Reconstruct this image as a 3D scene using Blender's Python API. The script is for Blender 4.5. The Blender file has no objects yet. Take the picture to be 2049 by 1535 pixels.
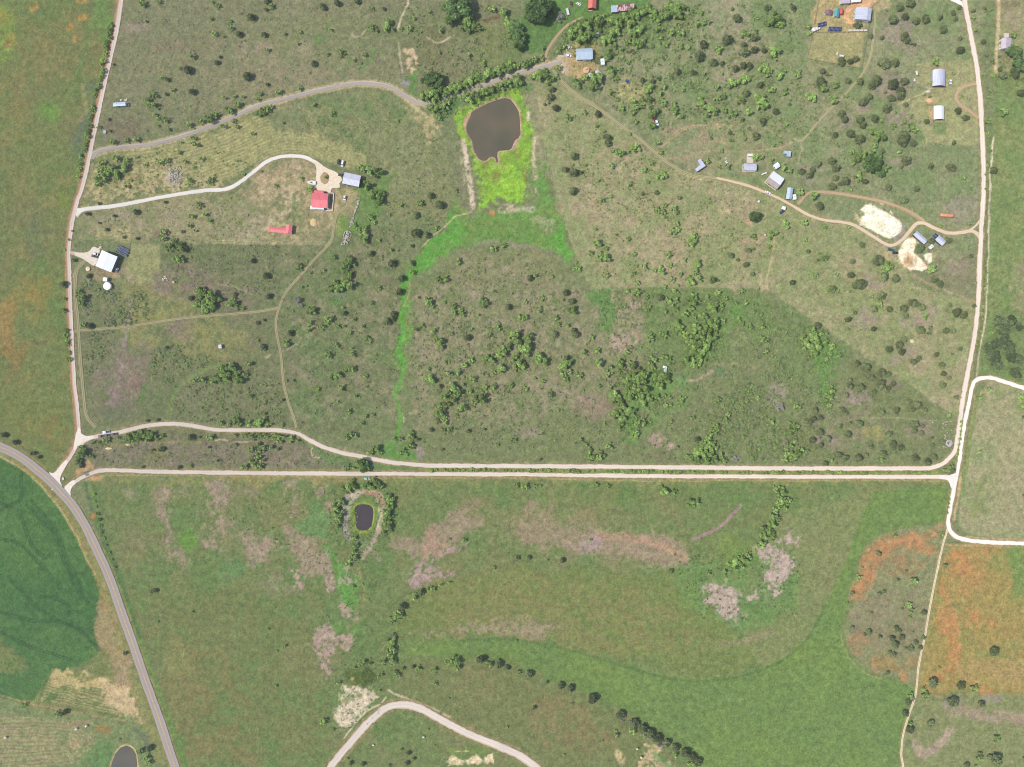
import bpy, math, random
import numpy as np
from mathutils import Vector
rad = math.radians
# ------------------------------------------------------------------ camera, light, exposure
S = 0.4            # metres of ground per photograph pixel
H = 570.0          # flying height
CX, CY = 1024.5, 767.5
SC = bpy.context.scene
COL = SC.collection
cam = bpy.data.cameras.new("camera")
cam.sensor_fit = 'HORIZONTAL'
cam.angle = 2 * math.atan(CX * S / H)
cam.clip_start = 1.0
cam.clip_end = 20000
cam_ob = bpy.data.objects.new("camera", cam)
cam_ob.location = (0, 0, H)
COL.objects.link(cam_ob)
SC.camera = cam_ob
SUN_EL, SUN_AZ = 54.0, 264.0       # sun low in the photo's left; azimuth clockwise from the photo's top
world = bpy.data.worlds.new("World")
SC.world = world
world.use_nodes = True
wn = world.node_tree
sky = wn.nodes.new("ShaderNodeTexSky")
sky.sky_type = 'NISHITA'
sky.sun_disc = False
sky.sun_elevation = rad(SUN_EL)
sky.sun_rotation = rad(SUN_AZ)
bg = wn.nodes["Background"]
wn.links.new(sky.outputs[0], bg.inputs[0])
bg.inputs[1].default_value = 0.13
sun = bpy.data.lights.new("sun", 'SUN')
sun.energy = 3.2
sun.angle = rad(0.55)
sun.color = (1.0, 0.965, 0.91)
sun_ob = bpy.data.objects.new("sun", sun)
sv = Vector((math.sin(rad(SUN_AZ)) * math.cos(rad(SUN_EL)), math.cos(rad(SUN_AZ)) * math.cos(rad(SUN_EL)), math.sin(rad(SUN_EL))))
sun_ob.rotation_euler = (-sv).to_track_quat('-Z', 'Y').to_euler()
sun_ob.location = sv * 900
COL.objects.link(sun_ob)
SC.view_settings.view_transform = 'Standard'
SC.view_settings.look = 'None'
SC.view_settings.exposure = 0.55
SC.cycles.pixel_filter_type = 'BLACKMAN_HARRIS'
SC.cycles.filter_width = 1.05
SC.cycles.max_bounces = 5
SC.cycles.diffuse_bounces = 3
SC.cycles.glossy_bounces = 2
SC.cycles.transmission_bounces = 2
SC.cycles.volume_bounces = 0
SC.view_settings.gamma = 1.0
SC.view_settings.use_curve_mapping = False
# ------------------------------------------------------------------ helpers
K = 1.42           # how bright a unit-white level surface comes out under this sun and sky
def lin(c):
    c = np.asarray(c, float) / 255.0
    return np.where(c <= 0.04045, c / 12.92, ((c + 0.055) / 1.055) ** 2.4)
def alb(r, g, b):
    return tuple(np.minimum(lin((r, g, b)) / K, 0.86))
def P(px, py, z=0.0):
    k = S * (1 - z / H)
    return Vector(((px - CX) * k, -(py - CY) * k, z))
rng = np.random.default_rng(7)
RND = random.Random(11)
def tag(o, label=None, cat=None, group=None, kind=None):
    if label: o["label"] = label
    if cat: o["category"] = cat
    if group: o["group"] = group
    if kind: o["kind"] = kind
    return o
def link(o, parent=None):
    COL.objects.link(o)
    if parent: o.parent = parent
    return o
def thing(name, loc, rz, label, cat, group=None):
    o = bpy.data.objects.new(name, None)
    o.empty_display_size = 0.5
    o.location = loc
    o.rotation_euler = (0, 0, rz)
    tag(o, label, cat, group)
    return link(o)
def smooth(x):
    x = np.clip(x, 0, 1)
    return x * x * (3 - 2 * x)
def vnoise(x, y, seed):
    r = np.random.default_rng(seed)
    T = r.random((256, 256)).astype(np.float32)
    xi = np.floor(x).astype(int); yi = np.floor(y).astype(int)
    fx = x - xi; fy = y - yi
    fx = fx * fx * (3 - 2 * fx); fy = fy * fy * (3 - 2 * fy)
    x0 = xi & 255; x1 = (xi + 1) & 255; y0 = yi & 255; y1 = (yi + 1) & 255
    return (T[y0, x0] * (1 - fx) + T[y0, x1] * fx) * (1 - fy) + (T[y1, x0] * (1 - fx) + T[y1, x1] * fx) * fy
def fbm(x, y, sc, seed, octs=4, gain=0.5):
    v = 0; a = 1; t = 0
    for i in range(octs):
        v = v + a * vnoise(x / sc * 2 ** i + 17.3 * i, y / sc * 2 ** i - 9.1 * i, seed + i)
        t += a; a *= gain
    return np.clip((v / t - 0.5) * 1.55 + 0.5, 0, 1)
# ------------------------------------------------------------------ materials
MATS = {}
def mat(name, rgb, rough=0.7, var=0.12, vs=1.5, metal=0.0, bump=0.0, spec=0.3, streak=None):
    if name in MATS: return MATS[name]
    m = bpy.data.materials.new(name); m.use_nodes = True
    nt = m.node_tree; b = nt.nodes["Principled BSDF"]
    b.inputs["Roughness"].default_value = rough
    b.inputs["Metallic"].default_value = metal
    b.inputs["Specular IOR Level"].default_value = spec
    c = alb(*rgb)
    tc = nt.nodes.new("ShaderNodeTexCoord")
    n = nt.nodes.new("ShaderNodeTexNoise")
    n.inputs["Scale"].default_value = vs
    n.inputs["Detail"].default_value = 4
    src = tc.outputs["Object"]
    if streak:
        mp = nt.nodes.new("ShaderNodeMapping"); mp.inputs["Scale"].default_value = streak
        nt.links.new(src, mp.inputs[0]); src = mp.outputs[0]
    nt.links.new(src, n.inputs["Vector"])
    r = nt.nodes.new("ShaderNodeValToRGB")
    r.color_ramp.elements[0].position = 0.3; r.color_ramp.elements[1].position = 0.7
    r.color_ramp.elements[0].color = tuple(max(0, v * (1 - var)) for v in c) + (1,)
    r.color_ramp.elements[1].color = tuple(min(0.9, v * (1 + var)) for v in c) + (1,)
    nt.links.new(n.outputs["Fac"], r.inputs[0]); nt.links.new(r.outputs[0], b.inputs["Base Color"])
    if bump:
        bp = nt.nodes.new("ShaderNodeBump"); bp.inputs["Strength"].default_value = bump
        nt.links.new(n.outputs["Fac"], bp.inputs["Height"]); nt.links.new(bp.outputs[0], b.inputs["Normal"])
    MATS[name] = m
    return m
def attr_mat(name, attr, fine=0.3, s1=1.1, s2=0.35, rough=0.95, drough=0.8, bump=0.35, hue=0.0, obj_rand=0.0, spec=0.1, transl=0.0):
    m = bpy.data.materials.new(name); m.use_nodes = True
    nt = m.node_tree; L = nt.links.new; b = nt.nodes["Principled BSDF"]
    b.inputs["Roughness"].default_value = rough
    b.inputs["Specular IOR Level"].default_value = spec
    if "Diffuse Roughness" in b.inputs: b.inputs["Diffuse Roughness"].default_value = drough
    a = nt.nodes.new("ShaderNodeAttribute"); a.attribute_name = attr
    tc = nt.nodes.new("ShaderNodeTexCoord")
    def noise(scale, det=3):
        n = nt.nodes.new("ShaderNodeTexNoise"); n.inputs["Scale"].default_value = scale
        n.inputs["Detail"].default_value = det; n.inputs["Roughness"].default_value = 0.65
        L(tc.outputs["Object"], n.inputs["Vector"]); return n
    n1 = noise(s1); n2 = noise(s2, 4)
    ad = nt.nodes.new("ShaderNodeMath"); ad.operation = 'ADD'
    L(n1.outputs["Fac"], ad.inputs[0]); L(n2.outputs["Fac"], ad.inputs[1])
    mr = nt.nodes.new("ShaderNodeMapRange")
    mr.inputs[1].default_value = 0.65; mr.inputs[2].default_value = 1.35
    mr.inputs[3].default_value = 1 - fine; mr.inputs[4].default_value = 1 + fine
    L(ad.outputs[0], mr.inputs[0])
    fac = mr.outputs[0]
    if obj_rand:
        oi = nt.nodes.new("ShaderNodeObjectInfo")
        m2 = nt.nodes.new("ShaderNodeMapRange"); m2.inputs[3].default_value = 1 - obj_rand; m2.inputs[4].default_value = 1 + obj_rand
        L(oi.outputs["Random"], m2.inputs[0])
        mm = nt.nodes.new("ShaderNodeMath"); mm.operation = 'MULTIPLY'
        L(fac, mm.inputs[0]); L(m2.outputs[0], mm.inputs[1]); fac = mm.outputs[0]
    vm = nt.nodes.new("ShaderNodeVectorMath"); vm.operation = 'SCALE'
    L(a.outputs["Color"], vm.inputs[0]); L(fac, vm.inputs["Scale"])
    out = vm.outputs[0]
    if hue:
        n3 = noise(0.55, 3)
        mx = nt.nodes.new("ShaderNodeMix"); mx.data_type = 'RGBA'; mx.blend_type = 'MULTIPLY'
        rp = nt.nodes.new("ShaderNodeValToRGB")
        rp.color_ramp.elements[0].position = 0.35; rp.color_ramp.elements[1].position = 0.65
        rp.color_ramp.elements[0].color = (1 - hue, 1 + hue * 0.25, 1 - hue, 1)
        rp.color_ramp.elements[1].color = (1 + hue, 1 - hue * 0.1, 1 + hue * 0.9, 1)
        L(n3.outputs["Fac"], rp.inputs[0]); mx.inputs[0].default_value = 1.0
        L(out, mx.inputs[6]); L(rp.outputs[0], mx.inputs[7]); out = mx.outputs[2]
    L(out, b.inputs["Base Color"])
    if bump:
        bp = nt.nodes.new("ShaderNodeBump"); bp.inputs["Strength"].default_value = bump; bp.inputs["Distance"].default_value = 0.3
        L(n1.outputs["Fac"], bp.inputs["Height"]); L(bp.outputs[0], b.inputs["Normal"])
    if transl:
        t = nt.nodes.new("ShaderNodeBsdfTranslucent"); L(out, t.inputs["Color"])
        ms = nt.nodes.new("ShaderNodeMixShader"); ms.inputs[0].default_value = transl
        o = nt.nodes["Material Output"]
        L(b.outputs[0], ms.inputs[1]); L(t.outputs[0], ms.inputs[2]); L(ms.outputs[0], o.inputs["Surface"])
    return m
# ------------------------------------------------------------------ mesh building
def mesh_np(name, V, Q, col=None, smooth_sh=False):
    me = bpy.data.meshes.new(name)
    V = np.asarray(V, np.float32); Q = np.asarray(Q, np.int32); k = Q.shape[1]
    me.vertices.add(len(V)); me.vertices.foreach_set("co", V.ravel())
    me.loops.add(Q.size); me.loops.foreach_set("vertex_index", Q.ravel())
    me.polygons.add(len(Q))
    me.polygons.foreach_set("loop_start", np.arange(0, Q.size, k, dtype=np.int32))
    me.polygons.foreach_set("loop_total", np.full(len(Q), k, np.int32))
    me.polygons.foreach_set("use_smooth", np.full(len(Q), smooth_sh))
    me.update(calc_edges=True)
    if col is not None:
        at = me.color_attributes.new("tint", 'FLOAT_COLOR', 'POINT')
        c = np.ones((len(V), 4), np.float32); c[:, :3] = col
        at.data.foreach_set("color", c.ravel())
    return me
class MB:
    def __init__(s): s.v = []; s.f = []
    def add(s, vs, fs):
        n = len(s.v); s.v += [tuple(v) for v in vs]; s.f += [tuple(i + n for i in f) for f in fs]; return s
    def box(s, cx, cy, cz, sx, sy, sz, rz=0.0, taper=1.0):
        c, q = math.cos(rz), math.sin(rz); vs = []
        for z, t in ((-.5, 1), (.5, taper)):
            for x, y in ((-.5, -.5), (.5, -.5), (.5, .5), (-.5, .5)):
                X, Y = x * sx * t, y * sy * t
                vs.append((cx + X * c - Y * q, cy + X * q + Y * c, cz + z * sz))
        return s.add(vs, [(3, 2, 1, 0), (4, 5, 6, 7), (0, 1, 5, 4), (1, 2, 6, 5), (2, 3, 7, 6), (3, 0, 4, 7)])
    def prism(s, poly, z0, z1):
        n = len(poly)
        a = sum(poly[i][0] * poly[(i + 1) % n][1] - poly[(i + 1) % n][0] * poly[i][1] for i in range(n))
        if a < 0: poly = poly[::-1]
        vs = [(x, y, z0) for x, y in poly] + [(x, y, z1) for x, y in poly]
        return s.add(vs, [tuple(range(n - 1, -1, -1)), tuple(range(n, 2 * n))] + [(i, (i + 1) % n, n + (i + 1) % n, n + i) for i in range(n)])
    def lathe(s, prof, n=20, cx=0, cy=0, cz=0, axis='z'):
        vs = []; fs = []
        for r, z in prof:
            for i in range(n):
                t = 2 * math.pi * i / n
                p = (r * math.cos(t), r * math.sin(t), z)
                if axis == 'x': p = (p[2], p[0], p[1])
                if axis == 'y': p = (p[1], p[2], p[0])
                vs.append((cx + p[0], cy + p[1], cz + p[2]))
        for j in range(len(prof) - 1):
            for i in range(n):
                fs.append((j * n + i, j * n + (i + 1) % n, (j + 1) * n + (i + 1) % n, (j + 1) * n + i))
        fs.append(tuple(range(n - 1, -1, -1))); fs.append(tuple(range((len(prof) - 1) * n, len(prof) * n)))
        return s.add(vs, fs)
    def mesh(s, name):
        me = bpy.data.meshes.new(name); me.from_pydata(s.v, [], s.f); me.update(); return me
    def build(s, name, m, parent=None, loc=None, sm=False):
        me = s.mesh(name); me.materials.append(m)
        if sm: me.polygons.foreach_set("use_smooth", np.full(len(me.polygons), True))
        o = bpy.data.objects.new(name, me)
        if loc is not None: o.location = loc
        return link(o, parent)
def catmull(pts, step):
    p = np.asarray(pts, float)
    q = np.vstack([2 * p[0] - p[1], p, 2 * p[-1] - p[-2]])
    out = []
    for i in range(1, len(q) - 2):
        n = max(2, int(np.hypot(*(q[i + 1] - q[i])) / step))
        t = np.linspace(0, 1, n, endpoint=False)[:, None]
        out.append(0.5 * (2 * q[i] + (q[i + 1] - q[i - 1]) * t + (2 * q[i - 1] - 5 * q[i] + 4 * q[i + 1] - q[i + 2]) * t ** 2 + (3 * q[i] - q[i - 1] - 3 * q[i + 1] + q[i + 2]) * t ** 3))
    out.append(p[-1][None])
    return np.vstack(out)
# ------------------------------------------------------------------ the setting: plan of roads and water (photo pixels)
COUNTY = [(-120,842),(-60,868),(0,894),(25,905.5),(50,920.5),(75,940.5),(100,962),(125,988),(145,1010.5),(162.5,1038),(180,1070.5),(197.5,1108),(217,1151),(252.5,1251),(292.5,1366),(322.5,1451),(350,1535),(385,1640)]
WEST = [(262,-120),(251,-50),(242,0),(234,50),(224,100),(201,200),(186,275),(181,300),(170,350),(161,384),(155,398),(149,421),(143,447),(138.5,484),(137,509),(138.5,559),(141,634),(145,709),(148,768),(151,793),(155,830),(157,863),(154,885),(145,905),(130,928),(112,951),(104,960)]
LANE = [(182,313),(195,304),(212,299),(250,294),(287,291),(337,281),(387,265),(437,246),(475,230),(512,213),(574,196),(637,181),(687,170),(724,166),(749,168),(774,172),(799,184),(824,200),(844,207),(867,206),(887,199),(924,185),(962,172),(1024,150),(1061,140),(1094,131),(1124,122)]
DRIVE = [(150,426),(160,422),(180,417),(225,413),(275,404),(325,394),(375,386),(412,381),(450,379),(475,368),(500,350),(532,325),(557,315),(582,312),(607,314),(624,321),(642,332),(655,345)]
NORTHPAIR = [(156,888),(180,877),(200,872),(237,865),(287,853),(325,848.5),(362,848.5),(400,854),(437,860),(512,860.5),(549,861),(574,863),(597,868),(619,880.5),(649,895.5),(687,907),(724,913.5),(749,919),(787,925.5),(837,930),(887,932),(1024,932.5),(1280,934.5),(1536,937),(1700,937.5),(1836,937.5),(1866,935.5),(1886,928),(1901,915),(1911,900),(1916,875),(1921,843),(1926,805),(1933,764),(1946,696),(1953.5,646),(1958.5,584),(1961,509),(1965,434),(1968,384),(1967,300),(1963.5,237),(1961,187),(1955,137),(1946,87),(1936,37),(1931,0),(1928,-60),(1926,-130)]
SOUTHPAIR = [(132,984),(139,973),(147.5,965.5),(170,953),(195,943),(212,941),(250,942),(325,944),(400,945),(512,946.5),(762,948),(1024,949.5),(1274,952.5),(1536,954),(1861,954),(1891,955),(1908,962)]
EASTIN = [(2180,812),(2100,790),(2049,776),(2010,764),(1981,756.5),(1961,757.5),(1952,762),(1946,772),(1936,818),(1926,873),(1918.5,930.5),(1911,968),(1901,1018),(1897,1048),(1906,1068),(1926,1079),(1961,1084),(2049,1088),(2180,1093)]
SOUTHCURVE = [(600,1620),(630,1577),(662,1535),(699,1488.5),(737,1446),(767,1419.5),(792,1411),(817,1411),(842,1418.5),(874.5,1436),(912,1456),(949.5,1473.5),(1024,1503.5),(1049,1518),(1075,1537),(1120,1580),(1160,1640)]
HOME = [(1965,478),(1955,468),(1943.5,462),(1926,465),(1898.5,466.5),(1873.5,458),(1848.5,446.5),(1833.5,448),(1821,461.5),(1806,479),(1788.5,490),(1773.5,489),(1748.5,474),(1711,451.5),(1686,445),(1648.5,440),(1618.5,430),(1586,411.5),(1561,398),(1536,387),(1499,372.5),(1461.5,362.5),(1434,356)]
HOMEFORK = [(1964,436),(1959,444),(1950,454),(1938,462)]
SOUTHTRACK = [(1897,1056),(1886,1093),(1874,1147),(1861,1213),(1850,1276),(1838.5,1331),(1832,1388.5),(1818.5,1431),(1807,1471),(1803.5,1508.5),(1807,1535),(1815,1620)]
NEFORK = [(1880,-14),(1905,-2),(1921,6),(1932,14)]
BARNDRIVE = [(139,505),(150,507),(162,510),(174,514),(186,520)]
z1 = lambda X, Y: (900 + X / 10.24, 170 + Y / 10.24)
z2 = lambda X, Y: (900 + X / 10.24, 300 + Y / 10.24)
POND1 = [z1(*p) for p in [(450,560),(640,450),(800,370),(1000,300),(1110,270),(1230,290),(1300,370),(1370,470),(1410,560),(1430,700),(1440,900),(1445,1000),(1400,1080),(1340,1120),(1290,1220),(1250,1310),(1150,1330),(1020,1342),(975,1370)]] + [z2(*p) for p in [(972,130),(985,240),(955,240),(940,165),(880,130),(810,140),(760,200),(700,215),(620,190),(570,130),(540,60)]] + [z1(*p) for p in [(520,1380),(500,1300),(470,1150),(400,1030),(350,930),(360,800),(400,700),(430,620)]]
POND2 = [(660 + x / 12.8, 960 + y / 12.8) for x, y in [(720,650),(860,635),(980,650),(1070,700),(1105,780),(1105,900),(1085,1050),(1060,1180),(980,1270),(880,1300),(760,1290),(690,1230),(670,1100),(660,950),(640,800),(650,710)]]
POND3 = [(x / 4, 1151 + y / 4) for x, y in [(1010,1368),(1055,1390),(1085,1440),(1095,1535),(1085,1640),(1010,1720),(920,1690),(880,1600),(893,1510),(925,1430),(965,1385)]]
ALGAE = [z1(*p) for p in [(1050,165),(1330,125),(1420,180),(1500,300),(1540,500),(1560,650),(1640,750),(1690,1000),(1650,1100),(1640,1300),(1650,1535)]] + [z2(*p) for p in [(1650,300),(1650,450),(1570,600),(1560,750),(1580,900),(1500,1050),(1440,1190),(1400,1100),(1250,1060),(1050,1030),(850,1040),(650,1200),(500,1290),(600,1100),(650,900),(680,600),(560,420),(500,250),(470,50)]] + [z1(*p) for p in [(450,1450),(400,1200),(250,1100),(150,950),(110,700),(180,560),(320,490),(600,370),(850,250)]]
gz = lambda X, Y: (1690 + X / 8.53, 390 + Y / 8.53)
PAD1 = [gz(*p) for p in [(340,170),(480,175),(640,230),(760,300),(900,400),(980,480),(980,560),(920,640),(870,700),(760,760),(640,690),(480,600),(330,520),(270,480),(300,400),(350,340),(320,270),(250,240)]]
PAD2 = [gz(*p) for p in [(960,900),(1060,740),(1200,740),(1210,900),(1190,970),(1280,1050),(1390,1170),(1400,1250),(1300,1310),(1190,1280),(1130,1300),(1000,1190),(930,1060),(900,980)]]
PAD3 = [gz(*p) for p in [(1360,1000),(1480,990),(1490,1130),(1440,1180),(1380,1090)]]
# ------------------------------------------------------------------ ground sheet
STEP = 2.4
fx = np.arange(-150, 2200, STEP); fy = np.arange(-150, 1690, STEP)
ex = np.cumsum(12 * 1.55 ** np.arange(16)); 
gx = np.concatenate([fx[0] - ex[::-1], fx, fx[-1] + ex]); gy = np.concatenate([fy[0] - ex[::-1], fy, fy[-1] + ex])
GX, GY = np.meshgrid(gx, gy)
GX = GX.astype(np.float32); GY = GY.astype(np.float32)
NZ = {s: fbm(GX, GY, s, 40 + s, 5) for s in (7, 16, 45, 120)}
NF = fbm(GX, GY, 4.5, 900, 2)
wx = (fbm(GX, GY, 22, 500, 4) - .5); wy = (fbm(GX, GY, 22, 520, 4) - .5)
A = np.zeros(GX.shape + (3,), np.float32)
A[:] = lin((122, 131, 92))
def put(sl, mask, rgb):
    A[sl] += mask[..., None] * (lin(rgb).astype(np.float32) - A[sl])
def slc(pts, pad):
    p = np.asarray(pts, float)
    i0, i1 = np.searchsorted(gx, (p[:, 0].min() - pad, p[:, 0].max() + pad))
    j0, j1 = np.searchsorted(gy, (p[:, 1].min() - pad, p[:, 1].max() + pad))
    return (slice(j0, j1), slice(i0, i1))
def sdist(pts, X, Y, closed=True):
    p = np.asarray(pts, np.float32); n = len(p)
    d2 = np.full(X.shape, 1e12, np.float32); ins = np.zeros(X.shape, bool)
    for i in range(n if closed else n - 1):
        a = p[i]; b = p[(i + 1) % n]; e = b - a
        t = np.clip(((X - a[0]) * e[0] + (Y - a[1]) * e[1]) / max(1e-6, float(e @ e)), 0, 1)
        d2 = np.minimum(d2, (X - a[0] - t * e[0]) ** 2 + (Y - a[1] - t * e[1]) ** 2)
        if closed and a[1] != b[1]:
            c = ((a[1] > Y) != (b[1] > Y)) & (X < (b[0] - a[0]) * (Y - a[1]) / (b[1] - a[1]) + a[0])
            ins ^= c
    d = np.sqrt(d2)
    return np.where(ins, d, -d) if closed else d
def brkmask(sl, brk, bs, seed):
    if brk <= 0: return 1.0
    n = NZ[bs][sl] if seed == 0 else fbm(GX[sl], GY[sl], bs, seed, 4)
    n = n * .7 + NZ[7][sl] * .18 + NF[sl] * .12 if bs > 7 else n * .75 + NF[sl] * .25
    return smooth((n - brk + .17) / .34)
def area(pts, rgb, soft=6, a=1.0, brk=0, bs=16, warp=8, seed=0):
    if warp >= 3: warp *= 1.7; soft *= 1.5
    sl = slc(pts, soft + warp + 6)
    if A[sl].size == 0: return
    d = sdist(pts, GX[sl] + wx[sl] * 2 * warp, GY[sl] + wy[sl] * 2 * warp)
    if warp >= 3: d = d + (NZ[7][sl] - .5) * min(soft * 1.8, 13) + (NF[sl] - .5) * min(soft, 7)
    put(sl, smooth(d / soft + .5) * a * brkmask(sl, brk, bs, seed), rgb)
def blob(cx, cy, rx, ry, rgb, a=1.0, brk=0, bs=16, rot=0, soft=.5, seed=0):
    r = max(rx, ry) * 1.5
    sl = slc([(cx - r, cy - r), (cx + r, cy + r)], 10)
    if A[sl].size == 0: return
    X = GX[sl] - cx + wx[sl] * rx * .9; Y = GY[sl] - cy + wy[sl] * ry * .9
    c, s = math.cos(rad(rot)), math.sin(rad(rot))
    q = np.sqrt(((X * c + Y * s) / rx) ** 2 + ((-X * s + Y * c) / ry) ** 2)
    q = q + (NZ[7][sl] - .5) * .35; soft = soft * 1.5
    put(sl, smooth((1 - q) / soft + .5) * a * brkmask(sl, brk, bs, seed), rgb)
def line(pts, w, rgb, soft=2.5, a=1.0, brk=0, bs=7, warp=1.5, off=0.0):
    p = catmull(pts, 8) if len(pts) > 2 else np.asarray(pts, float)
    if off:
        t = np.gradient(p, axis=0); t /= np.linalg.norm(t, axis=1)[:, None] + 1e-9
        p = p + off * np.stack([-t[:, 1], t[:, 0]], 1)
    sl = slc(p, w + soft + warp + 4)
    if A[sl].size == 0: return
    d = sdist(p, GX[sl] + wx[sl] * 2 * warp, GY[sl] + wy[sl] * 2 * warp, False)
    put(sl, smooth((w / 2 - d) / soft + .5) * a * brkmask(sl, brk, bs, 0), rgb)
def ruts(pts, gap, rgb, w=1.6, a=.8, brk=.2, mid=None):
    if mid: line(pts, gap + 2, mid, 3, a * .6)
    line(pts, w, rgb, 2, a, brk, off=gap / 2); line(pts, w, rgb, 2, a, brk, off=-gap / 2)
def stripes(pts, guide, per, rgb, a=.5, soft=4):
    sl = slc(pts, 6)
    m = smooth(sdist(pts, GX[sl], GY[sl]) / soft + .5)
    d = sdist(catmull(guide, 8), GX[sl] + wx[sl] * 5, GY[sl] + wy[sl] * 5, False)
    put(sl, m * a * (0.5 + 0.5 * np.sin(2 * np.pi * d / per)) * smooth((NZ[16][sl] - .1) / .3), rgb)
T = lambda c, r, L: [(512 * c + x / 4, (0, 384, 768, 1151)[r] + y / 4) for x, y in L]
ALLF = [(-9000,-9000),(9000,-9000),(9000,9000),(-9000,9000)]
# broad mottling of the whole countryside
put((slice(None), slice(None)), smooth((NZ[120] - .45) / .3) * .45, (138, 136, 104))
put((slice(None), slice(None)), smooth((NZ[45] - .5) / .25) * .35, (108, 128, 78))
# --- north pasture, tan and olive
area([(240,-160),(1010,-160),(1020,150),(860,200),(740,165),(640,178),(500,215),(380,262),(190,300),(200,200),(224,100)], (128,130,97), 8)
blob(420,150,150,70,(140,136,104),.6,.4); blob(620,90,130,90,(142,138,106),.6,.4); blob(560,150,90,40,(148,138,112),.5,.5)
blob(262,55,35,12,(150,136,122),.8,.4); blob(255,258,45,28,(124,114,92),.8,.3,rot=10); blob(345,92,40,22,(132,122,98),.6,.4)
area([(560,40),(700,30),(760,60),(700,120),(600,130),(540,110)], (120,132,84), 20, .5, .45)
area(T(1,0,[(480,330),(620,190),(560,300),(500,420),(330,440),(250,460),(480,400)]), (98,135,72), 6, .7, .3)
area(T(1,0,[(650,580),(760,450),(770,480),(700,570)]), (92,132,66), 5, .8); area(T(1,0,[(840,470),(960,400),(980,420),(900,540),(850,530)]), (98,134,72), 5, .6)
blob(845,70,110,45,(112,126,82),.6,.35); blob(865,100,60,45,(124,118,86),.6,.3); blob(985,80,28,45,(150,136,102),.6,.4)
blob(505,95,40,10,(152,140,118),.8,.35); blob(610,100,25,18,(160,148,124),.5,.4)
# erosion cuts north of the lane
area(T(1,0,[(1190,380),(1270,370),(1285,520),(1260,585),(1230,575),(1205,500)]), (206,182,150), 3, .9, .35, 7, 3)
line(T(1,0,[(1140,340),(1150,440),(1165,540),(1180,620)]), 3, (196,182,158), 2, .8, .35)
line(T(1,0,[(1222,-40),(1215,30),(1180,110),(1150,180),(1135,240)]), 3.6, (206,190,168), 2, .9, .25)
line(T(1,0,[(1340,285),(1390,320),(1460,350),(1530,310),(1580,285)]), 3.5, (196,180,156), 2, .9, .35)
line(T(1,0,[(770,265),(785,295),(830,290),(880,240)]), 3.2, (184,166,142), 2, .9, .3)
line(T(1,0,[(0,560),(120,530),(180,490),(240,460)]), 2.5, (170,158,124), 2, .8, .3)
blob(1205/4+512,660/4,10,10,(150,142,150),.9,.3,7)
area(T(1,0,[(1850,180),(1960,90),(1970,140),(1900,180)]), (118,88,70), 4, .9, .3, 7)
area(T(1,0,[(1240,590),(1300,590),(1330,760),(1300,800),(1260,700)]), (88,140,58), 4, .8)
# --- north-west flower field
NW = [(-9000,-9000),(262,-9000),(262,-120),(228,5),(205,150),(176,300),(152,400),(133,480),(131,560),(136,680),(147,860),(118,935),(98,944),(70,916),(40,896),(0,876),(-160,812),(-9000,500)]
area(NW, (117,126,74), 4, 1, 0, 16, 2)
area(NW, (126,124,80), 8, .75, .48, 45, 4); area(NW, (104,132,64), 8, .45, .5, 120, 4); area(NW, (140,128,74), 8, .5, .62, 45, 4, 77)
for c in [(4,35,16,16),(16,80,14,14),(140,53,8,7),(166,33,10,6),(150,80,6,8),(68,12,10,10),(164,2,10,5)]: blob(*c, (196,142,52), .75, .35, 7)
blob(10,60,18,60,(122,150,54),.7,.3); blob(100,225,22,22,(108,150,54),.7,.3); blob(205,40,18,60,(100,142,66),.6,.2); blob(128,400,10,16,(122,140,54),.7)
line([(52,110),(46,135),(42,160)],5,(146,132,82),4,.7); line([(178,50),(170,100),(150,160)],6,(96,138,74),5,.5)
blob(65,600,48,50,(144,130,66),.65,.3,45); blob(10,645,22,55,(166,132,66),.65,.3,45); blob(35,705,25,30,(150,120,56),.6,.4); blob(75,580,25,25,(158,134,54),.5,.4)
line([(60,470),(85,560),(120,640)],22,(90,130,66),18,.4,.3); blob(60,820,70,45,(126,128,62),.5,.4); blob(70,470,25,50,(112,118,88),.5,.35); blob(110,870,25,35,(136,122,62),.45,.4)
line([(30,50),(90,28),(170,12),(225,0)],3,(88,128,70),3,.6); ruts([(180,80),(160,150),(148,230)],6,(86,124,66),2,.5,.1)
area([(186,160),(204,150),(176,290),(160,345),(148,330),(160,250),(172,215)], (98,116,92), 8, .75, .3)
line([(166,170),(172,220),(163,240)],9,(150,146,98),6,.7,.35)
# --- mown ground by the lane and the farm drive
MOW1 = [(190,318),(250,301),(340,290),(430,262),(500,234),(535,236),(548,262),(535,300),(500,330),(470,352),(430,366),(395,360),(330,330),(260,325)]
area(MOW1, (146,146,98), 5); stripes(MOW1, LANE, 6.4, (188,178,128), .6)
MOW2 = [(512,248),(560,262),(640,268),(700,288),(733,315),(728,335),(690,338),(655,322),(610,308),(575,306),(530,318),(500,335)]
area(MOW2, (144,146,98), 5); stripes(MOW2, DRIVE, 6.2, (186,176,128), .55)
area([(170,330),(260,318),(400,350),(450,372),(400,378),(160,412)], (140,140,96), 6, .9); area([(170,330),(260,318),(400,350),(450,372),(400,378),(160,412)], (196,178,136), 6, .7, .55, 7)
blob(290,355,45,25,(178,164,118),.6,.42,7); blob(347,350,16,24,(182,170,156),.8,.35,7); blob(225,335,45,32,(112,128,78),.6,.3)
line(T(0,0,[(1530,1170),(1570,1290),(1600,1400),(1640,1480)]),2.5,(178,162,136),2,.7,.2); line(T(0,0,[(1440,1320),(1490,1480)]),2,(170,160,128),2,.6,.3)
area([(545,245),(640,215),(740,172),(800,196),(850,225),(880,260),(905,330),(905,400),(890,440),(800,440),(745,380),(735,310),(640,262)], (132,134,94), 8, .9)
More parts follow.
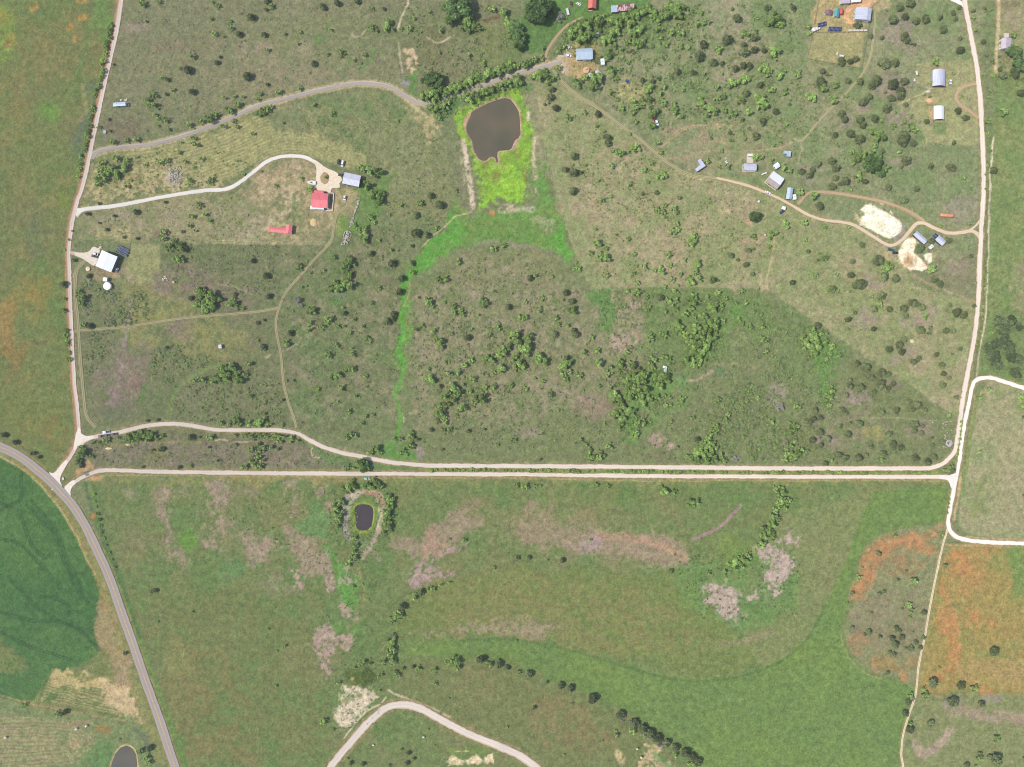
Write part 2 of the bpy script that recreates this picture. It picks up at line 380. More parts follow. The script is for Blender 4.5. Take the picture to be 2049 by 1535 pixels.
area([(560,230),(760,180),(860,250),(890,330),(860,400),(780,400),(700,280)], (100,132,74), 12, .65, .5, 16); area([(720,230),(860,260),(880,400),(760,400)], (152,144,112), 12, .55, .52, 16)
ruts(T(1,0,[(0,930),(80,890),(200,860),(330,860),(430,900),(450,960),(440,1030),(480,1060)]),3,(172,158,116),1.5,.7,.2)
ruts(T(1,0,[(540,850),(600,870),(580,920),(610,960),(560,1040),(510,1090),(460,1040),(480,950),(530,870)]),2.5,(166,154,108),1.5,.6,.25)
area(T(1,0,[(1180,800),(1260,830),(1400,960),(1470,1080),(1430,1110),(1320,1060),(1240,960)]), (178,164,122), 6, .75, .4, 7)
ruts(T(1,0,[(1190,790),(1300,870),(1400,980),(1480,1060),(1560,1180)]),3.4,(200,186,148),2,.85,.15)
line(T(1,0,[(1500,1060),(1560,1200),(1600,1380),(1600,1535)]),7,(104,116,88),6,.5); line([(887,265),(905,310),(915,380),(905,430)],14,(120,128,90),10,.7)
# --- farmyard round the red-roofed house
area([(505,345),(560,322),(610,320),(636,335),(640,378),(690,378),(722,388),(716,410),(690,440),(660,478),(600,488),(520,486),(515,440),(500,410),(470,390),(500,365)], (152,142,108), 8, .9)
area([(515,350),(600,325),(632,345),(632,372),(560,385),(510,400)], (176,156,126), 8, .75, .42, 16); area([(515,350),(632,345),(640,480),(520,480)], (194,176,142), 8, .6, .55, 7)
blob(590,425,60,45,(120,130,82),.5,.45); blob(668,430,14,40,(190,168,132),.8,.35,7); blob(700,385,22,10,(170,160,118),.7,.3,7)
blob(640,402,26,24,(186,162,130),.7,.2); blob(685,395,20,22,(172,158,116),.7,.35,7); blob(662,395,8,18,(138,120,108),.8,.2,7)
area(T(1,1,[(0,200),(130,240),(200,180),(250,60),(300,-40),(330,60),(230,260),(100,290),(0,260)]), (192,176,146), 5, .7, .4, 7)
line(T(1,1,[(300,20),(320,150),(350,230)]),5,(96,128,66),4,.7); line(T(1,1,[(250,250),(270,190),(300,200),(300,260)]),4,(88,120,62),3,.7); area(T(1,1,[(640,200),(740,180),(760,280),(650,380)]),(128,150,70),5,.8)
area([(688,450),(712,446),(745,475),(735,510),(700,520),(690,500)], (104,142,64), 6, .8, .2); area([(715,380),(760,350),(790,360),(760,440),(715,480),(706,440)], (104,140,66), 8, .8, .25)
area([(695,505),(720,510),(690,560),(660,610),(645,640),(636,632),(655,590)], (96,142,64), 5, .8, .2)
# --- yard of the white barn, fields west of the creek
area([(155,430),(300,400),(420,390),(500,400),(530,440),(518,488),(320,485),(255,488),(200,470),(150,480)], (140,140,100), 8, .9)
area([(155,430),(420,390),(530,440),(518,488),(200,480)], (160,150,122), 8, .6, .5, 16); stripes([(430,480),(520,480),(650,484),(640,490),(430,490)], [(420,487),(660,489)], 4, (190,178,134), .8)
stripes([(330,395),(420,392),(410,470),(330,470)], [(370,380),(420,430),(370,480)], 4.5, (166,158,116), .45); stripes([(195,455),(260,452),(262,488),(190,488)],[(190,470),(262,474)],4,(190,178,120),.6)
blob(345,430,14,12,(160,142,130),.6,.3); blob(250,425,25,18,(158,146,128),.5,.4); blob(320,470,14,10,(128,112,100),.8,.3,7); blob(500,470,25,30,(170,158,134),.6,.4,7)
area([(154,560),(260,590),(320,575),(320,488),(520,488),(640,492),(690,470),(800,450),(805,600),(800,860),(640,870),(560,850),(350,843),(170,855),(150,700)], (114,122,84), 4, .95, 0, 16, 2)
area([(154,560),(420,500),(560,500),(560,850),(170,855)], (130,128,98), 10, .55, .5, 16); area([(560,480),(800,450),(800,860),(580,850)], (142,138,108), 10, .7, .5, 16); area([(560,480),(800,450),(800,860),(580,850)], (100,128,72), 10, .5, .55, 45, 8, 31)
area([(262,488),(320,488),(320,580),(290,572),(240,545),(255,520)], (150,150,104), 3, .95, 0, 16, 1); area([(230,545),(262,535),(285,570),(250,555)], (168,152,130), 5, .8, .3, 7); area([(300,560),(345,535),(340,548),(322,575)], (122,138,78), 5, .8)
blob(200,545,30,16,(160,140,110),.7,.35,7); blob(225,548,16,8,(178,152,120),.8,.2,7); area([(190,485),(260,485),(256,510),(238,500),(205,492)], (96,124,74), 4, .7)
for b in [(305,600,60,50),(345,610,40,35),(290,650,50,30),(420,690,60,45),(400,650,40,25),(290,680,40,20)]: blob(*b, (144,142,86), .7, .35)
for b in [(225,760,40,60),(260,740,28,50),(285,720,18,30),(360,660,28,22),(375,560,60,30),(440,590,60,25),(330,570,30,30),(235,800,25,40),(280,800,30,40)]: blob(*b, (136,122,108), .75, .35)
line([(262,600),(250,680),(242,740),(236,768),(228,820)],8,(152,136,134),5,.75,.35); blob(275,770,25,20,(140,116,106),.6,.35); blob(225,795,12,35,(144,128,124),.6,.4)
blob(230,830,30,20,(108,116,88),.7,.3); blob(300,810,30,30,(102,122,74),.6,.3); line([(290,770),(285,800)],10,(90,128,64),8,.7)
line([(470,735),(420,735),(370,765),(345,795),(338,840)],6,(118,144,80),4,.7,.1); line([(478,735),(420,728),(360,760),(336,800),(330,840)],4,(104,120,78),4,.5)
ruts([(162,661),(250,654),(375,636),(512,624),(560,615)],3.5,(160,150,118),2,.75,.2,(136,134,98)); line([(240,654),(262,654)],7,(168,150,134),4,.8)
ruts([(170,521),(160,532),(152,546),(150,584),(155,634),(160,709),(165,768),(170,818),(176,838),(190,853)],4.6,(192,180,150),1.8,.85,.1,(138,132,104))
ruts([(712,396),(690,415),(674,431),(668,454),(662,484),(632,516),(607,544),(577,579),(561,609),(552,646),(556,679),(562,709),(565,746),(568,768),(577,805),(587,833),(592,850)],3,(184,166,132),1.8,.9,.1,(168,156,120))
line(T(1,1,[(230,300),(120,180),(0,30)][::-1]),2,(160,150,120),2,.6); line([(435,567),(470,575),(505,590)],3,(164,154,124),2,.7,.1); line([(520,500),(540,550),(552,600)],1.6,(156,148,120),2,.6,.2); line(T(1,1,[(470,1190),(560,1130),(700,1100),(830,1110),(960,1010),(1060,1070)]),2.2,(146,142,112),2,.6,.2)
line(T(1,1,[(490,920),(490,1030),(488,1140)]),2.6,(120,104,84),2,.8,.15); line(T(1,1,[(80,1320),(220,1270),(350,1200)]),5,(180,170,148),3,.7,.45)
blob(680,590,14,10,(142,130,132),.8,.3,7); area([(655,600),(690,570),(690,610),(670,625)], (92,136,66), 6, .7); blob(610,745,40,30,(148,132,118),.5,.45); blob(600,650,30,25,(160,150,122),.5,.45)
# --- pond surroundings
area([(1030,160),(1085,150),(1100,240),(1110,290),(1075,420),(1060,420),(1066,300),(1050,220)], (148,144,112), 8, .9)
area([(860,205),(960,178),(1030,158),(1062,175),(1055,185),(1000,178),(940,200),(905,228),(890,240)], (88,128,66), 5, .85, .15)
area([(905,235),(925,280),(945,330),(965,420),(930,430),(915,380),(905,300)], (130,130,100), 8, .8); area([(1062,230),(1075,300),(1080,400),(1115,440),(1085,450),(1060,410),(1058,300)], (112,138,80), 6, .7, .2)
area(ALGAE, (118,160,40), 5, .95, 0, 16, 3); area(ALGAE, (132,180,40), 7, .9, .36, 16, 4); area(ALGAE, (148,190,34), 7, .8, .5, 16, 4, 61); area(ALGAE, (128,140,50), 7, .7, .64, 16, 4, 63)
for b in [(994,356,8,14),(973,332,8,10),(1050,345,5,12),(1037,310,6,14)]: blob(*b, (140,130,64), .7, .3, 7)
area([(995,375),(1030,350),(1050,370),(1050,400),(1010,400)], (148,194,26), 10, .75, .35, 7)
SH = np.asarray(POND1); 
area(list(map(tuple, SH)), (186,152,130), 1, 1, 0, 16, 0); line(POND1 + [POND1[0]], 7.5, (186,154,132), 2.5, .95, 0, 7, 1)
area([z1(*p) for p in [(450,560),(360,600),(300,700),(270,800),(300,880),(350,900),(400,740)]], (188,156,130), 3, .95, 0, 7, 1); area([z1(*p) for p in [(1440,1000),(1490,1000),(1440,1110),(1380,1200),(1370,1300),(1280,1350),(1290,1230)]], (182,150,136), 3, .95, 0, 7, 1)
line([z2(958,250),z2(930,310),z2(890,350)],1.8,(190,160,128),1.6,.9); line([z2(985,240),z2(1030,310),z2(1090,400)],2.6,(170,140,122),1.6,.95)
line([(927,283),(931,300),(934,325),(938,350),(944,385),(946,405),(943,420)],11,(204,188,168),4,.95,.36); line([(922,300),(925,340),(932,370)],6,(176,166,134),5,.7,.4)
line([(1071,275),(1067,300),(1069,330),(1073,360),(1075,385)],6.5,(200,182,158),3,.9,.3); line([(1056,225),(1058,240)],5,(208,196,178),2,.9)
line([(1079,158),(1079,212),(1086,230),(1094,250),(1097,285)],3.2,(190,176,138),2,.85,.15); line([(1072,272),(1100,276),(1140,283),(1180,296)],2.6,(174,164,130),2,.7,.2)
# green draw below the dam
DRAW = [(909,400),(905,420),(885,455),(848,490),(830,525),(812,545),(804,585),(800,620),(799,660),(797,700),(801,740),(808,735),(812,700),(814,660),(822,620),(820,580),(832,550),(875,535),(915,505),(960,485),(1010,478),(1050,484),(1090,494),(1118,508),(1138,530),(1142,512),(1122,440),(1108,395),(1085,330),(1075,340),(1080,400),(1050,420),(960,425),(940,430)]
area(DRAW, (106,146,68), 6, .9, 0, 16, 6); area(DRAW, (104,152,66), 8, .85, .45, 16, 6); area(DRAW, (126,142,70), 8, .7, .58, 16, 6, 91); area([(900,430),(1000,440),(1090,450),(1120,490),(1060,478),(960,480),(880,520)], (112,140,66), 10, .55, .45, 16)
line([(812,548),(806,580),(810,605),(803,635),(807,670),(800,700),(808,735),(802,765)],7.5,(92,166,50),4,.85,.12); line([(802,765),(789,785),(798,815),(801,845),(792,875),(778,905)],5.5,(94,162,52),3,.85,.1); area([(770,890),(800,880),(830,895),(825,918),(790,924),(758,912)],(100,150,62),8,.75,.25); area([(905,432),(885,458),(850,492),(832,528),(814,548),(808,580),(820,570),(834,548),(875,530),(910,500),(930,470)],(90,164,50),8,.75,.28); area([(1100,470),(1122,455),(1141,512),(1137,528),(1118,506)],(92,164,50),6,.75,.25); line([(845,492),(870,468),(905,440),(912,432),(945,425)],2.6,(196,176,140),2,.9,.2); line([(820,565),(818,590),(806,615)],2.4,(176,166,110),2,.8,.2); line([(803,700),(815,710),(812,740),(806,765)],4,(140,130,80),3,.7,.3)
line(T(1,2,[(1090,60),(1130,130),(1150,200),(1180,270),(1185,310)]),2.6,(196,178,146),2,.8,.3); line(T(1,2,[(1180,10),(1110,80),(1140,180),(1160,280),(1140,370)]),8,(106,158,64),5,.8,.2)
blob(1020,420,22,9,(192,172,152),.9,.36,7); blob(1057,418,12,8,(190,178,160),.85,.36,7); blob(983,426,6,5,(196,130,76),.8); blob(1070,440,14,8,(170,160,130),.7,.4,7); blob(1093,455,15,16,(170,160,136),.7,.42,7)
line([(1024,490),(1060,494),(1090,502),(1115,515),(1132,530)],6,(152,138,128),4,.75,.35); line([(960,490),(1000,483),(1030,486)],10,(146,136,124),6,.6,.4); line([(855,545),(900,520),(940,500)],9,(148,136,126),6,.6,.42)
# --- middle pasture, brushy
MID = [(822,620),(832,560),(880,540),(960,495),(1050,495),(1110,515),(1140,545),(1182,577),(1532,580),(1915,836),(1905,910),(1870,930),(1024,925),(850,924),(805,800),(822,700)]
area(MID, (120,129,87), 6, .95); area([(825,600),(960,500),(1080,505),(1180,590),(1300,640),(1310,700),(1200,800),(1000,860),(830,860)], (146,140,110), 14, .6, .47, 16)
area([(870,520),(1000,505),(1110,520),(1120,570),(900,570)], (132,134,94), 14, .7); area([(825,600),(960,500),(1180,590),(1300,700),(1200,800),(830,860)], (158,144,126), 10, .5, .6, 16, 8, 131)
area([(1180,578),(1240,578),(1225,640),(1218,680),(1200,660),(1190,610)], (92,140,62), 6, .75, .2); area([(1230,580),(1290,590),(1300,680),(1220,700),(1230,620)], (168,150,128), 8, .6, .5, 7)
for b in [(1278,612,16,10),(1250,685,30,15),(1330,603,14,8),(1320,640,12,8)]: blob(*b,(176,150,142),.7,.42,7)
area([(1300,580),(1530,580),(1560,660),(1450,720),(1380,740),(1280,700)], (108,136,74), 14, .65, .3); area([(1380,700),(1470,600),(1500,620),(1440,690),(1400,740)], (98,142,62), 8, .6, .25)
blob(1185,815,32,26,(150,130,116),.75,.3); blob(1060,865,28,14,(158,142,132),.6,.4); blob(1315,880,20,13,(172,146,138),.85,.3,7); blob(1343,895,9,9,(176,152,150),.8,.3,7); blob(1320,908,30,12,(124,114,88),.6,.3)
area([(1245,800),(1290,740),(1330,730),(1350,765),(1310,800),(1270,830),(1275,880),(1250,880)], (106,150,70), 10, .7, .25); area([(1370,750),(1350,790),(1300,830),(1285,870),(1320,850),(1400,780)], (110,148,72), 10, .55, .3)
line([(1375,760),(1392,763),(1410,752),(1425,742)],5,(178,160,142),3,.85,.15); blob(1440,742,7,12,(92,132,98),.75,.1); line([(1428,732),(1470,730),(1510,735)],9,(140,140,104),5,.6); blob(1365,760,14,10,(104,148,92),.6,.2); blob(1555,790,18,30,(160,142,138),.6,.4); blob(1480,680,18,22,(156,142,118),.5,.4)
area([(1560,600),(1700,700),(1650,800),(1560,740)], (110,134,80), 12, .6, .35); area([(1630,830),(1700,780),(1780,850),(1700,900),(1640,900)], (150,138,120), 12, .5, .45); area([(1640,680),(1680,690),(1668,760),(1640,800),(1630,760)], (96,146,62), 8, .6, .3)
line(T(3,2,[(70,300),(80,400),(60,500),(65,620)]),3,(150,152,104),2,.6); blob(1750,865,22,14,(160,152,88),.6,.35); line(T(3,2,[(700,270),(1100,275),(1250,295),(1480,300)]),1.8,(176,166,128),2,.6,.25)
for b in [(1713,795,12,10),(1702,778,8,8),(840,905,9,16),(830,890,6,10)]: blob(*b,(168,146,146),.75,.35,7)
# --- tan grazed pasture and the eastern holdings
GRZ = [(1090,288),(1075,170),(1105,150),(1160,190),(1250,260),(1310,318),(1390,360),(1470,366),(1536,392),(1600,425),(1690,452),(1775,495),(1800,520),(1830,570),(1952,605),(1948,680),(1915,834),(1532,577),(1180,574),(1150,510),(1125,430)]
area([(1060,-160),(1960,-160),(1958,470),(1900,560),(1700,500),(1536,400),(1300,300),(1120,160)], (128,139,98), 10, .9); area([(1060,-160),(1960,-160),(1958,470),(1900,560),(1536,400),(1300,300),(1120,160)], (150,146,116), 14, .6, .52, 45); area([(1200,-60),(1960,-160),(1940,400),(1400,300)], (110,138,82), 14, .5, .52, 45, 8, 201)
area(GRZ, (152,151,112), 3, .97, 0, 16, 1.5); area(GRZ, (166,152,124), 8, .75, .5, 16, 4); area(GRZ, (130,144,92), 8, .65, .52, 45, 4, 207)
area([(1360,240),(1560,250),(1580,330),(1400,360),(1300,310)], (154,146,114), 14, .6, .4); blob(1400,270,60,22,(164,146,120),.6,.45); blob(1640,100,30,60,(150,142,112),.5,.4)
area([(1440,-20),(1500,-20),(1530,120),(1450,170),(1400,100)], (160,150,128), 12, .6, .4); blob(1262,180,40,24,(190,174,120),.6,.45,7); blob(1200,60,80,45,(116,140,78),.5,.3)
for b in [(1790,55,40,30),(1815,85,26,30),(1790,170,40,20),(1775,190,25,15),(1725,215,14,10),(1795,235,30,12),(1690,240,16,12),(1620,350,25,18),(1800,330,25,12),(1730,640,30,22),(1750,560,20,15),(1840,640,60,12),(1810,700,22,22),(1860,620,20,15),(1790,720,18,12),(1720,795,22,14),(1780,770,18,10),(1650,880,20,14),(1840,860,30,18)]: blob(*b,(156,138,132),.6,.36,16)
area([(1880,400),(1955,380),(1955,440),(1900,430)], (150,138,128), 8, .6, .35); area([(1870,520),(1955,500),(1955,600),(1850,560)], (132,130,100), 8, .8); blob(1915,535,25,14,(160,142,132),.5,.4)
YARD = [(1640,-60),(1626,64),(1614,118),(1723,138),(1736,64),(1746,-10),(1752,-60)]
area(YARD, (166,156,112), 2, .95, 0, 16, .5); area([(1640,-60),(1627,64),(1735,64),(1748,-20),(1750,-60)], (176,158,112), 4, .75, .3, 16); area([(1626,66),(1736,66),(1723,138),(1614,118)], (150,150,100), 4, .6, .5, 16); blob(1680,20,12,10,(140,150,78),.7)
line([(1752,-40),(1750,0),(1720,6),(1702,16),(1694,28),(1696,40),(1706,45),(1722,40)],9,(224,172,130),2.5,1,0,7,.6); area([(1752,-60),(1702,0),(1716,14),(1746,16),(1752,-20)], (214,170,132), 2, .97, 0, 16, .5)
area([(1756,-60),(1774,-60),(1772,22),(1752,22)], (170,158,120), 2, .9); ruts([(1754,25),(1750,60),(1742,110),(1730,140),(1712,165),(1690,190),(1670,210),(1640,240),(1620,265),(1608,278),(1600,283),(1590,277)],3,(178,164,128),1.5,.8,.2); line([(1600,283),(1605,300),(1600,315),(1595,335)],3,(176,158,128),2,.7,.2); line([(1590,277),(1570,292),(1540,299),(1500,302)],3.4,(172,154,124),2,.8,.2)
line([(1738,20),(1728,100),(1722,140)],5,(110,134,92),4,.6); line([(1770,35),(1790,70),(1810,95)],2,(166,162,120),2,.6); line([(1614,120),(1725,141)],4,(104,130,78),3,.6)
area([(1833,128),(1943,118),(1958,200),(1955,290),(1900,290),(1850,285),(1845,250),(1820,225),(1822,200),(1868,178),(1833,170)], (158,156,112), 3, .85, 0, 16, 2); area([(1869,244),(1893,244),(1893,270),(1869,270)], (122,140,88), 2, .9, 0, 16, .3); blob(1866,228,6,14,(198,154,112),.9,.2,7); blob(1862,201,9,5,(222,176,134),.9); blob(1881,138,14,2.5,(190,140,108),.9); blob(1886,170,9,3,(206,164,128),.9)
ruts([(1951,167),(1935,171),(1922,178),(1914,188),(1913,198),(1922,210),(1940,222),(1957,236)],4,(214,178,136),2,.9,.05,(186,164,118)); line([(1868,174),(1845,188),(1820,200),(1800,206)],4.5,(188,176,128),2,.85,.15); line([(1866,178),(1845,191),(1822,202)],2,(96,106,62),1.6,.7,.1); line([(1800,206),(1760,236),(1720,268),(1680,292)],2,(160,158,112),2,.5,.2)
ruts([(1106,140),(1124,162),(1149,185),(1186,210),(1224,237),(1261,265),(1279,278),(1311,305),(1345,332),(1386,354),(1434,362)],3.2,(206,186,144),1.8,.85,.15); ruts([(1318,295),(1350,270),(1380,254),(1420,252),(1465,252)],4,(190,162,128),2,.7,.2); line([(1310,312),(1345,318),(1400,305),(1440,302),(1500,303),(1540,300)],2.6,(176,156,126),2,.6,.2)
ruts([(1596,408),(1603,402),(1615,388),(1640,384),(1686,389),(1761,402.5),(1811,419),(1841,436.5),(1850,446)],4,(196,164,128),2,.9,.05,(176,156,118)); line([(1434,352),(1500,368),(1560,394),(1600,415)],22,(112,140,78),10,.6,.25)
ruts([(1095,132),(1092,120),(1096,100),(1110,78),(1130,55),(1150,42),(1168,35)],4,(196,174,134),2,.85,.1,(160,150,110)); area([(1124,112),(1140,106),(1146,120),(1142,140),(1150,160),(1135,150),(1118,132)], (206,184,160), 4, .95); area([(1144,92),(1196,88),(1202,120),(1192,150),(1165,160),(1145,160),(1135,145)], (176,152,106), 7, .85, .25, 16); blob(1170,150,18,14,(196,168,120),.5,.4,7); blob(1240,28,45,6,(196,160,108),.7,.35,7)
area([(1040,40),(1110,20),(1290,0),(1290,40),(1170,35),(1110,75),(1085,115),(1040,110)], (92,132,62), 8, .85); blob(1000,95,45,50,(106,128,68),.6,.3); area([(1040,-100),(1300,-100),(1290,10),(1130,30),(1050,30)], (96,136,64), 8, .9)
blob(1512,440,20,12,(160,158,130),.4,.3); blob(1497,445,8,5,(206,170,140),.85); blob(1450,425,14,7,(196,170,140),.6,.35,7); line([(1434,496),(1490,484),(1530,474),(1560,468)],3,(180,162,124),2,.7,.2); line([(1549,475),(1546,510),(1540,540),(1530,577)],3.4,(190,168,136),2,.75,.1); blob(1532,565,12,20,(194,166,138),.6,.35,7)
line([(1790,505),(1815,535),(1830,552),(1870,572),(1950,603)],4.5,(172,154,124),3,.75,.15); blob(1777,512,14,12,(192,168,138),.7,.4,7)
for L_ in [PAD1, PAD2, PAD3]: area(L_, (248,238,222), 3, 1, 0, 16, 2.5)
area(PAD1, (255,251,242), 5, .8, .42, 16); area(PAD1, (206,184,130), 5, .5, .62, 7); blob(*gz(1120,1140),11,15,(196,158,118),.9,.2,7); blob(*gz(1120,1140),6,8,(170,130,92),.7,.3,7); area(PAD2, (216,186,150), 5, .6, .55, 7); area(PAD3, (176,160,110), 4, .7, .5, 7)
line([gz(*p) for p in [(1010,520),(1000,620),(920,720),(820,790)]],7,(150,134,144),3,.75,.35); line([gz(*p) for p in [(200,240),(200,330),(250,450)]],6,(208,186,158),3,.8,.35); line([gz(*p) for p in [(240,280),(300,300),(270,380)]],5,(134,140,84),3,.8,.2); line([gz(*p) for p in [(470,190),(700,270),(950,430)]],3,(110,110,70),2,.7,.2); line([gz(*p) for p in [(300,530),(500,640),(740,780)]],4,(122,130,80),3,.8,.1)
line([gz(*p) for p in [(1200,980),(1330,1090),(1400,1190)]],2.4,(120,108,74),2,.8,.1); line([gz(*p) for p in [(1960,880),(1930,1000),(1830,1090),(1720,1150)]],2.4,(160,154,118),2,.7,.2)
# --- far east strip
EST = [(1985,-9000),(9000,-9000),(9000,770),(2049,770),(1960,752),(1976,640),(1982,400),(1992,150),(2002,0)]
area(EST, (116,137,80), 3, .95, 0, 16, 1); area(EST, (134,140,88), 8, .6, .5, 45); area([(2002,-100),(2200,-100),(2200,150),(1995,140)], (146,142,106), 5, .8, .2); blob(2030,40,20,20,(162,144,124),.5,.35); blob(2045,580,20,50,(150,140,114),.6,.35); blob(2020,8,25,10,(130,122,92),.7)
line([(2001,-60),(1999,40),(1994,100),(1993,145)],7,(200,180,140),2.5,.85,.1); line([(1953.5,754),(1961,696),(1972,634),(1975,571),(1978.5,471),(1981,384),(1984,320),(1988,276)],3.2,(222,210,186),2,.85,.12); line([(1950,754),(1957,696),(1967,634),(1971,571),(1974,471),(1977,384)],7,(118,118,80),5,.75)
line([(1972,384),(1970,300),(1967,230),(1964,180),(1958,130)],9,(124,124,92),6,.6); area([(1958,740),(1975,752),(2049,766),(2200,800),(2200,640),(1980,640)], (112,134,82), 8, .6, .2)
EP = [(1950,790),(1985,762),(2049,782),(2200,820),(9000,820),(9000,1075),(2049,1078),(1960,1074),(1918,1058),(1922,980),(1940,880)]
area(EP, (144,149,108), 3, .97, 0, 16, 1); area(EP, (160,150,120), 8, .6, .5, 45); area([(1945,960),(1985,950),(1985,1020),(1950,1040)], (124,140,76), 8, .6, .35); line([(1952,830),(1990,880),(2035,990),(2049,1030)],2.6,(170,158,130),2,.7,.15); line([(1960,780),(1945,850),(1935,920),(1926,990)],7,(120,146,78),4,.85); line([(1952,800),(1941,870),(1930,940)],3,(158,128,84),3,.6); blob(1964,795,4,6,(206,160,124),.9); line([(1922,945),(1918,985),(1908,1040)],5,(200,166,130),3,.85,.1); line([(1926,1074),(1970,1078),(2060,1082)],4,(192,158,118),2.5,.85,.1); line([(1895,1090),(1930,1092),(1980,1094),(2060,1098)],5,(196,154,110),3,.85,.1)
# --- south-east flower meadow
SE = [(1900,1092),(2049,1098),(9000,1120),(9000,1392),(2049,1395),(1985,1393),(1900,1385),(1838,1390),(1850,1290),(1872,1170)]
area(SE, (142,140,76), 3, .97, 0, 16, 1); area(SE, (164,136,72), 8, .6, .4, 45); area([(1880,1100),(1990,1100),(1960,1180),(1900,1200)], (176,132,76), 10, .5, .35); 
for pl in [[(1885,1150),(1900,1180),(1910,1240),(1920,1290),(1915,1330),(1880,1358),(1862,1360),(1870,1345),(1895,1340),(1896,1290),(1880,1260),(1872,1240),(1885,1200)],[(1940,1225),(1955,1220),(1955,1245),(1942,1245)],[(1975,1245),(1988,1238),(1990,1260),(1975,1260)],[(1945,1385),(1970,1376),(1985,1388),(1965,1396)],[(1900,1110),(1930,1105),(1945,1150),(1905,1160)]]: area(pl, (188,132,74), 14, .75, .14, 16, 6)
area([(2015,1100),(2200,1100),(2200,1190),(2025,1190)], (104,140,70), 8, .75, .2); stripes([(1910,1320),(2060,1320),(2060,1370),(1920,1370)],[(1900,1340),(2060,1346)],4.5,(176,146,102),.6)
area([(1838,1392),(2049,1396),(9000,1400),(9000,9000),(1815,9000),(1808,1500)], (130,136,90), 4, .95); line([(1900,1420),(1960,1430),(2060,1440)],26,(160,140,124),10,.8,.35,16); line([(1830,1480),(1850,1510),(1890,1480),(1900,1460)],18,(170,150,136),8,.8,.4,16); blob(1905,1405,20,9,(150,138,136),.7,.3); blob(1985,1398,20,8,(150,138,136),.6,.3); line([(1810,1470),(1800,1500),(1790,1540)],8,(148,132,126),4,.85,.2)
area([(1750,1060),(1790,1062),(1860,1045),(1892,1042),(1894,1060),(1870,1150),(1850,1280),(1836,1360),(1790,1350),(1730,1345),(1695,1300),(1682,1250),(1700,1180),(1720,1110)], (134,136,98), 4, .97, 0, 16, 3); area([(1700,1200),(1850,1180),(1830,1330),(1700,1290)], (140,130,104), 10, .6, .35)
for pl in [[(1720,1125),(1750,1090),(1780,1072),(1860,1068),(1866,1110),(1850,1100),(1800,1090),(1760,1130),(1740,1170),(1728,1205),(1704,1205),(1712,1170)],[(1868,1065),(1884,1042),(1890,1055),(1875,1070)],[(1795,1345),(1812,1340),(1818,1365),(1815,1385),(1806,1380)],[(1745,1333),(1756,1338),(1758,1346),(1748,1344)]]: area(pl, (188,130,78), 14, .8, .14, 16, 6)
blob(1790,1115,60,35,(166,126,84),.55,.42); blob(1720,1285,28,22,(162,126,84),.6,.4); blob(1790,1325,45,16,(160,130,70),.6,.35)
# --- southern meadow
SMD = [(175,964),(1895,966),(1893,1040),(1860,1045),(1740,1075),(1700,1180),(1682,1260),(1720,1345),(1830,1392),(1806,1470),(1790,1640),(372,1640),(300,1370),(252,1240),(215,1120)]
area(SMD, (108,129,72), 3, .97, 0, 16, 2); area(SMD, (128,130,84), 10, .65, .48, 45); area(SMD, (138,128,92), 10, .5, .55, 120, 8, 311); area(SMD, (98,132,72), 10, .4, .5, 45, 8, 301); area([(250,1180),(640,1180),(660,1535),(350,1535)], (120,124,74), 20, .6, .4); area([(300,1250),(480,1330),(520,1535),(380,1535)], (136,122,74), 20, .5, .5, 45); blob(355,1320,22,40,(138,142,84),.6,.25)
area([(170,955),(1895,958),(1897,966),(1100,964),(175,966)], (134,138,80), 3, .8, .1); area([(420,950),(700,952),(700,966),(420,966)], (150,140,84), 3, .7, .2); line([(200,951),(700,955),(1100,958),(1260,962),(1290,962),(1536,962),(1880,962)],2.4,(178,166,110),2,.7,.15)
for pl in [T(0,2,[(1255,810),(1320,800),(1330,1000),(1350,1150),(1395,1200),(1380,1340),(1330,1370),(1320,1180),(1280,1050)]),T(0,2,[(1370,1360),(1420,1360),(1460,1440),(1440,1470)]),T(0,2,[(1660,800),(1790,790),(1840,920),(1700,1000),(1660,1010)]),T(0,2,[(1740,1100),(1840,1050),(1850,1090),(1770,1170)]),T(0,2,[(1620,1230),(1700,1200),(1770,1270),(1720,1310),(1630,1300)]),T(0,2,[(1910,1180),(2000,1190),(2060,1330),(1990,1370),(1930,1280)]),T(1,2,[(300,1260),(400,1220),(480,1300),(450,1535),(320,1535)]),T(1,2,[(480,1330),(560,1360),(640,1470),(640,1560),(460,1560)]),T(1,2,[(0,1270),(150,1250),(180,1290),(60,1420),(0,1440)]),T(1,2,[(290,1020),(320,930),(335,980),(310,1060)]),T(1,2,[(240,830),(320,810),(310,850),(260,855)]),T(1,2,[(470,830),(530,820),(540,860),(490,870)]),T(1,2,[(580,940),(640,960),(610,1040),(570,1010)]),T(1,2,[(250,1180),(330,1190),(320,1300),(260,1240)])]: area(pl,(156,142,120),26,.45,.42,16,14), area(pl,(162,142,126),9,.8,.24,7,7)
for b in [(365,975,30,14),(258,985,20,14),(500,985,22,16),(470,1060,20,16),(280,1090,10,14),(440,1110,25,18),(560,1170,40,22),(360,1110,14,14)]: blob(*b,(150,140,116),.5,.45)
area(T(1,2,[(320,1150),(420,1020),(480,950),(600,1100),(600,1250),(500,1260),(420,1220)]), (104,146,86), 8, .75, .25); blob(380,1080,16,20,(104,150,50),.8,.25); blob(465,1140,30,24,(96,142,84),.6,.35)
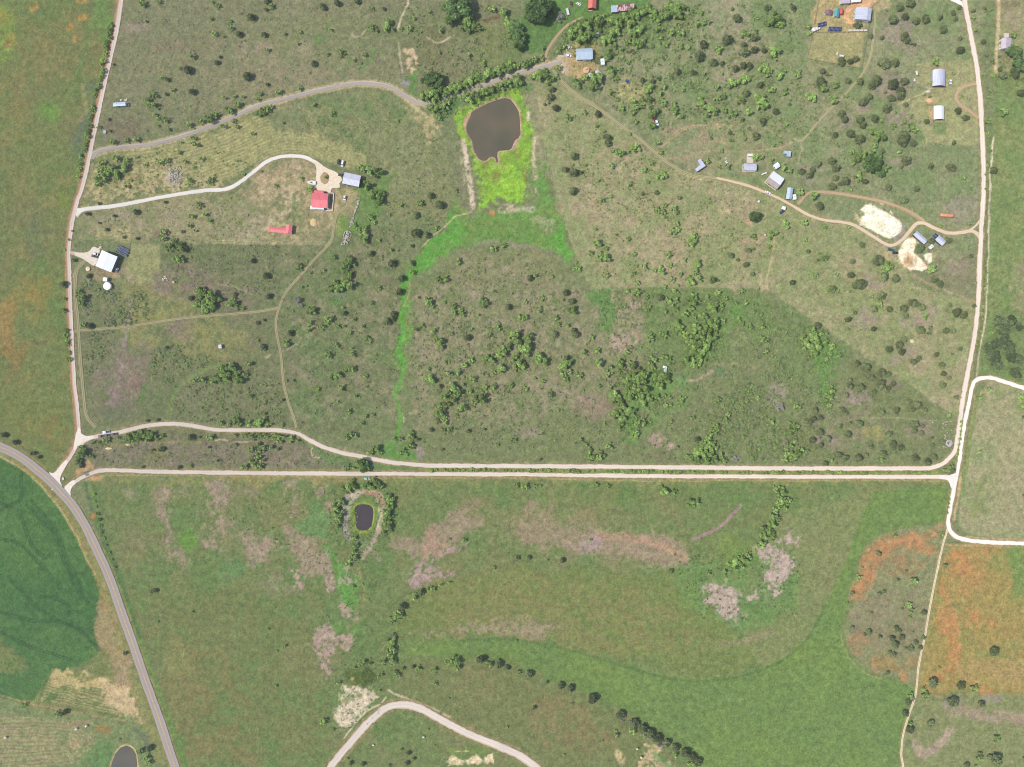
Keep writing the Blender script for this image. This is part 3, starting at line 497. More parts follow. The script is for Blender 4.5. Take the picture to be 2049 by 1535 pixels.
line(T(1,2,[(560,1310),(620,1400),(650,1535),(700,1650),(730,1750)]),14,(88,146,54),8,.75,.3); area(T(1,3,[(660,-100),(760,-60),(830,80),(830,190),(780,280),(740,280),(700,180),(650,60)]), (100,152,64), 6, .85, .15); area(T(1,3,[(600,400),(700,350),(720,440),(640,480)]), (104,150,68), 6, .75, .2); area(T(1,3,[(800,400),(900,390),(890,460),(790,500)]), (104,152,66), 8, .6, .2)
for pl in [T(1,3,[(470,420),(540,370),(600,440),(650,490),(770,500),(770,560),(720,620),(690,560),(620,600),(590,700),(530,720),(500,650),(460,560)]),T(1,3,[(690,240),(750,230),(760,280),(710,340),(680,320)]),T(1,3,[(560,60),(650,40),(660,110),(610,160),(570,130)]),T(1,3,[(520,720),(570,710),(570,800),(545,850),(530,800)]),T(1,3,[(780,300),(830,300),(825,340),(780,340)]),T(1,3,[(270,0),(340,20),(400,90),(350,100)])]: area(pl,(158,144,124),22,.45,.42,16,12), area(pl,(174,150,140),5,.9,.32,7,6)
line(T(1,3,[(820,-50),(850,60),(870,150),(850,250)]),4,(160,138,98),3,.7,.2)
# ring and shore of the small pond
blob(731,1036,37,46,(112,132,74),.8); line([(697,990),(690,1010),(690,1040),(693,1068),(700,1078)],10,(164,152,156),3.5,.9,.25); line([(697,990),(720,984),(745,984),(763,994),(768,1015),(765,1040),(758,1060),(750,1080),(735,1100),(724,1115)],9,(182,160,146),3.5,.9,.3); line([(735,986),(755,990),(766,1004)],8,(186,142,122),3,.9); line([(703,995),(715,990),(700,1010),(697,1030)],8,(190,182,164),3,.8,.35); line([(755,1000),(761,1030),(755,1060)],5,(206,196,166),3,.8,.35)
line(POND2 + [POND2[0]],17,(120,150,56),6,.9,.15); line(POND2 + [POND2[0]],6,(164,172,48),3,.85,.15); blob(731,1088,14,8,(130,150,110),.6,.3,7)
line([(740,1100),(760,1120)],8,(160,140,130),4,.6,.3); area(T(1,2,[(720,1500),(760,1430),(770,1520),(740,1600),(710,1600)]),(176,156,146),5,.8,.35,7)
# brown weed bands
WB = (156,138,118)
area(T(1,2,[(1060,1300),(1180,1240),(1290,1240),(1450,1130),(1640,980),(1770,910),(1760,970),(1660,1040),(1850,1060),(1780,1180),(1600,1260),(1500,1330),(1340,1430),(1250,1400),(1200,1330),(1100,1320)]), WB, 10, .85, .18, 16, 5)
line(T(1,2,[(1290,1250),(1400,1170),(1550,1080),(1650,980),(1770,915)]),4,(148,124,112),3,.8,.2); area(T(1,2,[(1300,1250),(1460,1140),(1540,1280),(1400,1360),(1340,1430)]), (172,142,120), 5, .7, .3, 7)
area(T(1,2,[(1250,1480),(1340,1430),(1700,1280),(1660,1320),(1420,1420),(1480,1560),(1400,1640),(1230,1640)]), (160,138,134), 5, .85, .33, 7); area(T(1,3,[(1220,-60),(1420,-60),(1560,10),(1420,60),(1300,60),(1240,110)]), (174,150,146), 5, .85, .33, 7)
area([(1000,1040),(1090,1030),(1260,1055),(1360,1075),(1400,1120),(1340,1155),(1180,1125),(1020,1095)], (146,136,104), 26, .5, .42, 16, 14); area([(1030,1048),(1090,1045),(1180,1062),(1260,1070),(1340,1080),(1382,1110),(1380,1135),(1330,1140),(1270,1118),(1180,1110),(1110,1090),(1040,1080)], WB, 10, .85, .16, 16, 6); line([(1200,1072),(1280,1080),(1340,1100),(1370,1120)],14,(178,144,120),7,.75,.3); area([(1150,1085),(1210,1080),(1205,1108),(1170,1105)], (164,142,142), 6, .8, .3, 7)
blob(1080,1020,32,20,(158,138,116),.75,.36); blob(1180,1030,25,18,(136,128,92),.7,.3); blob(1120,1050,90,30,(140,132,98),.4,.3); blob(960,1010,35,28,(138,130,94),.6,.35); line([(1385,1080),(1420,1066),(1450,1045),(1475,1020),(1482,1012)],6,(158,128,132),3,.9,.12); blob(980,1150,60,12,(138,132,92),.4)
area([(820,1190),(900,1160),(1040,1135),(1180,1140),(1340,1150),(1420,1200),(1500,1290),(1560,1330),(1440,1362),(1340,1350),(1200,1300),(1080,1285),(900,1275),(800,1290),(800,1230)], (118,131,70), 14, .8); area([(880,1180),(1040,1150),(1300,1180),(1440,1300),(1200,1300),(900,1270)], (138,131,84), 22, .5, .42, 16); area([(820,1270),(920,1255),(1040,1240),(1140,1265),(1060,1275),(920,1265)], (160,142,122), 8, .7, .35, 7)
area([(1440,1060),(1530,1100),(1540,1120),(1480,1140),(1440,1120)], (124,146,60), 12, .5); area([(1530,1050),(1720,980),(1740,1000),(1730,1090),(1690,1200),(1600,1320),(1520,1340),(1480,1280),(1600,1180),(1590,1120)], (130,136,88), 10, .7, .2); area([(1340,1140),(1540,1100),(1600,1120),(1590,1230),(1500,1260),(1380,1220)], (104,142,72), 10, .7, .4)
for pl in [T(3,2,[(0,1280),(60,1290),(130,1340),(220,1430),(190,1535),(60,1700),(0,1620)]),T(2,3,[(1540,110),(1680,50),(1740,100),(1800,170),(1840,330),(1800,360),(1700,320),(1620,260),(1550,180)]),T(2,3,[(1880,140),(1950,110),(1980,160),(1890,180)]),T(2,3,[(2000,0),(2060,0),(2060,100),(2010,70)]),T(3,2,[(160,1220),(230,1240),(220,1290),(150,1270)]),T(2,2,[(1940,1340),(2050,1290),(2060,1400),(1980,1400)])]: area(pl,(160,146,134),22,.45,.42,16,12), area(pl,(182,161,156),5,.92,.28,7,6)
line([(1440,1290),(1500,1280),(1540,1265)],14,(146,136,104),8,.6,.3)
# hay meadow
HAY = [(1745,985),(1895,972),(1893,1042),(1862,1046),(1790,1056),(1748,1078),(1720,1110),(1700,1180),(1682,1258),(1694,1302),(1735,1345),(1800,1362),(1838,1378),(1832,1392),(1806,1470),(1790,1545),(1800,1660),(1460,1660),(1380,1520),(1290,1445),(1200,1395),(1110,1360),(1020,1325),(960,1312),(920,1318),(840,1310),(800,1312),(830,1292),(900,1280),(1020,1278),(1100,1290),(1180,1310),(1260,1335),(1330,1355),(1400,1362),(1470,1355),(1530,1337),(1580,1310),(1620,1270),(1660,1200),(1690,1130),(1715,1060)]
area(HAY, (110,136,68), 3, .97, 0, 16, 1.5); area(HAY, (120,144,66), 14, .6, .5, 45); area(HAY, (104,132,74), 14, .5, .52, 120, 8, 341)
line([(920,1282),(1020,1280),(1100,1292),(1180,1312),(1260,1337),(1330,1356),(1400,1363),(1470,1357),(1530,1339),(1580,1312),(1620,1272),(1650,1215)],5,(88,114,62),4,.7); line([(1262,1395),(1290,1403),(1320,1430),(1360,1470),(1410,1510)],2,(140,156,90),2,.6,.2); line([(1682,1270),(1690,1300),(1712,1330),(1740,1352),(1765,1358)],2.4,(166,160,112),2,.7,.15)
area([(1020,1330),(1110,1365),(1200,1400),(1290,1450),(1370,1525),(1340,1640),(1100,1640),(1060,1515),(940,1460),(840,1410),(790,1395),(800,1330),(900,1322)], (118,126,78), 6, .9); area([(1040,1370),(1180,1420),(1240,1500),(1080,1500)], (138,122,82), 16, .6, .42, 16); blob(955,1370,55,35,(132,128,84),.6,.4)
area(T(2,3,[(990,1535),(1020,1480),(1080,1370),(1150,1420),(1230,1470),(1300,1530),(1280,1640),(1000,1640)]), (200,176,140), 5, .85, .36, 7); blob(1242,1516,9,14,(206,186,142),.8,.4,7); line([(1310,1510),(1345,1540)],12,(92,140,80),8,.7,.2)
# white quarry scrape and weedy pool
area(T(1,3,[(720,890),(800,880),(830,930),(940,920),(960,980),(900,1040),(820,1140),(790,1200),(700,1230),(650,1170),(640,1060),(700,1030),(680,980)]), (212,196,176), 4, .95, .28, 7, 4); area(T(1,3,[(700,1000),(760,960),(850,950),(800,1020),(720,1040)]), (122,134,70), 4, .8, .3, 7)
area(T(1,3,[(705,790),(760,760),(830,755),(890,720),(940,745),(975,800),(940,860),(850,890),(830,870),(760,850),(720,830)]), (78,96,38), 4, .95, .05, 7, 3); area(T(1,3,[(740,800),(830,780),(860,830),(760,850)]), (110,126,56), 4, .6, .3, 7); blob(705,1358,4,3,(196,166,110),.8)
line(T(1,3,[(1040,980),(1000,1030),(900,1080),(820,1160),(740,1260),(710,1300)]),2.6,(222,208,184),2,.9,.15); line(T(1,3,[(1060,920),(1130,960),(1240,1000),(1400,1060),(1560,1140)]),3.4,(206,190,166),2,.85,.3); line(T(1,3,[(700,870),(670,940),(660,1010)]),2,(196,188,150),2,.7,.2)
area(T(1,3,[(1490,1480),(1600,1470),(1680,1480),(1780,1460),(1880,1440),(1900,1500),(1800,1520),(1560,1520)]), (222,202,168), 3, .95, .3, 7, 3); line(T(1,3,[(1550,1400),(1650,1415),(1760,1415),(1860,1400)]),7,(120,140,62),3,.85,.15); line(T(1,3,[(1600,1410),(1700,1412)]),2.5,(206,190,140),2,.8,.3)
# triangle between the paired roads, verges
area([(168,895),(230,872),(330,856),(400,862),(520,868),(600,876),(680,912),(740,928),(740,938),(215,934),(180,932)], (120,121,88), 5, .95, 0, 16, 3); area([(168,895),(520,868),(690,915),(690,935),(180,932)], (136,124,112), 8, .65, .45, 16); area([(600,880),(690,912),(760,928),(740,938),(640,930)], (98,138,74), 6, .7, .25); blob(560,930,45,12,(150,132,116),.6,.4,7); line([(210,893),(300,885),(400,885)],5,(152,142,96),4,.6,.35); blob(313,908,18,14,(130,134,70),.6,.3); line([(430,881),(455,881)],3,(204,180,156),2,.85); line([(468,884),(500,884)],3,(200,180,160),2,.8,.3); line([(625,898),(622,905),(628,915),(640,918)],3,(206,186,142),2,.8,.3)
area([(152,936),(205,932),(205,940),(160,955)], (190,150,106), 3, .85, .1, 7); area([(160,962),(205,952),(205,962),(165,966)], (200,158,116), 3, .85, .1, 7); area([(112,955),(150,905),(156,930),(150,955),(135,970),(124,970)], (126,130,80), 3, .9); line([(100,930),(130,905),(146,880)],5,(140,130,80),4,.6,.2)
line([(1024,941),(1500,945),(1880,946)],9,(112,150,68),5,.9); line([(760,934),(900,940),(1024,941)],8,(98,138,64),5,.8)
# crops west of the county road
CROP = [(-9000,905),(-120,905),(0,918),(30,930),(50,945),(80,972),(105,1000),(130,1034),(150,1068),(166,1105),(180,1134),(193,1160),(205,1190),(208,1202),(193,1280),(196,1310),(160,1330),(120,1345),(80,1375),(70,1400),(40,1402),(-160,1390),(-9000,1390)]
area([(-9000,870),(-120,880),(0,905),(40,925),(90,962),(125,1000),(150,1035),(170,1075),(200,1130),(240,1240),(290,1390),(330,1500),(320,1640),(-9000,1640)], (136,138,84), 3, .97, 0, 16, 1)
area(CROP, (82,122,62), 3, 1, 0, 16, 1.5); area(CROP, (96,132,64), 10, .6, .48, 45); area(CROP, (70,112,60), 10, .5, .55, 120, 4, 371)
for pl in [[(-40,990),(10,1010),(40,1030),(60,1085),(90,1120)],[(0,1020),(40,1000),(42,960),(44,945)],[(60,1000),(110,1060),(130,1110),(150,1150),(175,1210)],[(50,1010),(100,1060),(122,1110),(145,1160),(165,1200)],[(0,1080),(40,1090),(100,1150),(120,1180)],[(20,1160),(60,1200),(110,1240),(200,1270)],[(80,1195),(120,1200),(140,1220),(130,1240)],[(0,1225),(60,1240),(140,1250),(200,1300)],[(0,1265),(50,1290),(140,1320)]]: ruts(pl,4.2,(42,80,44),2.3,.85,.0)
stripes([(-150,930),(60,960),(150,1080),(205,1200),(195,1300),(-150,1300)],[(-150,1000),(20,1010),(90,1090),(150,1180),(210,1320)],5.5,(64,104,60),.6); stripes([(0,1300),(200,1300),(195,1345),(0,1400)],[(0,1360),(280,1440)],5,(66,106,64),.5)
area([(100,1345),(140,1350),(190,1362),(250,1372),(268,1385),(286,1440),(240,1440),(180,1425),(78,1400),(80,1380)], (96,122,64), 4, .95, 0, 16, 3); area([(100,1346),(150,1350),(190,1360),(250,1372),(266,1390),(210,1388),(150,1372),(110,1362)], (192,174,116), 7, .9, .12, 16); area([(200,1365),(260,1375),(284,1438),(230,1428),(205,1400)], (208,182,146), 9, .92, .1, 16); stripes([(100,1352),(240,1372),(284,1440),(80,1402)],[(60,1340),(290,1400)],6,(192,170,122),.75)
area([(200,1190),(222,1205),(240,1280),(258,1335),(264,1372),(236,1368),(216,1330),(204,1290),(192,1262)], (162,144,102), 8, .9, .05, 16); area([(220,1320),(256,1320),(266,1370),(238,1370)], (168,146,116), 4, .8); area([(175,1300),(200,1300),(215,1330),(240,1345),(190,1345)], (112,128,66), 5, .8, .2); area([(-60,1270),(0,1290),(30,1308),(48,1332),(38,1345),(0,1334),(-60,1310)], (132,134,78), 12, .7, .25)
line([(0,1392),(40,1402),(100,1416),(200,1435),(290,1446)],3,(176,152,110),2.5,.85,.1); line([(170,1075),(198,1140),(216,1205),(242,1290),(262,1370),(290,1440)],5,(160,142,90),4,.7,.2); line([(0,914),(50,942),(100,992),(140,1050),(165,1100),(190,1150)],3.4,(196,180,128),2.5,.85,.1); line([(30,925),(80,965),(125,1018),(155,1072),(185,1140),(215,1220)],5,(166,134,66),4,.6,.25)
area([(-9000,1400),(0,1400),(150,1430),(280,1448),(320,1540),(320,1640),(-9000,1640)], (124,138,90), 4, .97); stripes([(-150,1420),(120,1440),(190,1470),(195,1510),(140,1530),(-150,1560)],[(-160,1485),(100,1480),(150,1490),(160,1500),(150,1510),(100,1515),(-160,1530)],7,(176,156,118),.8); blob(15,1460,14,10,(168,144,124),.7,.35,7); blob(155,1448,30,6,(168,142,112),.7,.35,7); blob(205,1462,16,10,(158,130,66),.7,.3); blob(155,1490,10,10,(186,154,124),.7,.4,7); area([(180,1500),(220,1480),(230,1540),(180,1540)], (96,138,76), 6, .7); line([(272,1462),(290,1480),(298,1500)],10,(106,112,98),6,.7)
line(POND3 + [POND3[0]],10,(130,132,84),4,.9); line(POND3 + [POND3[0]],6.5,(206,184,130),2.5,.95,0)
line([(222,1151),(254,1240),(290,1345),(330,1450),(362,1545)],8,(104,140,62),4,.85,.1,7,1,-12); line([(180,1050),(210,1120),(230,1180),(265,1280)],7,(80,112,66),5,.7,.2,7,1,-16); line([(150,985),(175,965),(190,1010),(215,1090)],4,(118,142,82),3,.6); line([(170,966),(176,990),(190,1040),(215,1105),(240,1160)],6,(86,118,76),4,.8,.15); blob(187,1034,4,7,(190,124,54),.8)
# road margins
line(COUNTY, 26, (140,138,78), 5, .8); line(COUNTY, 22, (150,136,90), 3, .5, .3)
line(WEST, 15, (150,128,92), 4, .85, 0, 7, 1); line(WEST, 5, (186,140,104), 2.5, .9, .1, 7, .5, 5.2)
line(LANE, 15, (190,172,136), 4, .85, .2); line(DRIVE, 12, (166,150,112), 4, .6, .2); line(NORTHPAIR, 14, (158,142,104), 5, .7, .15); line(SOUTHPAIR, 15, (160,138,98), 5, .7, .15); line(EASTIN, 13, (166,146,104), 4, .75, .1); line(SOUTHCURVE, 24, (150,136,96), 5, .8, .1); line(HOME, 12, (160,144,104), 4, .7, .1); line(SOUTHTRACK, 8, (160,150,104), 3, .7, .1)
# little speckle, then hand over
sp = rng.random(GX.shape).astype(np.float32)
A *= (1 + (sp - .5) * .16 + (NF - .5) * .22)[..., None]
tintv = np.stack([(NZ[7] - .5) * .09, (NZ[16] - .5) * -.05, (NZ[7] - .5) * .05], -1)
A *= (1 + tintv)
A *= np.array((1.13, 1.08, .90), np.float32)
A += .07 * (A.mean(-1, keepdims=True) - A)
mx_ = A.max(-1); st = (mx_ - A.min(-1)) / np.maximum(mx_, 1e-4)
A += (smooth((st - .5) / .5) * .08)[..., None] * (A.mean(-1, keepdims=True) - A)
# relief: tufty, only ever below the datum, and the basins of the ponds
Z = -0.28 * NF - 0.12 * sp
for PD, dep in ((POND1, 1.6), (POND2, 1.6), (POND3, 1.6)):
    sl = slc(PD, 14); d = sdist(PD, GX[sl], GY[sl])
    Z[sl] = Z[sl] * (1 - smooth((d + 4) / 4)) - smooth((d + 3) / 6) * dep
W_ = len(gx); Hh = len(gy)
V = np.stack([(GX - CX) * S, -(GY - CY) * S, Z], -1).reshape(-1, 3)
idx = np.arange(W_ * Hh).reshape(Hh, W_)
Q = np.stack([idx[1:, :-1], idx[1:, 1:], idx[:-1, 1:], idx[:-1, :-1]], -1).reshape(-1, 4)
gm = mesh_np("ground", V, Q, np.clip(A.reshape(-1, 3) / K, 0.004, .8))
M_GROUND = attr_mat("ground_cover", "tint", fine=.42, s1=.75, s2=.2, hue=.06, bump=.6, drough=.3)
gm.materials.append(M_GROUND)
tag(link(bpy.data.objects.new("ground", gm)), kind="structure")
# ------------------------------------------------------------------ roads and ponds as sheets of their own
def road_mat(name, stops, var=.1, vs=.8):
    m = bpy.data.materials.new(name); m.use_nodes = True
    nt = m.node_tree; L = nt.links.new; b = nt.nodes["Principled BSDF"]
    b.inputs["Roughness"].default_value = .95; b.inputs["Specular IOR Level"].default_value = .1
    if "Diffuse Roughness" in b.inputs: b.inputs["Diffuse Roughness"].default_value = .6
    a = nt.nodes.new("ShaderNodeAttribute"); a.attribute_name = "across"
    r = nt.nodes.new("ShaderNodeValToRGB"); els = r.color_ramp.elements
    while len(els) < len(stops): els.new(.5)
    for e, (p, c) in zip(els, stops): e.position = p; e.color = alb(*c) + (1,)
    tc = nt.nodes.new("ShaderNodeTexCoord"); n = nt.nodes.new("ShaderNodeTexNoise")
    n.inputs["Scale"].default_value = vs; n.inputs["Detail"].default_value = 5
    L(tc.outputs["Object"], n.inputs["Vector"])
    n2 = nt.nodes.new("ShaderNodeTexNoise"); n2.inputs["Scale"].default_value = .05; n2.inputs["Detail"].default_value = 3
    L(tc.outputs["Object"], n2.inputs["Vector"])
    ad = nt.nodes.new("ShaderNodeMath"); ad.operation = 'ADD'; L(n.outputs["Fac"], ad.inputs[0]); L(n2.outputs["Fac"], ad.inputs[1])
    mr = nt.nodes.new("ShaderNodeMapRange"); mr.inputs[1].default_value = .6; mr.inputs[2].default_value = 1.4; mr.inputs[3].default_value = 1 - var; mr.inputs[4].default_value = 1 + var
    L(ad.outputs[0], mr.inputs[0])
    wob = nt.nodes.new("ShaderNodeMath"); wob.operation = 'MULTIPLY_ADD'; wob.inputs[1].default_value = .22; L(n2.outputs["Fac"], wob.inputs[0])
    sb = nt.nodes.new("ShaderNodeMath"); sb.operation = 'SUBTRACT'; L(a.outputs["Fac"], sb.inputs[0]); sb.inputs[1].default_value = .11
    L(sb.outputs[0], wob.inputs[2]); L(wob.outputs[0], r.inputs[0])
    vm = nt.nodes.new("ShaderNodeVectorMath"); vm.operation = 'SCALE'; L(r.outputs[0], vm.inputs[0]); L(mr.outputs[0], vm.inputs["Scale"])
    L(vm.outputs[0], b.inputs["Base Color"])
    return m
def strip(name, pts, w, m, z, wob=.5, kind="structure", parent=None, endw=None):
    p = catmull(pts, 3.0); n = len(p)
    t = np.gradient(p, axis=0); t /= np.linalg.norm(t, axis=1)[:, None] + 1e-9
    nr = np.stack([-t[:, 1], t[:, 0]], 1)
    s = np.cumsum(np.r_[0, np.linalg.norm(np.diff(p, axis=0), axis=1)])
    ww = np.interp(s / s[-1], [0, 1], w) if isinstance(w, (tuple, list)) else np.full(n, float(w))
    if endw:   # flares where it meets another road
        for e, sd in endw: 
            q = s if sd == 0 else s[-1] - s
            ww = ww + e * np.exp(-(q / 9.0) ** 2)
    U = np.linspace(-1, 1, 7); Vv = np.zeros((n, 7, 3), np.float32); ac = np.zeros((n, 7), np.float32)
    sd = abs(hash(name)) % 1 + len(pts)
    for k, u in enumerate(U):
        e = 0
        if abs(u) == 1 and wob: e = (vnoise(s / 5, s * 0 + k, 700 + len(pts)) - .5) * 2 * wob + (vnoise(s / 40, s * 0 + k, 720 + len(pts)) - .5) * 2 * wob
        q = p + nr * ((ww / 2 + e) * u)[:, None]
        Vv[:, k, 0] = (q[:, 0] - CX) * S; Vv[:, k, 1] = -(q[:, 1] - CY) * S
        Vv[:, k, 2] = z + (0.0 if abs(u) < 1 else -.02) ; ac[:, k] = u * .5 + .5
    ix = np.arange(n * 7).reshape(n, 7)
    Qd = np.stack([ix[:-1, :-1], ix[1:, :-1], ix[1:, 1:], ix[:-1, 1:]], -1).reshape(-1, 4)
    me = mesh_np(name, Vv.reshape(-1, 3), Qd)
    nz = me.polygons[0].normal.z
    if nz < 0: me.flip_normals()
    at = me.attributes.new("across", 'FLOAT', 'POINT'); at.data.foreach_set("value", ac.ravel())
    me.materials.append(m)
    return tag(link(bpy.data.objects.new(name, me), parent), kind=kind)
def sheet(name, pts, m, z, kind="structure", sub=4, parent=None):
    p = catmull(list(pts) + [pts[0]], sub)[:-1]
    mb = MB(); mb.add([tuple(P(x, y)[:2]) + (z,) for x, y in p], [tuple(range(len(p)))])
    me = mb.mesh(name)
    if me.polygons[0].normal.z < 0: me.flip_normals()
    me.materials.append(m)
    return tag(link(bpy.data.objects.new(name, me), parent), kind=kind)
G_PALE = road_mat("pale_gravel", [(0,(204,176,146)),(.12,(232,212,190)),(.3,(240,226,208)),(.5,(232,216,196)),(.7,(242,230,214)),(.9,(230,210,184)),(1,(200,172,136))])
G_WHITE = road_mat("white_caliche", [(0,(222,200,168)),(.1,(248,238,222)),(.5,(250,243,234)),(.9,(246,234,214)),(1,(214,188,150))])
G_WARM = road_mat("warm_gravel", [(0,(200,180,148)),(.1,(240,228,210)),(.3,(240,226,208)),(.45,(222,202,182)),(.6,(240,224,206)),(.74,(226,196,168)),(.9,(208,162,124)),(1,(176,138,100))], .1)
G_TAN = road_mat("tan_gravel", [(0,(184,160,122)),(.15,(222,198,166)),(.35,(230,210,182)),(.5,(216,194,164)),(.65,(230,210,182)),(.85,(222,196,160)),(1,(180,154,114))])
G_RUT = road_mat("rutted_caliche", [(0,(170,156,110)),(.15,(236,214,176)),(.3,(240,222,190)),(.5,(188,168,120)),(.7,(240,222,190)),(.85,(230,206,166)),(1,(164,150,104))], .15)
G_LANE = road_mat("worn_chipseal", [(0,(204,184,148)),(.14,(214,200,176)),(.28,(194,182,170)),(.45,(180,170,162)),(.55,(194,182,170)),(.72,(186,175,166)),(.88,(196,178,148)),(1,(200,178,138))], .14)
G_ASPH = road_mat("county_chipseal", [(0,(160,146,118)),(.05,(198,185,170)),(.2,(192,179,168)),(.36,(182,170,161)),(.5,(192,179,168)),(.64,(182,170,161)),(.8,(194,181,168)),(.95,(196,182,166)),(1,(156,140,106))], .07)
LINEP = mat("worn_yellow_line", (222, 176, 104), .9, .2, .6)
G_DIRT = road_mat("two_rut_dirt", [(0,(146,146,102)),(.16,(166,158,114)),(.28,(208,188,148)),(.4,(166,156,112)),(.5,(146,144,100)),(.6,(166,156,112)),(.72,(210,190,150)),(.84,(164,156,112)),(1,(146,146,102))], .12)
G_DIRT2 = road_mat("reddish_dirt", [(0,(150,144,104)),(.2,(196,166,130)),(.35,(208,176,140)),(.5,(178,154,116)),(.65,(208,176,140)),(.82,(194,164,126)),(1,(150,144,104))], .12)
strip("dirt_track", [(1108,142),(1124,162),(1149,185),(1186,210),(1224,237),(1261,265),(1279,278),(1311,305),(1345,332),(1386,350),(1436,357)], 6, G_DIRT, .02, .5)
strip("dirt_track", [(712,396),(690,415),(674,431),(668,454),(662,484),(632,516),(607,544),(577,579),(561,609),(552,646),(556,679),(562,709),(565,746),(568,768),(577,805),(587,833),(593,856)], 5.6, G_DIRT, .02, .5)
strip("dirt_track", [(150,662),(200,658),(250,654),(375,636),(512,624),(561,615)], 5.4, G_DIRT, .015, .5)
strip("dirt_track", [(176,519),(162,531),(153,546),(150.5,584),(155.5,634),(160,709),(165,768),(170,818),(176,838),(192,856)], 7, G_DIRT, .018, .5)
strip("dirt_track", [(1596,408),(1603,402),(1615,388),(1640,384),(1686,389),(1761,402.5),(1811,419),(1841,436.5),(1850,445)], 6, G_DIRT2, .02, .5)
strip("dirt_track", [(1953,167),(1935,171),(1922,178),(1914,188),(1913,198),(1922,210),(1940,222),(1959,237)], 6.5, G_DIRT2, .02, .5)
strip("dirt_track", [(1096,134),(1092,120),(1096,100),(1110,78),(1130,55),(1150,42),(1168,35)], 6, G_DIRT2, .02, .5)
strip("dirt_track", [(1752,22),(1749,60),(1742,110),(1730,140),(1712,165),(1690,190),(1670,210),(1640,240),(1620,265),(1608,278),(1600,283),(1588,277)], 5, G_DIRT, .02, .5)
strip("southern_track", SOUTHTRACK, 4.6, G_RUT, .03, .4)
strip("homestead_road", HOME, (8.5, 5), G_TAN, .03, .6, endw=[(6, 0)])
strip("homestead_fork", HOMEFORK, 4.5, G_TAN, .045, .5)
strip("north_fork", NEFORK, 8, G_WHITE, .03, .5)
strip("barn_drive", BARNDRIVE, (7, 12), G_TAN, .025, 1.0)
strip("farm_drive", DRIVE, (8, 7), G_WHITE, .03, .5, endw=[(12, 0)])
strip("lane", LANE, 8.6, G_LANE, .035, .9, endw=[(9, 0)])
strip("west_road", WEST, (11, 8.6), G_WARM, .05, .5, endw=[(18, 1)])
strip("upper_gravel_road", NORTHPAIR, (8.2, 10.2), G_PALE, .06, .8, endw=[(13, 0)])
strip("lower_gravel_road", SOUTHPAIR, 8.6, G_PALE, .055, .8, endw=[(9, 0), (8, 1)])
strip("east_gravel_road", EASTIN, 8.2, G_WHITE, .075, .8)
strip("curving_gravel_road", SOUTHCURVE, 15, G_PALE, .03, 1.0)
cr = strip("county_road", COUNTY, 18.5, G_ASPH, .09, .25)
strip("centre_line", COUNTY, 1.5, LINEP, .105, .12, parent=cr, kind=None)
GRAV = mat("yard_gravel", (236, 216, 186), .95, .1, .5, bump=.2)
sheet("gravel_yard", [(627,324),(637,326),(655,337),(670,343),(679,350),(685,360),(679,367),(680,375),(664,377),(662,384),(650,383.5),(635,380),(632,362),(633,337)], GRAV, .055)
sheet("barn_yard", [(150,505),(165,506),(178,503),(186,494),(194,496),(200,501),(190,531),(175,524),(166,518),(150,511)], mat("barn_yard_gravel", (228, 210, 188), .95, .1, .4, bump=.2), .045)
APR = mat("junction_gravel", (236, 221, 203), .95, .08, .5, bump=.2)
sheet("west_junction", [(152,868),(157,856),(161,857),(162.5,866),(167,870),(174,872.5),(186,872),(187,877),(172,882),(163,887),(155,895),(149,900),(147,897)], APR, .066, sub=2)
sheet("county_junction", [(98,944),(104,946.5),(111,944),(120,933),(131,921),(136,924),(128,940),(122,952),(120.5,962),(124,972),(128,984),(118,977),(106,964)], APR, .068, sub=2)
sheet("lower_junction", [(129,974),(135,969),(146,961),(152,966),(145,974),(141,984),(142,994),(136,990)], APR, .067, sub=2)
sheet("east_junction", [(1880,950),(1895,951.5),(1908,948),(1916,946),(1912,962),(1906,978),(1902,974),(1899,965),(1893,960),(1880,958)], mat("east_junction_gravel", (246,236,220), .95, .06, .5, bump=.2), .08, sub=2)
def water(name, rgb, rough):
    m = bpy.data.materials.new(name); m.use_nodes = True
    nt = m.node_tree; L = nt.links.new; b = nt.nodes["Principled BSDF"]
    b.inputs["Roughness"].default_value = rough; b.inputs["IOR"].default_value = 1.33
    tc = nt.nodes.new("ShaderNodeTexCoord"); n = nt.nodes.new("ShaderNodeTexNoise"); n.inputs["Scale"].default_value = .045; n.inputs["Detail"].default_value = 6
    L(tc.outputs["Object"], n.inputs["Vector"])
    r = nt.nodes.new("ShaderNodeValToRGB"); c = np.array(alb(*rgb))
    r.color_ramp.elements[0].position = .3; r.color_ramp.elements[1].position = .7
    r.color_ramp.elements[0].color = tuple(c * (.78, .86, .82)) + (1,); r.color_ramp.elements[1].color = tuple(c * (1.22, 1.1, 1.0)) + (1,)
    L(n.outputs["Fac"], r.inputs[0]); L(r.outputs[0], b.inputs["Base Color"])
    n2 = nt.nodes.new("ShaderNodeTexNoise"); n2.inputs["Scale"].default_value = 1.2; n2.inputs["Detail"].default_value = 3; L(tc.outputs["Object"], n2.inputs["Vector"])
    bp = nt.nodes.new("ShaderNodeBump"); bp.inputs["Strength"].default_value = .12; bp.inputs["Distance"].default_value = .2
    L(n2.outputs["Fac"], bp.inputs["Height"]); L(bp.outputs[0], b.inputs["Normal"])
    return m
WZ = -.55
def pond(name, pts, m):
    q = np.asarray(pts); c = q.mean(0)
    return sheet(name, [tuple(v + (v - c) / np.linalg.norm(v - c) * .4) for v in q], m, WZ)
pond("stock_pond_water", POND1, water("muddy_water", (105, 97, 79), .25))
pond("small_pond_water", POND2, water("dark_water", (70, 64, 68), .2))
pond("roadside_pond_water", POND3, water("grey_water", (96, 94, 84), .2))
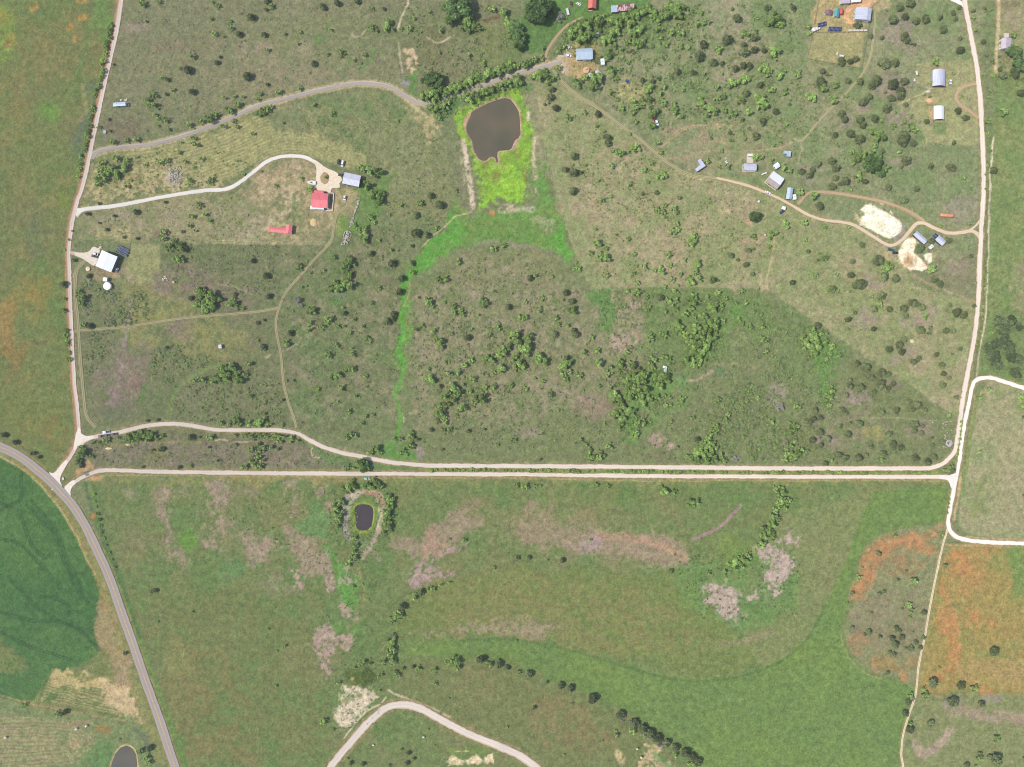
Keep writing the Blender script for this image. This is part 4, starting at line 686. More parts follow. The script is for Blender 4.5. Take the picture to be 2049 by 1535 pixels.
# ------------------------------------------------------------------ trees (positions in quarter-pixel tiles: x,y,radius)
TREES = {
'J': {
(0,0): "2005,130,32 1910,270,28 1500,555,36 1730,497,22 1765,460,15 1975,605,34 1533,730,30 1333,760,17 1330,635,22 1175,175,12 875,960,14 885,1050,12 912,520,12",
(1,0): "85,10,25 85,83,16 525,50,30 650,20,28 812,10,25 1020,75,20 65,275,25 460,505,26 92,680,18 238,275,14",
(2,0): "320,710,28 308,775,30 295,828,12 265,842,14 350,860,32 690,912,28 765,1095,34 768,1145,28 498,1245,32 425,1355,28 500,1375,38 550,1385,20 490,1520,30 1535,352,34 1725,313,42 1500,440,42 1610,495,34 1685,503,22 1325,565,28 1450,577,25 1860,410,40 1945,395,28 2020,400,24 1855,355,28 1790,545,30 1855,520,30 1905,520,28 1885,560,18 1945,295,32 1280,627,14 1170,635,18 1805,140,38 1760,78,16 1990,675,28 1875,745,32 1740,1068,20 1955,1090,32 1597,1110,12 1700,775,22 2010,970,30 1840,960,20 2035,180,22 2040,60,25 2000,1010,12 1130,650,22 1045,640,22",
(3,0): "10,55,22 210,60,25 185,38,12 1060,50,35 1150,15,38 1008,148,42 1105,130,30 1188,160,32 1268,145,34 1385,133,22 1508,145,22 1485,98,22 1525,65,20 1410,230,34 1100,290,35 1120,320,30 1140,350,20 1170,360,16 905,308,20 825,285,22 730,195,28 690,208,20 590,488,36 665,488,28 710,468,26 940,500,48 910,510,25 1025,495,32 440,565,24 470,598,16 645,643,26 740,648,28 430,655,44 875,635,40 835,680,34 1008,675,45 1070,720,35 1070,760,32 1100,645,35 990,780,32 937,742,14 815,770,26 770,810,36 960,860,35 595,905,34 620,950,34 740,950,36 765,995,30 860,945,34 665,1068,36 740,1110,40 540,1078,25 1100,1080,45 1085,1130,45 1165,1140,32 1110,835,22 1278,970,24 1530,885,30 1585,940,28 1545,395,32 1535,312,18 1730,330,22 1745,445,16 1790,490,18 1735,70,14 1635,90,18 1480,1150,20 1115,1280,38 515,1285,34 550,1340,32 405,1308,30 275,1372,28 333,1400,34 360,1357,26 545,1422,26 625,1443,38 518,1490,34 570,1475,18 783,1450,24 968,1497,28 1195,1510,26 1310,1325,24 1475,1340,38 1058,1338,18 917,1217,17 1815,1360,32 65,890,30 172,838,14 1890,600,32 1990,590,32 1850,560,20 2040,740,35 1865,305,15 1850,455,14",
(0,1): "705,675,22 718,1075,26 1465,455,30 2018,550,24 1520,850,25 1885,820,18 1340,1248,14 505,735,28 598,548,20 1085,160,26 705,178,20 795,100,16 860,305,18 800,250,12 920,195,16 1325,85,16 995,365,14 1100,375,16 1465,320,14",
(1,1): "1400,30,28 1470,100,38 1275,185,30 1275,330,38 1370,345,28 1250,433,17 1090,572,34 1245,568,26 1165,690,30 1150,797,32 1100,980,28 1050,1035,34 1095,1010,25 80,672,28 95,835,26 15,1050,17 68,1027,14 272,1130,28 48,1245,30 1690,1165,32 918,490,25 695,970,25 2020,920,28 1305,845,12",
(2,1): "145,685,28 435,805,28 480,875,30 345,1143,28 512,1140,34 495,1110,25 1185,845,30 490,2,28 1755,508,26 1875,580,24 1805,545,16 1610,705,28 1890,465,26 1920,660,22 1935,460,12 410,865,12 1040,18,18 1155,10,22 1340,50,20 1650,712,12",
(3,1): "420,115,36 1095,65,32 1218,450,40 755,420,28 318,480,20 678,553,24 890,550,45 930,675,40 1028,690,34 670,665,30 745,735,50 700,745,30 910,828,38 850,935,30 978,940,26 1093,932,34 1105,988,28 1165,888,36 1200,900,25 1240,925,32 1340,705,28 1380,735,32 1450,910,22 1518,960,38 1570,985,36 645,1022,28 695,970,18 850,1097,24 1225,1105,38 1297,1092,20 1285,1133,18 1430,1112,30 1490,1115,24 1090,1180,32 1055,1230,36 975,1260,32 1078,1285,30 1208,1335,24 1170,1360,28 1353,1305,24 1400,1383,26 1412,1455,24 1445,1488,20 1535,1257,18 1475,1297,14 405,1068,28 720,1375,26 793,1405,38 912,1450,34 968,1460,25 832,1488,34 652,1507,20 915,1525,30 520,775,34 200,725,25 1645,913,20 1620,517,20 1785,738,20 1315,390,25 1445,385,30 1000,1530,20",
(0,2): "1520,428,28 1225,528,14 1280,525,25 1310,515,18 1600,425,12 25,412,25 118,470,25 270,555,22 320,585,18 1675,508,14 1745,615,12 1440,668,18 1145,665,14 2015,98,20 1185,295,14 1265,290,16 625,625,30 655,655,22",
(1,2): "1475,22,22 1495,525,14 1825,365,16 1700,378,22 75,237,14 215,130,16 1405,370,20",
(2,2): "310,88,30 1480,445,26 225,605,14 740,575,18 135,1395,24 40,1392,22 405,1415,24 1270,1495,22 285,1410,12 1325,505,14",
(3,2): "660,20,28 735,30,38 715,60,30 632,90,24 905,15,38 968,38,24 850,68,24 825,103,14 1002,10,25 1128,147,28 1205,170,34 1258,222,30 1162,208,24 1035,210,28 912,228,30 590,215,32 620,235,22 735,325,34 575,345,24 655,315,16 648,405,32 425,388,32 415,272,28 375,280,25 345,300,24 325,322,18 480,442,32 360,455,30 422,495,26 380,213,28 968,407,30 1183,330,34 1178,378,24 1232,342,18 1230,400,26 1003,485,30 1068,513,28 818,497,22 1393,463,22 1310,488,18 1310,433,16 922,560,32 565,570,32 617,600,34 728,595,36 782,572,20 1183,597,32 1285,628,30 1338,585,26 1480,695,30 1405,12,28 1500,108,18 890,1360,24 1413,1450,22 1105,1497,14 2040,268,16 2040,890,14 1005,520,16 465,640,24 310,540,22",
(0,3): "1245,120,22 510,1100,25 1005,620,18 1190,1390,30",
(1,3): "1320,135,30 1165,255,36 1800,680,36 1940,715,35 2010,745,24 1255,730,20 1180,740,18 1220,1420,22 1210,1500,22 1265,1465,16 760,1500,20 860,1505,20",
(2,3): "140,800,34 390,890,32 465,915,34 650,995,44 175,1055,22 870,1125,42 850,1270,16 975,1195,45 1050,1240,45 1110,1270,40 1160,1310,40 1240,1350,35 1310,1390,35 1390,1430,40 1440,1460,35 1490,1500,35 280,852,16",
(3,3): "885,148,20 920,130,22 1255,300,24 1240,495,20 1020,415,22 1045,455,26 1000,510,26 1075,505,26 1025,560,30 1190,543,24 1215,575,22 1150,590,28 1100,580,14 970,612,18 1005,630,22 810,460,28 775,470,18 892,490,20 672,412,18 827,300,14 1075,263,16 950,778,22 1815,615,40 1325,868,42 1555,890,38 1490,1022,42 1718,1033,28 1103,1108,28 1310,1190,30 1145,1240,30 1128,1015,25 1840,1490,50 1770,1448,22 1595,1525,25 1690,1420,18 670,140,22 1040,35,14 1160,452,10",
},
'M': {
(0,0): "1160,40,30 1270,15,22 1745,55,22 1695,25,15 1695,155,18 1845,180,18 1850,235,25 1730,275,25 1795,295,14 1545,455,32 1290,630,20 1445,550,15 1390,725,20 1185,815,30 1235,770,30 1215,840,35 1250,930,25 1290,960,32 1340,970,25 1350,1045,18 1270,1010,14 1800,790,22 1880,775,18 1950,780,18 1835,895,35 1920,860,30 1735,925,30 1680,955,40 1615,995,32 1525,1020,32 1790,1010,30 1870,965,20 920,1140,25 1020,1145,22 1105,1138,28 1555,1115,28 1565,1160,32 1615,1275,25 1485,1300,20 1555,1340,14 1445,1225,20 1295,1305,28 1350,1290,25 1525,1455,28 1690,1455,32 1910,1025,20 2030,1075,18 1960,1405,15 1450,1145,16 940,1275,30 830,1310,28 900,1340,35 985,1340,35 1030,1290,25 860,1380,40 930,1390,35 820,1370,30 790,1430,35 850,1450,30 790,1480,25 950,1440,20 1045,1440,15 1020,1490,25 1100,1260,15 1165,1330,20 795,1025,18",
(1,0): "130,60,25 350,270,20 600,250,22 685,430,32 90,410,25 930,75,18 920,235,30 970,250,20 1060,200,45 1270,150,18 1390,105,18 1480,250,28 1160,235,18 1240,240,25 1470,425,18 870,450,20 790,490,15 1700,455,25 340,355,15 570,440,20 465,845,22 615,915,25 190,745,28 355,715,25 40,755,18 20,810,20 120,860,25 30,890,35 95,870,30 210,985,20 365,1430,20 430,1525,28 1130,975,15 1470,940,28 560,1420,18 40,1375,15 165,1490,18 1650,120,50 1700,170,50 1680,220,40 1740,200,40 1790,240,30 1720,100,30 1890,90,30 1980,100,35 2020,190,45 2040,260,40 1340,765,35 1390,770,50 1450,760,45 1500,740,45 1560,720,40 1610,700,40 1660,665,40 1700,650,40 1760,620,40 1800,610,40 1850,595,40 1880,575,40 1930,560,40 1990,560,45 2030,530,40 1820,520,25 1390,870,30 1440,860,35 1500,850,35 1545,810,25 1640,775,30 1700,770,40 1760,740,40 1820,720,35 1880,710,35 1950,670,35 2000,650,35 850,1350,40 910,1365,45 970,1380,40 1020,1390,20 890,1480,35 1600,1525,18",
(2,0): "540,230,45 600,180,50 680,150,45 700,200,40 480,270,40 560,300,50 620,280,40 540,330,30 730,160,30 800,150,40 850,190,40 830,250,40 900,130,40 950,170,40 980,110,45 1040,90,40 1090,60,40 1130,110,40 1180,140,40 1240,110,45 1300,90,40 1340,50,40 1270,40,40 1330,120,40 960,250,45 1010,230,40 790,300,40 740,320,35 810,330,25 930,330,25 1000,350,40 1050,330,25 880,400,25 780,430,35 820,380,25 760,480,25 800,560,40 850,550,25 920,500,20 1190,310,20 1230,360,25 1350,380,25 1410,395,20 1260,270,30 1350,280,30 1170,240,30 1440,100,25 1395,80,20 1500,115,22 1480,200,30 1520,190,25 1575,185,20 1420,320,20 1650,415,30 1860,265,35 1945,260,22 2025,550,40 2040,600,30 1215,700,28 1180,750,28 1100,710,35 1090,780,35 960,815,32 1020,850,28 985,880,28 965,905,25 1220,840,30 1310,870,35 1290,830,25 1190,810,25 1130,895,45 1350,940,30 1520,825,35 1500,795,28 1590,880,50 1640,800,28 1830,795,35 1760,660,40 1860,640,45 1630,710,28 1370,725,18 1415,660,16 1530,600,20 1550,630,16 1670,590,20 2000,790,50 2020,850,40 1900,890,35 1760,910,35 1690,900,25 1960,860,30 1120,1010,35 985,980,22 580,905,22 450,950,28 1160,1150,28 985,1180,40 860,1225,35 930,1220,18 800,1210,25 675,1015,20 940,1075,18 800,1325,28 1120,1310,22 1205,1410,38 1060,1370,28 935,1480,28 1085,1455,18 690,1450,18 580,1325,18 1740,1130,22 1860,1120,18 1670,1205,20 1655,1335,18 1725,1340,25 1650,1270,14 1945,1275,32 1990,1270,25 1560,1295,25 1190,1225,20 735,1060,15 525,660,40 590,630,30 660,660,55 700,620,35 640,610,30 300,640,35 350,620,25 230,590,45 180,590,35 50,640,45 20,620,35 250,570,30 375,540,25 830,640,25 790,745,25 870,880,25 30,550,30 90,520,35 140,500,35 190,490,30 240,470,25 250,390,20 70,390,25 370,420,30 410,380,25",
(3,0): "1350,490,38 1300,672,20 1335,572,12 1285,775,18 1250,760,12 1480,590,14 880,1090,50 850,1050,40 910,1070,35 1000,1010,25 1080,980,22 1150,1010,35 1175,1050,25 1135,930,20 1015,905,16 905,970,18 1045,1220,25 660,1210,25 720,1260,40 770,1230,35 835,1215,35 840,1170,25 945,1340,35 680,1310,22 730,1410,35 440,700,40 350,780,40 525,800,40 520,690,30 240,610,25 90,600,35 120,570,25 60,145,55 100,180,35 50,410,45 40,460,30 10,570,25 15,720,30 70,210,25 320,225,22 330,280,18 490,600,18 1715,610,20 1650,255,18 1640,150,18 1750,980,22 1780,80,14 120,1345,32 165,1370,28 20,1290,25 1895,890,35 625,780,12 130,740,30 140,1010,20 40,1170,18 100,1140,15 540,1155,15 1565,1420,18 1625,1495,16 650,1520,20 1550,775,14 2000,380,20 1955,280,28",
(0,1): "645,850,40 660,900,25 640,800,25 670,1060,25 1600,110,30 1540,200,25 1650,185,25 1685,235,20 1525,270,25 1570,310,20 1310,320,30 1410,540,40 1460,550,30 1440,440,35 1350,440,40 1310,380,30 1400,400,25 1620,800,40 1680,830,45 1600,860,40 1660,880,45 1720,850,40 1570,900,35 1640,930,40 1700,920,35 1590,800,30 1840,890,40 1900,920,25 1870,860,25 1940,930,20 1780,1420,40 1850,1400,40 1880,1450,35 1800,1480,45 1740,1490,35 1900,1500,40 1560,1510,30 1620,1500,30 1710,1520,25 1970,1460,25 1995,1375,32",
(1,1): "975,40,50 930,20,35 1020,20,30 1310,105,30 1160,110,20 1070,185,16 920,205,28 945,240,20 1445,290,22 860,330,40 870,380,35 830,300,25 880,290,28 790,270,22 985,385,18 1080,465,22 1010,520,14 620,535,26 350,605,32 545,625,18 440,650,16 515,650,12 740,540,35 730,580,35 790,580,22 710,630,35 740,660,35 700,720,40 740,740,40 640,750,45 600,770,35 680,770,40 990,770,22 365,765,16 400,750,12 435,950,40 470,970,25 440,1050,25 430,1100,25 570,1030,35 530,1080,28 610,1010,22 700,935,20 785,1020,20 660,1080,20 710,1075,16 855,1075,20 760,1130,20 890,1175,25 250,1215,32 650,1230,22 590,1300,32 760,1290,25 790,1310,15 770,1250,18 770,1405,32 725,1425,20 640,1475,40 600,1490,20 880,1475,20 930,890,18 1380,880,35 1410,910,25 1570,920,28 1580,980,25 1650,970,28 1500,890,18 1620,560,30 1440,700,25 1520,700,28 1480,720,20 1830,880,35 1900,800,22 1770,985,20 1280,1100,28 1330,1070,20 1425,1110,30 1460,1200,40 1480,1250,30 1640,940,20 1930,1080,28 1870,1150,22 1560,1130,20 1980,1270,50 1940,1300,35 2020,1240,35 1880,1330,35 1840,1340,25 1960,1420,40 1900,1440,25 1740,1490,30 1620,1440,30 1550,1460,30 1400,1500,40 1360,1500,25 1670,1400,28 1720,1340,25 1510,1360,20 300,1510,15 240,1510,15 1720,1100,18 2030,1160,20 1260,640,25 1900,460,30 1970,430,25 20,1190,15 1380,1420,18 920,1190,20",
(2,1): "715,70,26 795,38,18 1225,110,18 1155,145,25 1200,170,30 1215,205,22 1300,150,30 1310,175,22 1310,250,25 1280,320,30 1330,300,22 1290,330,22 830,350,20 680,410,36 660,300,20 1445,380,45 1430,420,30 1470,360,25 745,460,20 740,530,45 710,510,30 630,490,22 760,540,25 975,510,22 1060,600,25 995,595,16 1140,630,18 1200,620,35 1270,590,18 1340,665,25 1480,580,35 1470,650,30 1430,730,40 1490,700,32 1420,690,25 1280,700,25 970,655,18 1000,725,22 1220,755,20 1325,750,15 760,670,22 1380,550,20 1255,500,30 920,380,22 1925,360,28 1745,345,16 1960,780,18 1835,800,25 1645,820,28 1700,860,22 1560,850,22 1010,800,32 970,820,22 920,795,22 1300,800,28 1310,870,28 1270,890,30 1245,870,22 1070,845,20 1450,830,30 1440,880,45 1470,870,30 1435,940,25 1610,930,45 1670,910,30 1580,920,28 1100,930,22 1080,950,20 1225,955,22 1310,940,22 1370,970,32 1545,990,35 1510,990,28 1460,1000,20 1640,1040,40 1690,1025,22 1590,1060,45 1480,1080,45 1560,1100,50 1620,1100,35 1450,1140,40 1510,1150,45 1580,1170,45 1430,1200,40 1500,1210,45 1560,1230,35 1460,1260,45 1530,1280,40 1480,1310,45 1420,1300,35 1520,1340,35 1400,1360,40 1450,1370,40 1480,1390,28 1320,1070,40 1350,1090,30 1290,1100,25 1210,1140,32 1230,1160,22 1380,1140,35 1110,1160,30 1095,1190,20 1905,1080,25 1990,1080,28 2020,1180,35 1830,1060,22 1810,1020,22 1865,890,22 1790,890,18 1935,960,16 1995,980,18 2030,1280,22 1130,1340,32 1100,1380,30 1120,1410,28 1245,1330,30 1220,1320,22 1260,1380,25 1190,1330,20 930,1360,22 860,1370,40 880,1390,25 780,1400,28 770,1460,30 690,1370,40 570,1290,32 640,1155,25 680,1270,28 910,1280,25 940,1240,20 860,1430,20 980,1400,40 1020,1430,30 1010,1480,45 1060,1480,45 1000,1520,50 940,1490,40 910,1520,35 1200,1500,55 1240,1510,35 440,1370,50 400,1390,35 410,1460,30 430,1500,25 470,1440,25 540,1470,28 520,1450,16 235,1340,55 210,1340,35 60,1380,45 90,1390,28 30,1320,35 110,1250,60 140,1230,30 30,1150,50 40,1210,35 130,1160,40 30,1430,15 180,1500,18 240,1515,20 350,1010,25 370,1060,22 450,1070,20 220,960,22 230,930,18 480,950,40 70,1010,30 120,1005,25 250,855,18 110,880,18 530,610,25 490,615,20 515,565,15 320,685,15 265,645,12 190,670,22",
(3,1): "148,253,35 280,262,30 440,278,24 30,335,40 290,380,20 5,440,20 698,375,16 430,520,35 460,525,25 370,35,40 245,20,32 110,370,14 640,283,16 1155,340,14 940,605,45 980,600,25 820,838,20 880,890,30 465,780,25 555,800,20 735,715,22 545,660,18 375,670,25 345,660,14 1310,620,35 1610,260,18 1375,275,16 1550,45,14 1290,780,16 1245,995,30 590,900,15 635,1100,18 350,1110,40 300,1180,40 370,1170,45 330,1230,45 400,1240,40 280,1210,30 380,1280,35 350,1290,30 450,1200,30 490,1240,30 490,1300,25 410,1130,30 460,1130,22 320,1320,16 560,1310,25 1665,730,14 1780,1140,22 30,1500,18 470,1340,20 640,800,20",
(0,2): "640,545,45 660,510,30 620,580,30 740,460,18 790,470,15 850,450,25 870,440,22 950,430,20 1000,440,25 1040,430,35 1080,420,35 1110,440,30 1150,410,35 1190,430,35 1220,400,30 1130,380,25 1260,430,25 1300,415,22 1060,460,25 1690,430,30 1770,325,25 1830,330,25 1890,300,35 1930,330,25 2000,320,30 2030,350,25 1880,490,18 1890,410,18 1970,400,25 2020,420,30 2030,530,30 2020,600,30 2035,640,25 1960,665,30 1520,660,18 740,580,20",
(1,2): "500,45,20 690,35,28 655,150,16 600,158,12 805,95,20 750,220,24 880,260,22 935,250,18 850,315,20 765,400,32 730,430,25 790,420,25 40,290,35 20,320,35 120,320,18 205,330,18 100,330,25 365,310,12 40,410,28 90,420,28 140,415,30 190,430,30 240,430,28 290,435,28 330,450,22 200,465,22 275,465,20 20,490,30 70,510,28 130,500,25 180,520,22 30,540,28 20,590,30 60,610,25 30,650,30 50,660,22 20,680,25 835,650,50 880,670,40 740,680,28 780,670,22 720,675,20 910,560,30 960,520,35 990,545,22 1180,530,28 1160,560,20 1250,440,35 1230,490,32 1240,400,30 1110,440,20 1160,440,20 1210,560,18 1580,50,55 1610,60,35 1500,110,35 1520,170,35 1570,130,35 1640,195,35 1470,180,28 1470,240,40 1440,250,30 1510,270,28 1450,300,25 1520,310,22 1800,110,45 1760,130,28 1840,130,25 1720,60,22 1740,150,22 1905,20,30 2030,15,25 1660,10,20 1550,360,22 1500,370,20 1930,490,18 1840,35,25 2040,450,15 740,830,40 700,830,30 790,820,30 770,770,20 870,820,35 920,830,35 960,810,40 1000,820,30 940,770,30 980,780,22 640,990,35 680,950,35 620,1030,25 650,1060,35 680,1100,25 660,1140,25 690,1030,22 1050,910,35 1080,950,40 1060,1000,40 1040,1050,40 1080,1060,32 1030,1100,35 1060,1150,35 1020,1190,28 1070,1110,30 640,1110,18 790,1230,25 800,1290,28 790,1330,25 760,1400,30 800,1380,30 740,1440,25 1670,1245,20 1550,1240,12 1905,1465,18",
(2,2): "930,20,50 990,30,55 1050,30,50 950,80,45 820,90,45 850,130,40 880,180,40 1060,140,40 1100,120,35 1150,105,30 1030,110,35 1180,20,40 930,220,40 960,230,35 880,270,40 880,320,35 820,245,35 860,370,20 1010,320,32 1050,310,32 980,400,30 960,410,18 1000,430,18 740,320,16 1360,125,28 1230,180,22 1265,165,18 1260,110,18 1225,90,16 1270,300,22 1105,305,14 1440,275,22 1645,130,28 1970,110,22 1875,140,18 1690,180,14 1720,250,22 1710,290,28 1640,340,28 1600,370,28 1650,370,22 1580,400,28 1630,400,25 1560,440,30 1600,470,35 1520,470,30 1560,510,40 1500,520,35 1620,510,28 1480,560,40 1540,560,45 1600,560,40 1660,570,28 1440,590,35 1490,620,40 1560,620,40 1620,620,35 1690,610,28 1400,590,22 1920,600,22 1940,540,18 550,450,22 590,480,22 620,530,28 640,590,35 690,600,30 600,590,22 710,560,25 770,500,30 700,545,20 20,450,22 1980,430,16 1850,420,18 700,15,20 110,40,22 230,40,14 570,50,12 365,215,14 790,25,22 30,820,25 100,810,32 190,815,18 225,820,14 670,815,25 770,810,22 1220,870,40 1290,860,25 1310,862,18 1200,830,22 1430,960,45 1460,940,35 625,1245,20 2020,1160,40 2010,1220,40 2000,1270,35 1880,1370,32 1850,1410,40 1800,1430,40 1770,1470,35 1830,1460,28 1690,1505,28 1570,1510,22",
(3,2): "490,50,35 480,100,35 490,180,22 230,560,40 200,600,35 150,560,35 170,490,30 130,610,25 260,520,28 300,560,22 210,450,28 190,370,40 180,330,30 230,350,25 220,180,28 20,300,30 740,160,20 1445,255,20 1520,240,14 900,600,28 1690,540,20 1690,110,30 1750,40,28 2010,110,35 2030,180,35 2010,200,25 1455,660,28 1420,690,28 1835,85,16 540,640,16 495,610,22 60,840,30 110,860,35 90,910,35 130,930,35 160,930,25 90,960,35 120,980,32 60,1010,30 50,1070,40 30,1130,40 20,1180,40 30,1220,30 80,1080,25 1010,1210,20 1390,1200,20 1355,1290,12 750,1465,14",
(0,3): "1215,130,20 1540,290,14 1265,370,12 210,1035,20 175,1045,14 470,1105,28 380,1065,10 1130,1400,28 1180,1450,25 960,1310,10 1200,1500,25",
(1,3): "1270,165,30 1415,105,25 1375,105,18 1550,55,18 1480,75,18 1130,280,32 1120,330,32 1090,350,28 1160,320,28 1080,540,40 1100,580,30 1090,650,35 1100,690,28 1020,690,28 1060,620,25 780,85,18 870,690,25 910,700,22 840,700,22 790,735,16 1010,790,18 985,800,20 1120,775,25 1145,790,20 1300,740,25 1430,755,25 1600,690,40 1620,720,35 1570,690,28 1525,700,20 1865,705,30 1435,860,20 665,855,20 990,915,16 555,1165,30 615,1235,18 165,880,14 230,565,18 165,605,10 1380,1230,10 1155,1390,18 1540,985,12 2005,1215,14 1430,1360,10 1065,1520,16 100,430,12 730,1470,14",
(2,3): "45,770,22 480,1025,14 960,1225,32 1050,1270,25 835,1245,14 840,1280,18 725,1325,12 410,1435,12 30,520,12 1300,1420,30 1430,1500,30",
(3,3): "1110,240,28 1130,270,25 1090,250,15 1130,335,18 1155,30,35 1150,55,22 1250,950,30 1240,900,22 1140,960,25 1640,895,30 1135,1180,20 1820,1300,32 1670,1450,35 1370,740,14 720,15,25 630,220,15 620,300,10 690,660,10 2035,1465,18 1650,1520,15",
},
'O': {
(1,0): "1600,50,110 1415,640,76",
(2,0): "215,80,105 160,120,60 270,60,65 30,220,58 55,290,58 60,355,46",
(3,0): "840,1310,72 900,1372,42 880,1255,40 1950,405,42 2020,515,58 2010,430,40",
(2,1): "1945,195,46",
},
'E': {(3,1): "1885,1060,66 1950,1030,48 1850,1035,42 1890,1112,48 1900,1190,48 1940,1250,54 1830,1220,44 1770,1240,36 1810,1315,58 1840,1390,42 1960,1325,44 2020,1080,34 1990,1450,46 2020,1350,48",
},
'D': {   # bare grey bushes
(2,0): "385,140,42", (1,1): "340,880,42", (2,2): "1790,600,34 1370,700,16", (3,2): "100,190,38 1450,470,16",
(2,3): "1200,1350,44 890,1150,28 1080,1300,20", (3,3): "1165,995,20", (1,3): "1100,480,24",
}}
OY = (0, 384, 768, 1151)
def expand(kind):
    out = []
    for (c, r), s in TREES[kind].items():
        for w in s.split():
            x, y, R = map(float, w.split(','))
            out.append((512 * c + x / 4, OY[r] + y / 4, R / 4 * S * (1.1 if kind == 'M' else 1.0)))
    return out
def sphere_quads(n=8, m=5):
    v = [(0, 0, -1)] * n
    V = []; F = []
    for j in range(m + 1):
        t = math.pi * j / m
        for i in range(n):
            a = 2 * math.pi * i / n
            V.append((math.sin(t) * math.cos(a), math.sin(t) * math.sin(a), -math.cos(t)))
    for j in range(m):
        for i in range(n):
            F.append((j * n + i, j * n + (i + 1) % n, (j + 1) * n + (i + 1) % n, (j + 1) * n + i))
    return np.array(V), np.array(F)
SV, SF = sphere_quads()
def crown(seed, lumps, leaves, size, core, tone, var, up=.6, flat=1.0):
    """lumps (x,y,z,r): a shaded core each, and leaf sprays standing off their surfaces."""
    r = np.random.default_rng(seed); VS = []; FS = []; CS = []; n0 = 0
    tone = np.asarray(tone); lt = 1 + (r.random(len(lumps)) - .5) * var
    for (x, y, z, R), b in zip(lumps, lt):
        v = SV * (R * core) * (1 + .25 * (r.random((len(SV), 1)) - .5)) * (1, 1, flat) + (x, y, z)
        VS.append(v); FS.append(SF + n0); n0 += len(v); CS.append(np.tile(tone * b * .95, (len(v), 1)))
    w = np.array([l[3] ** 2 for l in lumps]); w /= w.sum()
    which = r.choice(len(lumps), leaves, p=w)
    d = r.normal(size=(leaves, 3)); d /= np.linalg.norm(d, axis=1)[:, None]
    d[:, 2] = np.abs(d[:, 2]) * .9 + d[:, 2] * .1
    L = np.array(lumps)[which]
    c = L[:, :3] + d * (L[:, 3] * (.78 + .34 * r.random(leaves)))[:, None] * (1, 1, flat)
    nrm = d * .6 + r.normal(size=(leaves, 3)) * .45 + (0, 0, up)
    nrm /= np.linalg.norm(nrm, axis=1)[:, None]
    t = np.cross(nrm, r.normal(size=(leaves, 3))); t /= np.linalg.norm(t, axis=1)[:, None]
    b2 = np.cross(nrm, t); sz = size * (.6 + .8 * r.random(leaves))[:, None]
    q = np.stack([c - t * sz - b2 * sz * .6, c + t * sz * .7 - b2 * sz * .7, c + t * sz + b2 * sz * .6, c - t * sz * .7 + b2 * sz * .7], 1).reshape(-1, 3)
    VS.append(q); FS.append(np.arange(leaves * 4).reshape(-1, 4) + n0)
    col = tone * lt[which][:, None] * (1 + (r.random((leaves, 1)) - .5) * var * 1.3) * (1 + (r.random((leaves, 3)) - .5) * .12)
    CS.append(np.repeat(col, 4, 0))
    return np.vstack(VS), np.vstack(FS), np.vstack(CS)
def lumps_for(kind, seed):
    r = np.random.default_rng(seed)
    if kind == 'J':
        L = [(0, 0, .62, .66)]
        for i in range(6):
            a = 2 * math.pi * (i + r.random() * .6) / 6; d = .38 + .22 * r.random()
            L.append((d * math.cos(a), d * math.sin(a), .38 + .35 * r.random(), .36 + .14 * r.random()))
        L.append((.12 * r.normal(), .12 * r.normal(), 1.1, .36))
    elif kind == 'M':
        L = []
        for i in range(9):
            a = 2 * math.pi * r.random(); d = (.25 + .6 * r.random()) * (.3 if i == 0 else 1)
            L.append((d * math.cos(a), d * math.sin(a), .55 + .55 * r.random() - .25 * d, .2 + .17 * r.random()))
    else:
        L = []
        for i in range(18):
            a = 2 * math.pi * (i * .382); d = .82 * math.sqrt((i + .5) / 18)
            L.append((d * math.cos(a) + .07 * r.normal(), d * math.sin(a) + .07 * r.normal(), .95 - .42 * d + .12 * r.normal(), .24 + .09 * r.random()))
    return L
TONE = {'E': alb(108, 122, 82), 'J': alb(128, 138, 92), 'M': alb(156, 182, 100), 'O': alb(116, 142, 84), 'D': alb(172, 164, 158), 'S': alb(160, 188, 96)}
NLEAF = {'E': 1100, 'J': 520, 'M': 420, 'O': 1500, 'D': 260, 'S': 300}
LSZ = {'E': .08, 'J': .11, 'M': .10, 'O': .07, 'D': .07, 'S': .10}
VARN = {'E': .6, 'J': .5, 'M': .55, 'O': .6, 'D': .4, 'S': .5}
def make_crown(kind, seed, leaves=None, core=None):
    return crown(seed, lumps_for('M' if kind in 'DS' else kind, seed), leaves or NLEAF[kind], LSZ[kind] * (1 if leaves is None else 1.7),
                 core or {'J': .74, 'M': .66, 'O': .72, 'E': .72, 'D': .45, 'S': .75}[kind], TONE[kind], VARN[kind])
M_LEAF = attr_mat("leaf_spray", "tint", fine=.18, s1=2.2, s2=.7, bump=0, obj_rand=.3, hue=.04, drough=.3, transl=.22)
M_BARK = mat("grey_brown_bark", (112, 98, 84), .95, .25, 3, bump=.4)
def trunk_mesh(kind, seed):
    r = random.Random(seed); mb = MB()
    def limb(a, b, ra, rb, n=6):
        a = Vector(a); b = Vector(b); d = (b - a).normalized(); u = d.orthogonal().normalized(); w = d.cross(u)
        vs = []
        for c, q in ((a, ra), (b, rb)):
            for i in range(n):
                t = 2 * math.pi * i / n; vs.append(c + u * q * math.cos(t) + w * q * math.sin(t))
        mb.add(vs, [(i, (i + 1) % n, n + (i + 1) % n, n + i) for i in range(n)] + [tuple(range(n, 2 * n))])
    limb((0, 0, -.1), (.03, .02, .38), .085, .06, 8)
    for i in range(4 if kind != 'O' else 6):
        a = 2 * math.pi * (i + r.random() * .5) / 4; d = .35 + .2 * r.random()
        limb((.03, .02, .34), (d * math.cos(a), d * math.sin(a), .7 + .15 * r.random()), .05, .018)
    me = mb.mesh("trunk"); me.materials.append(M_BARK); return me
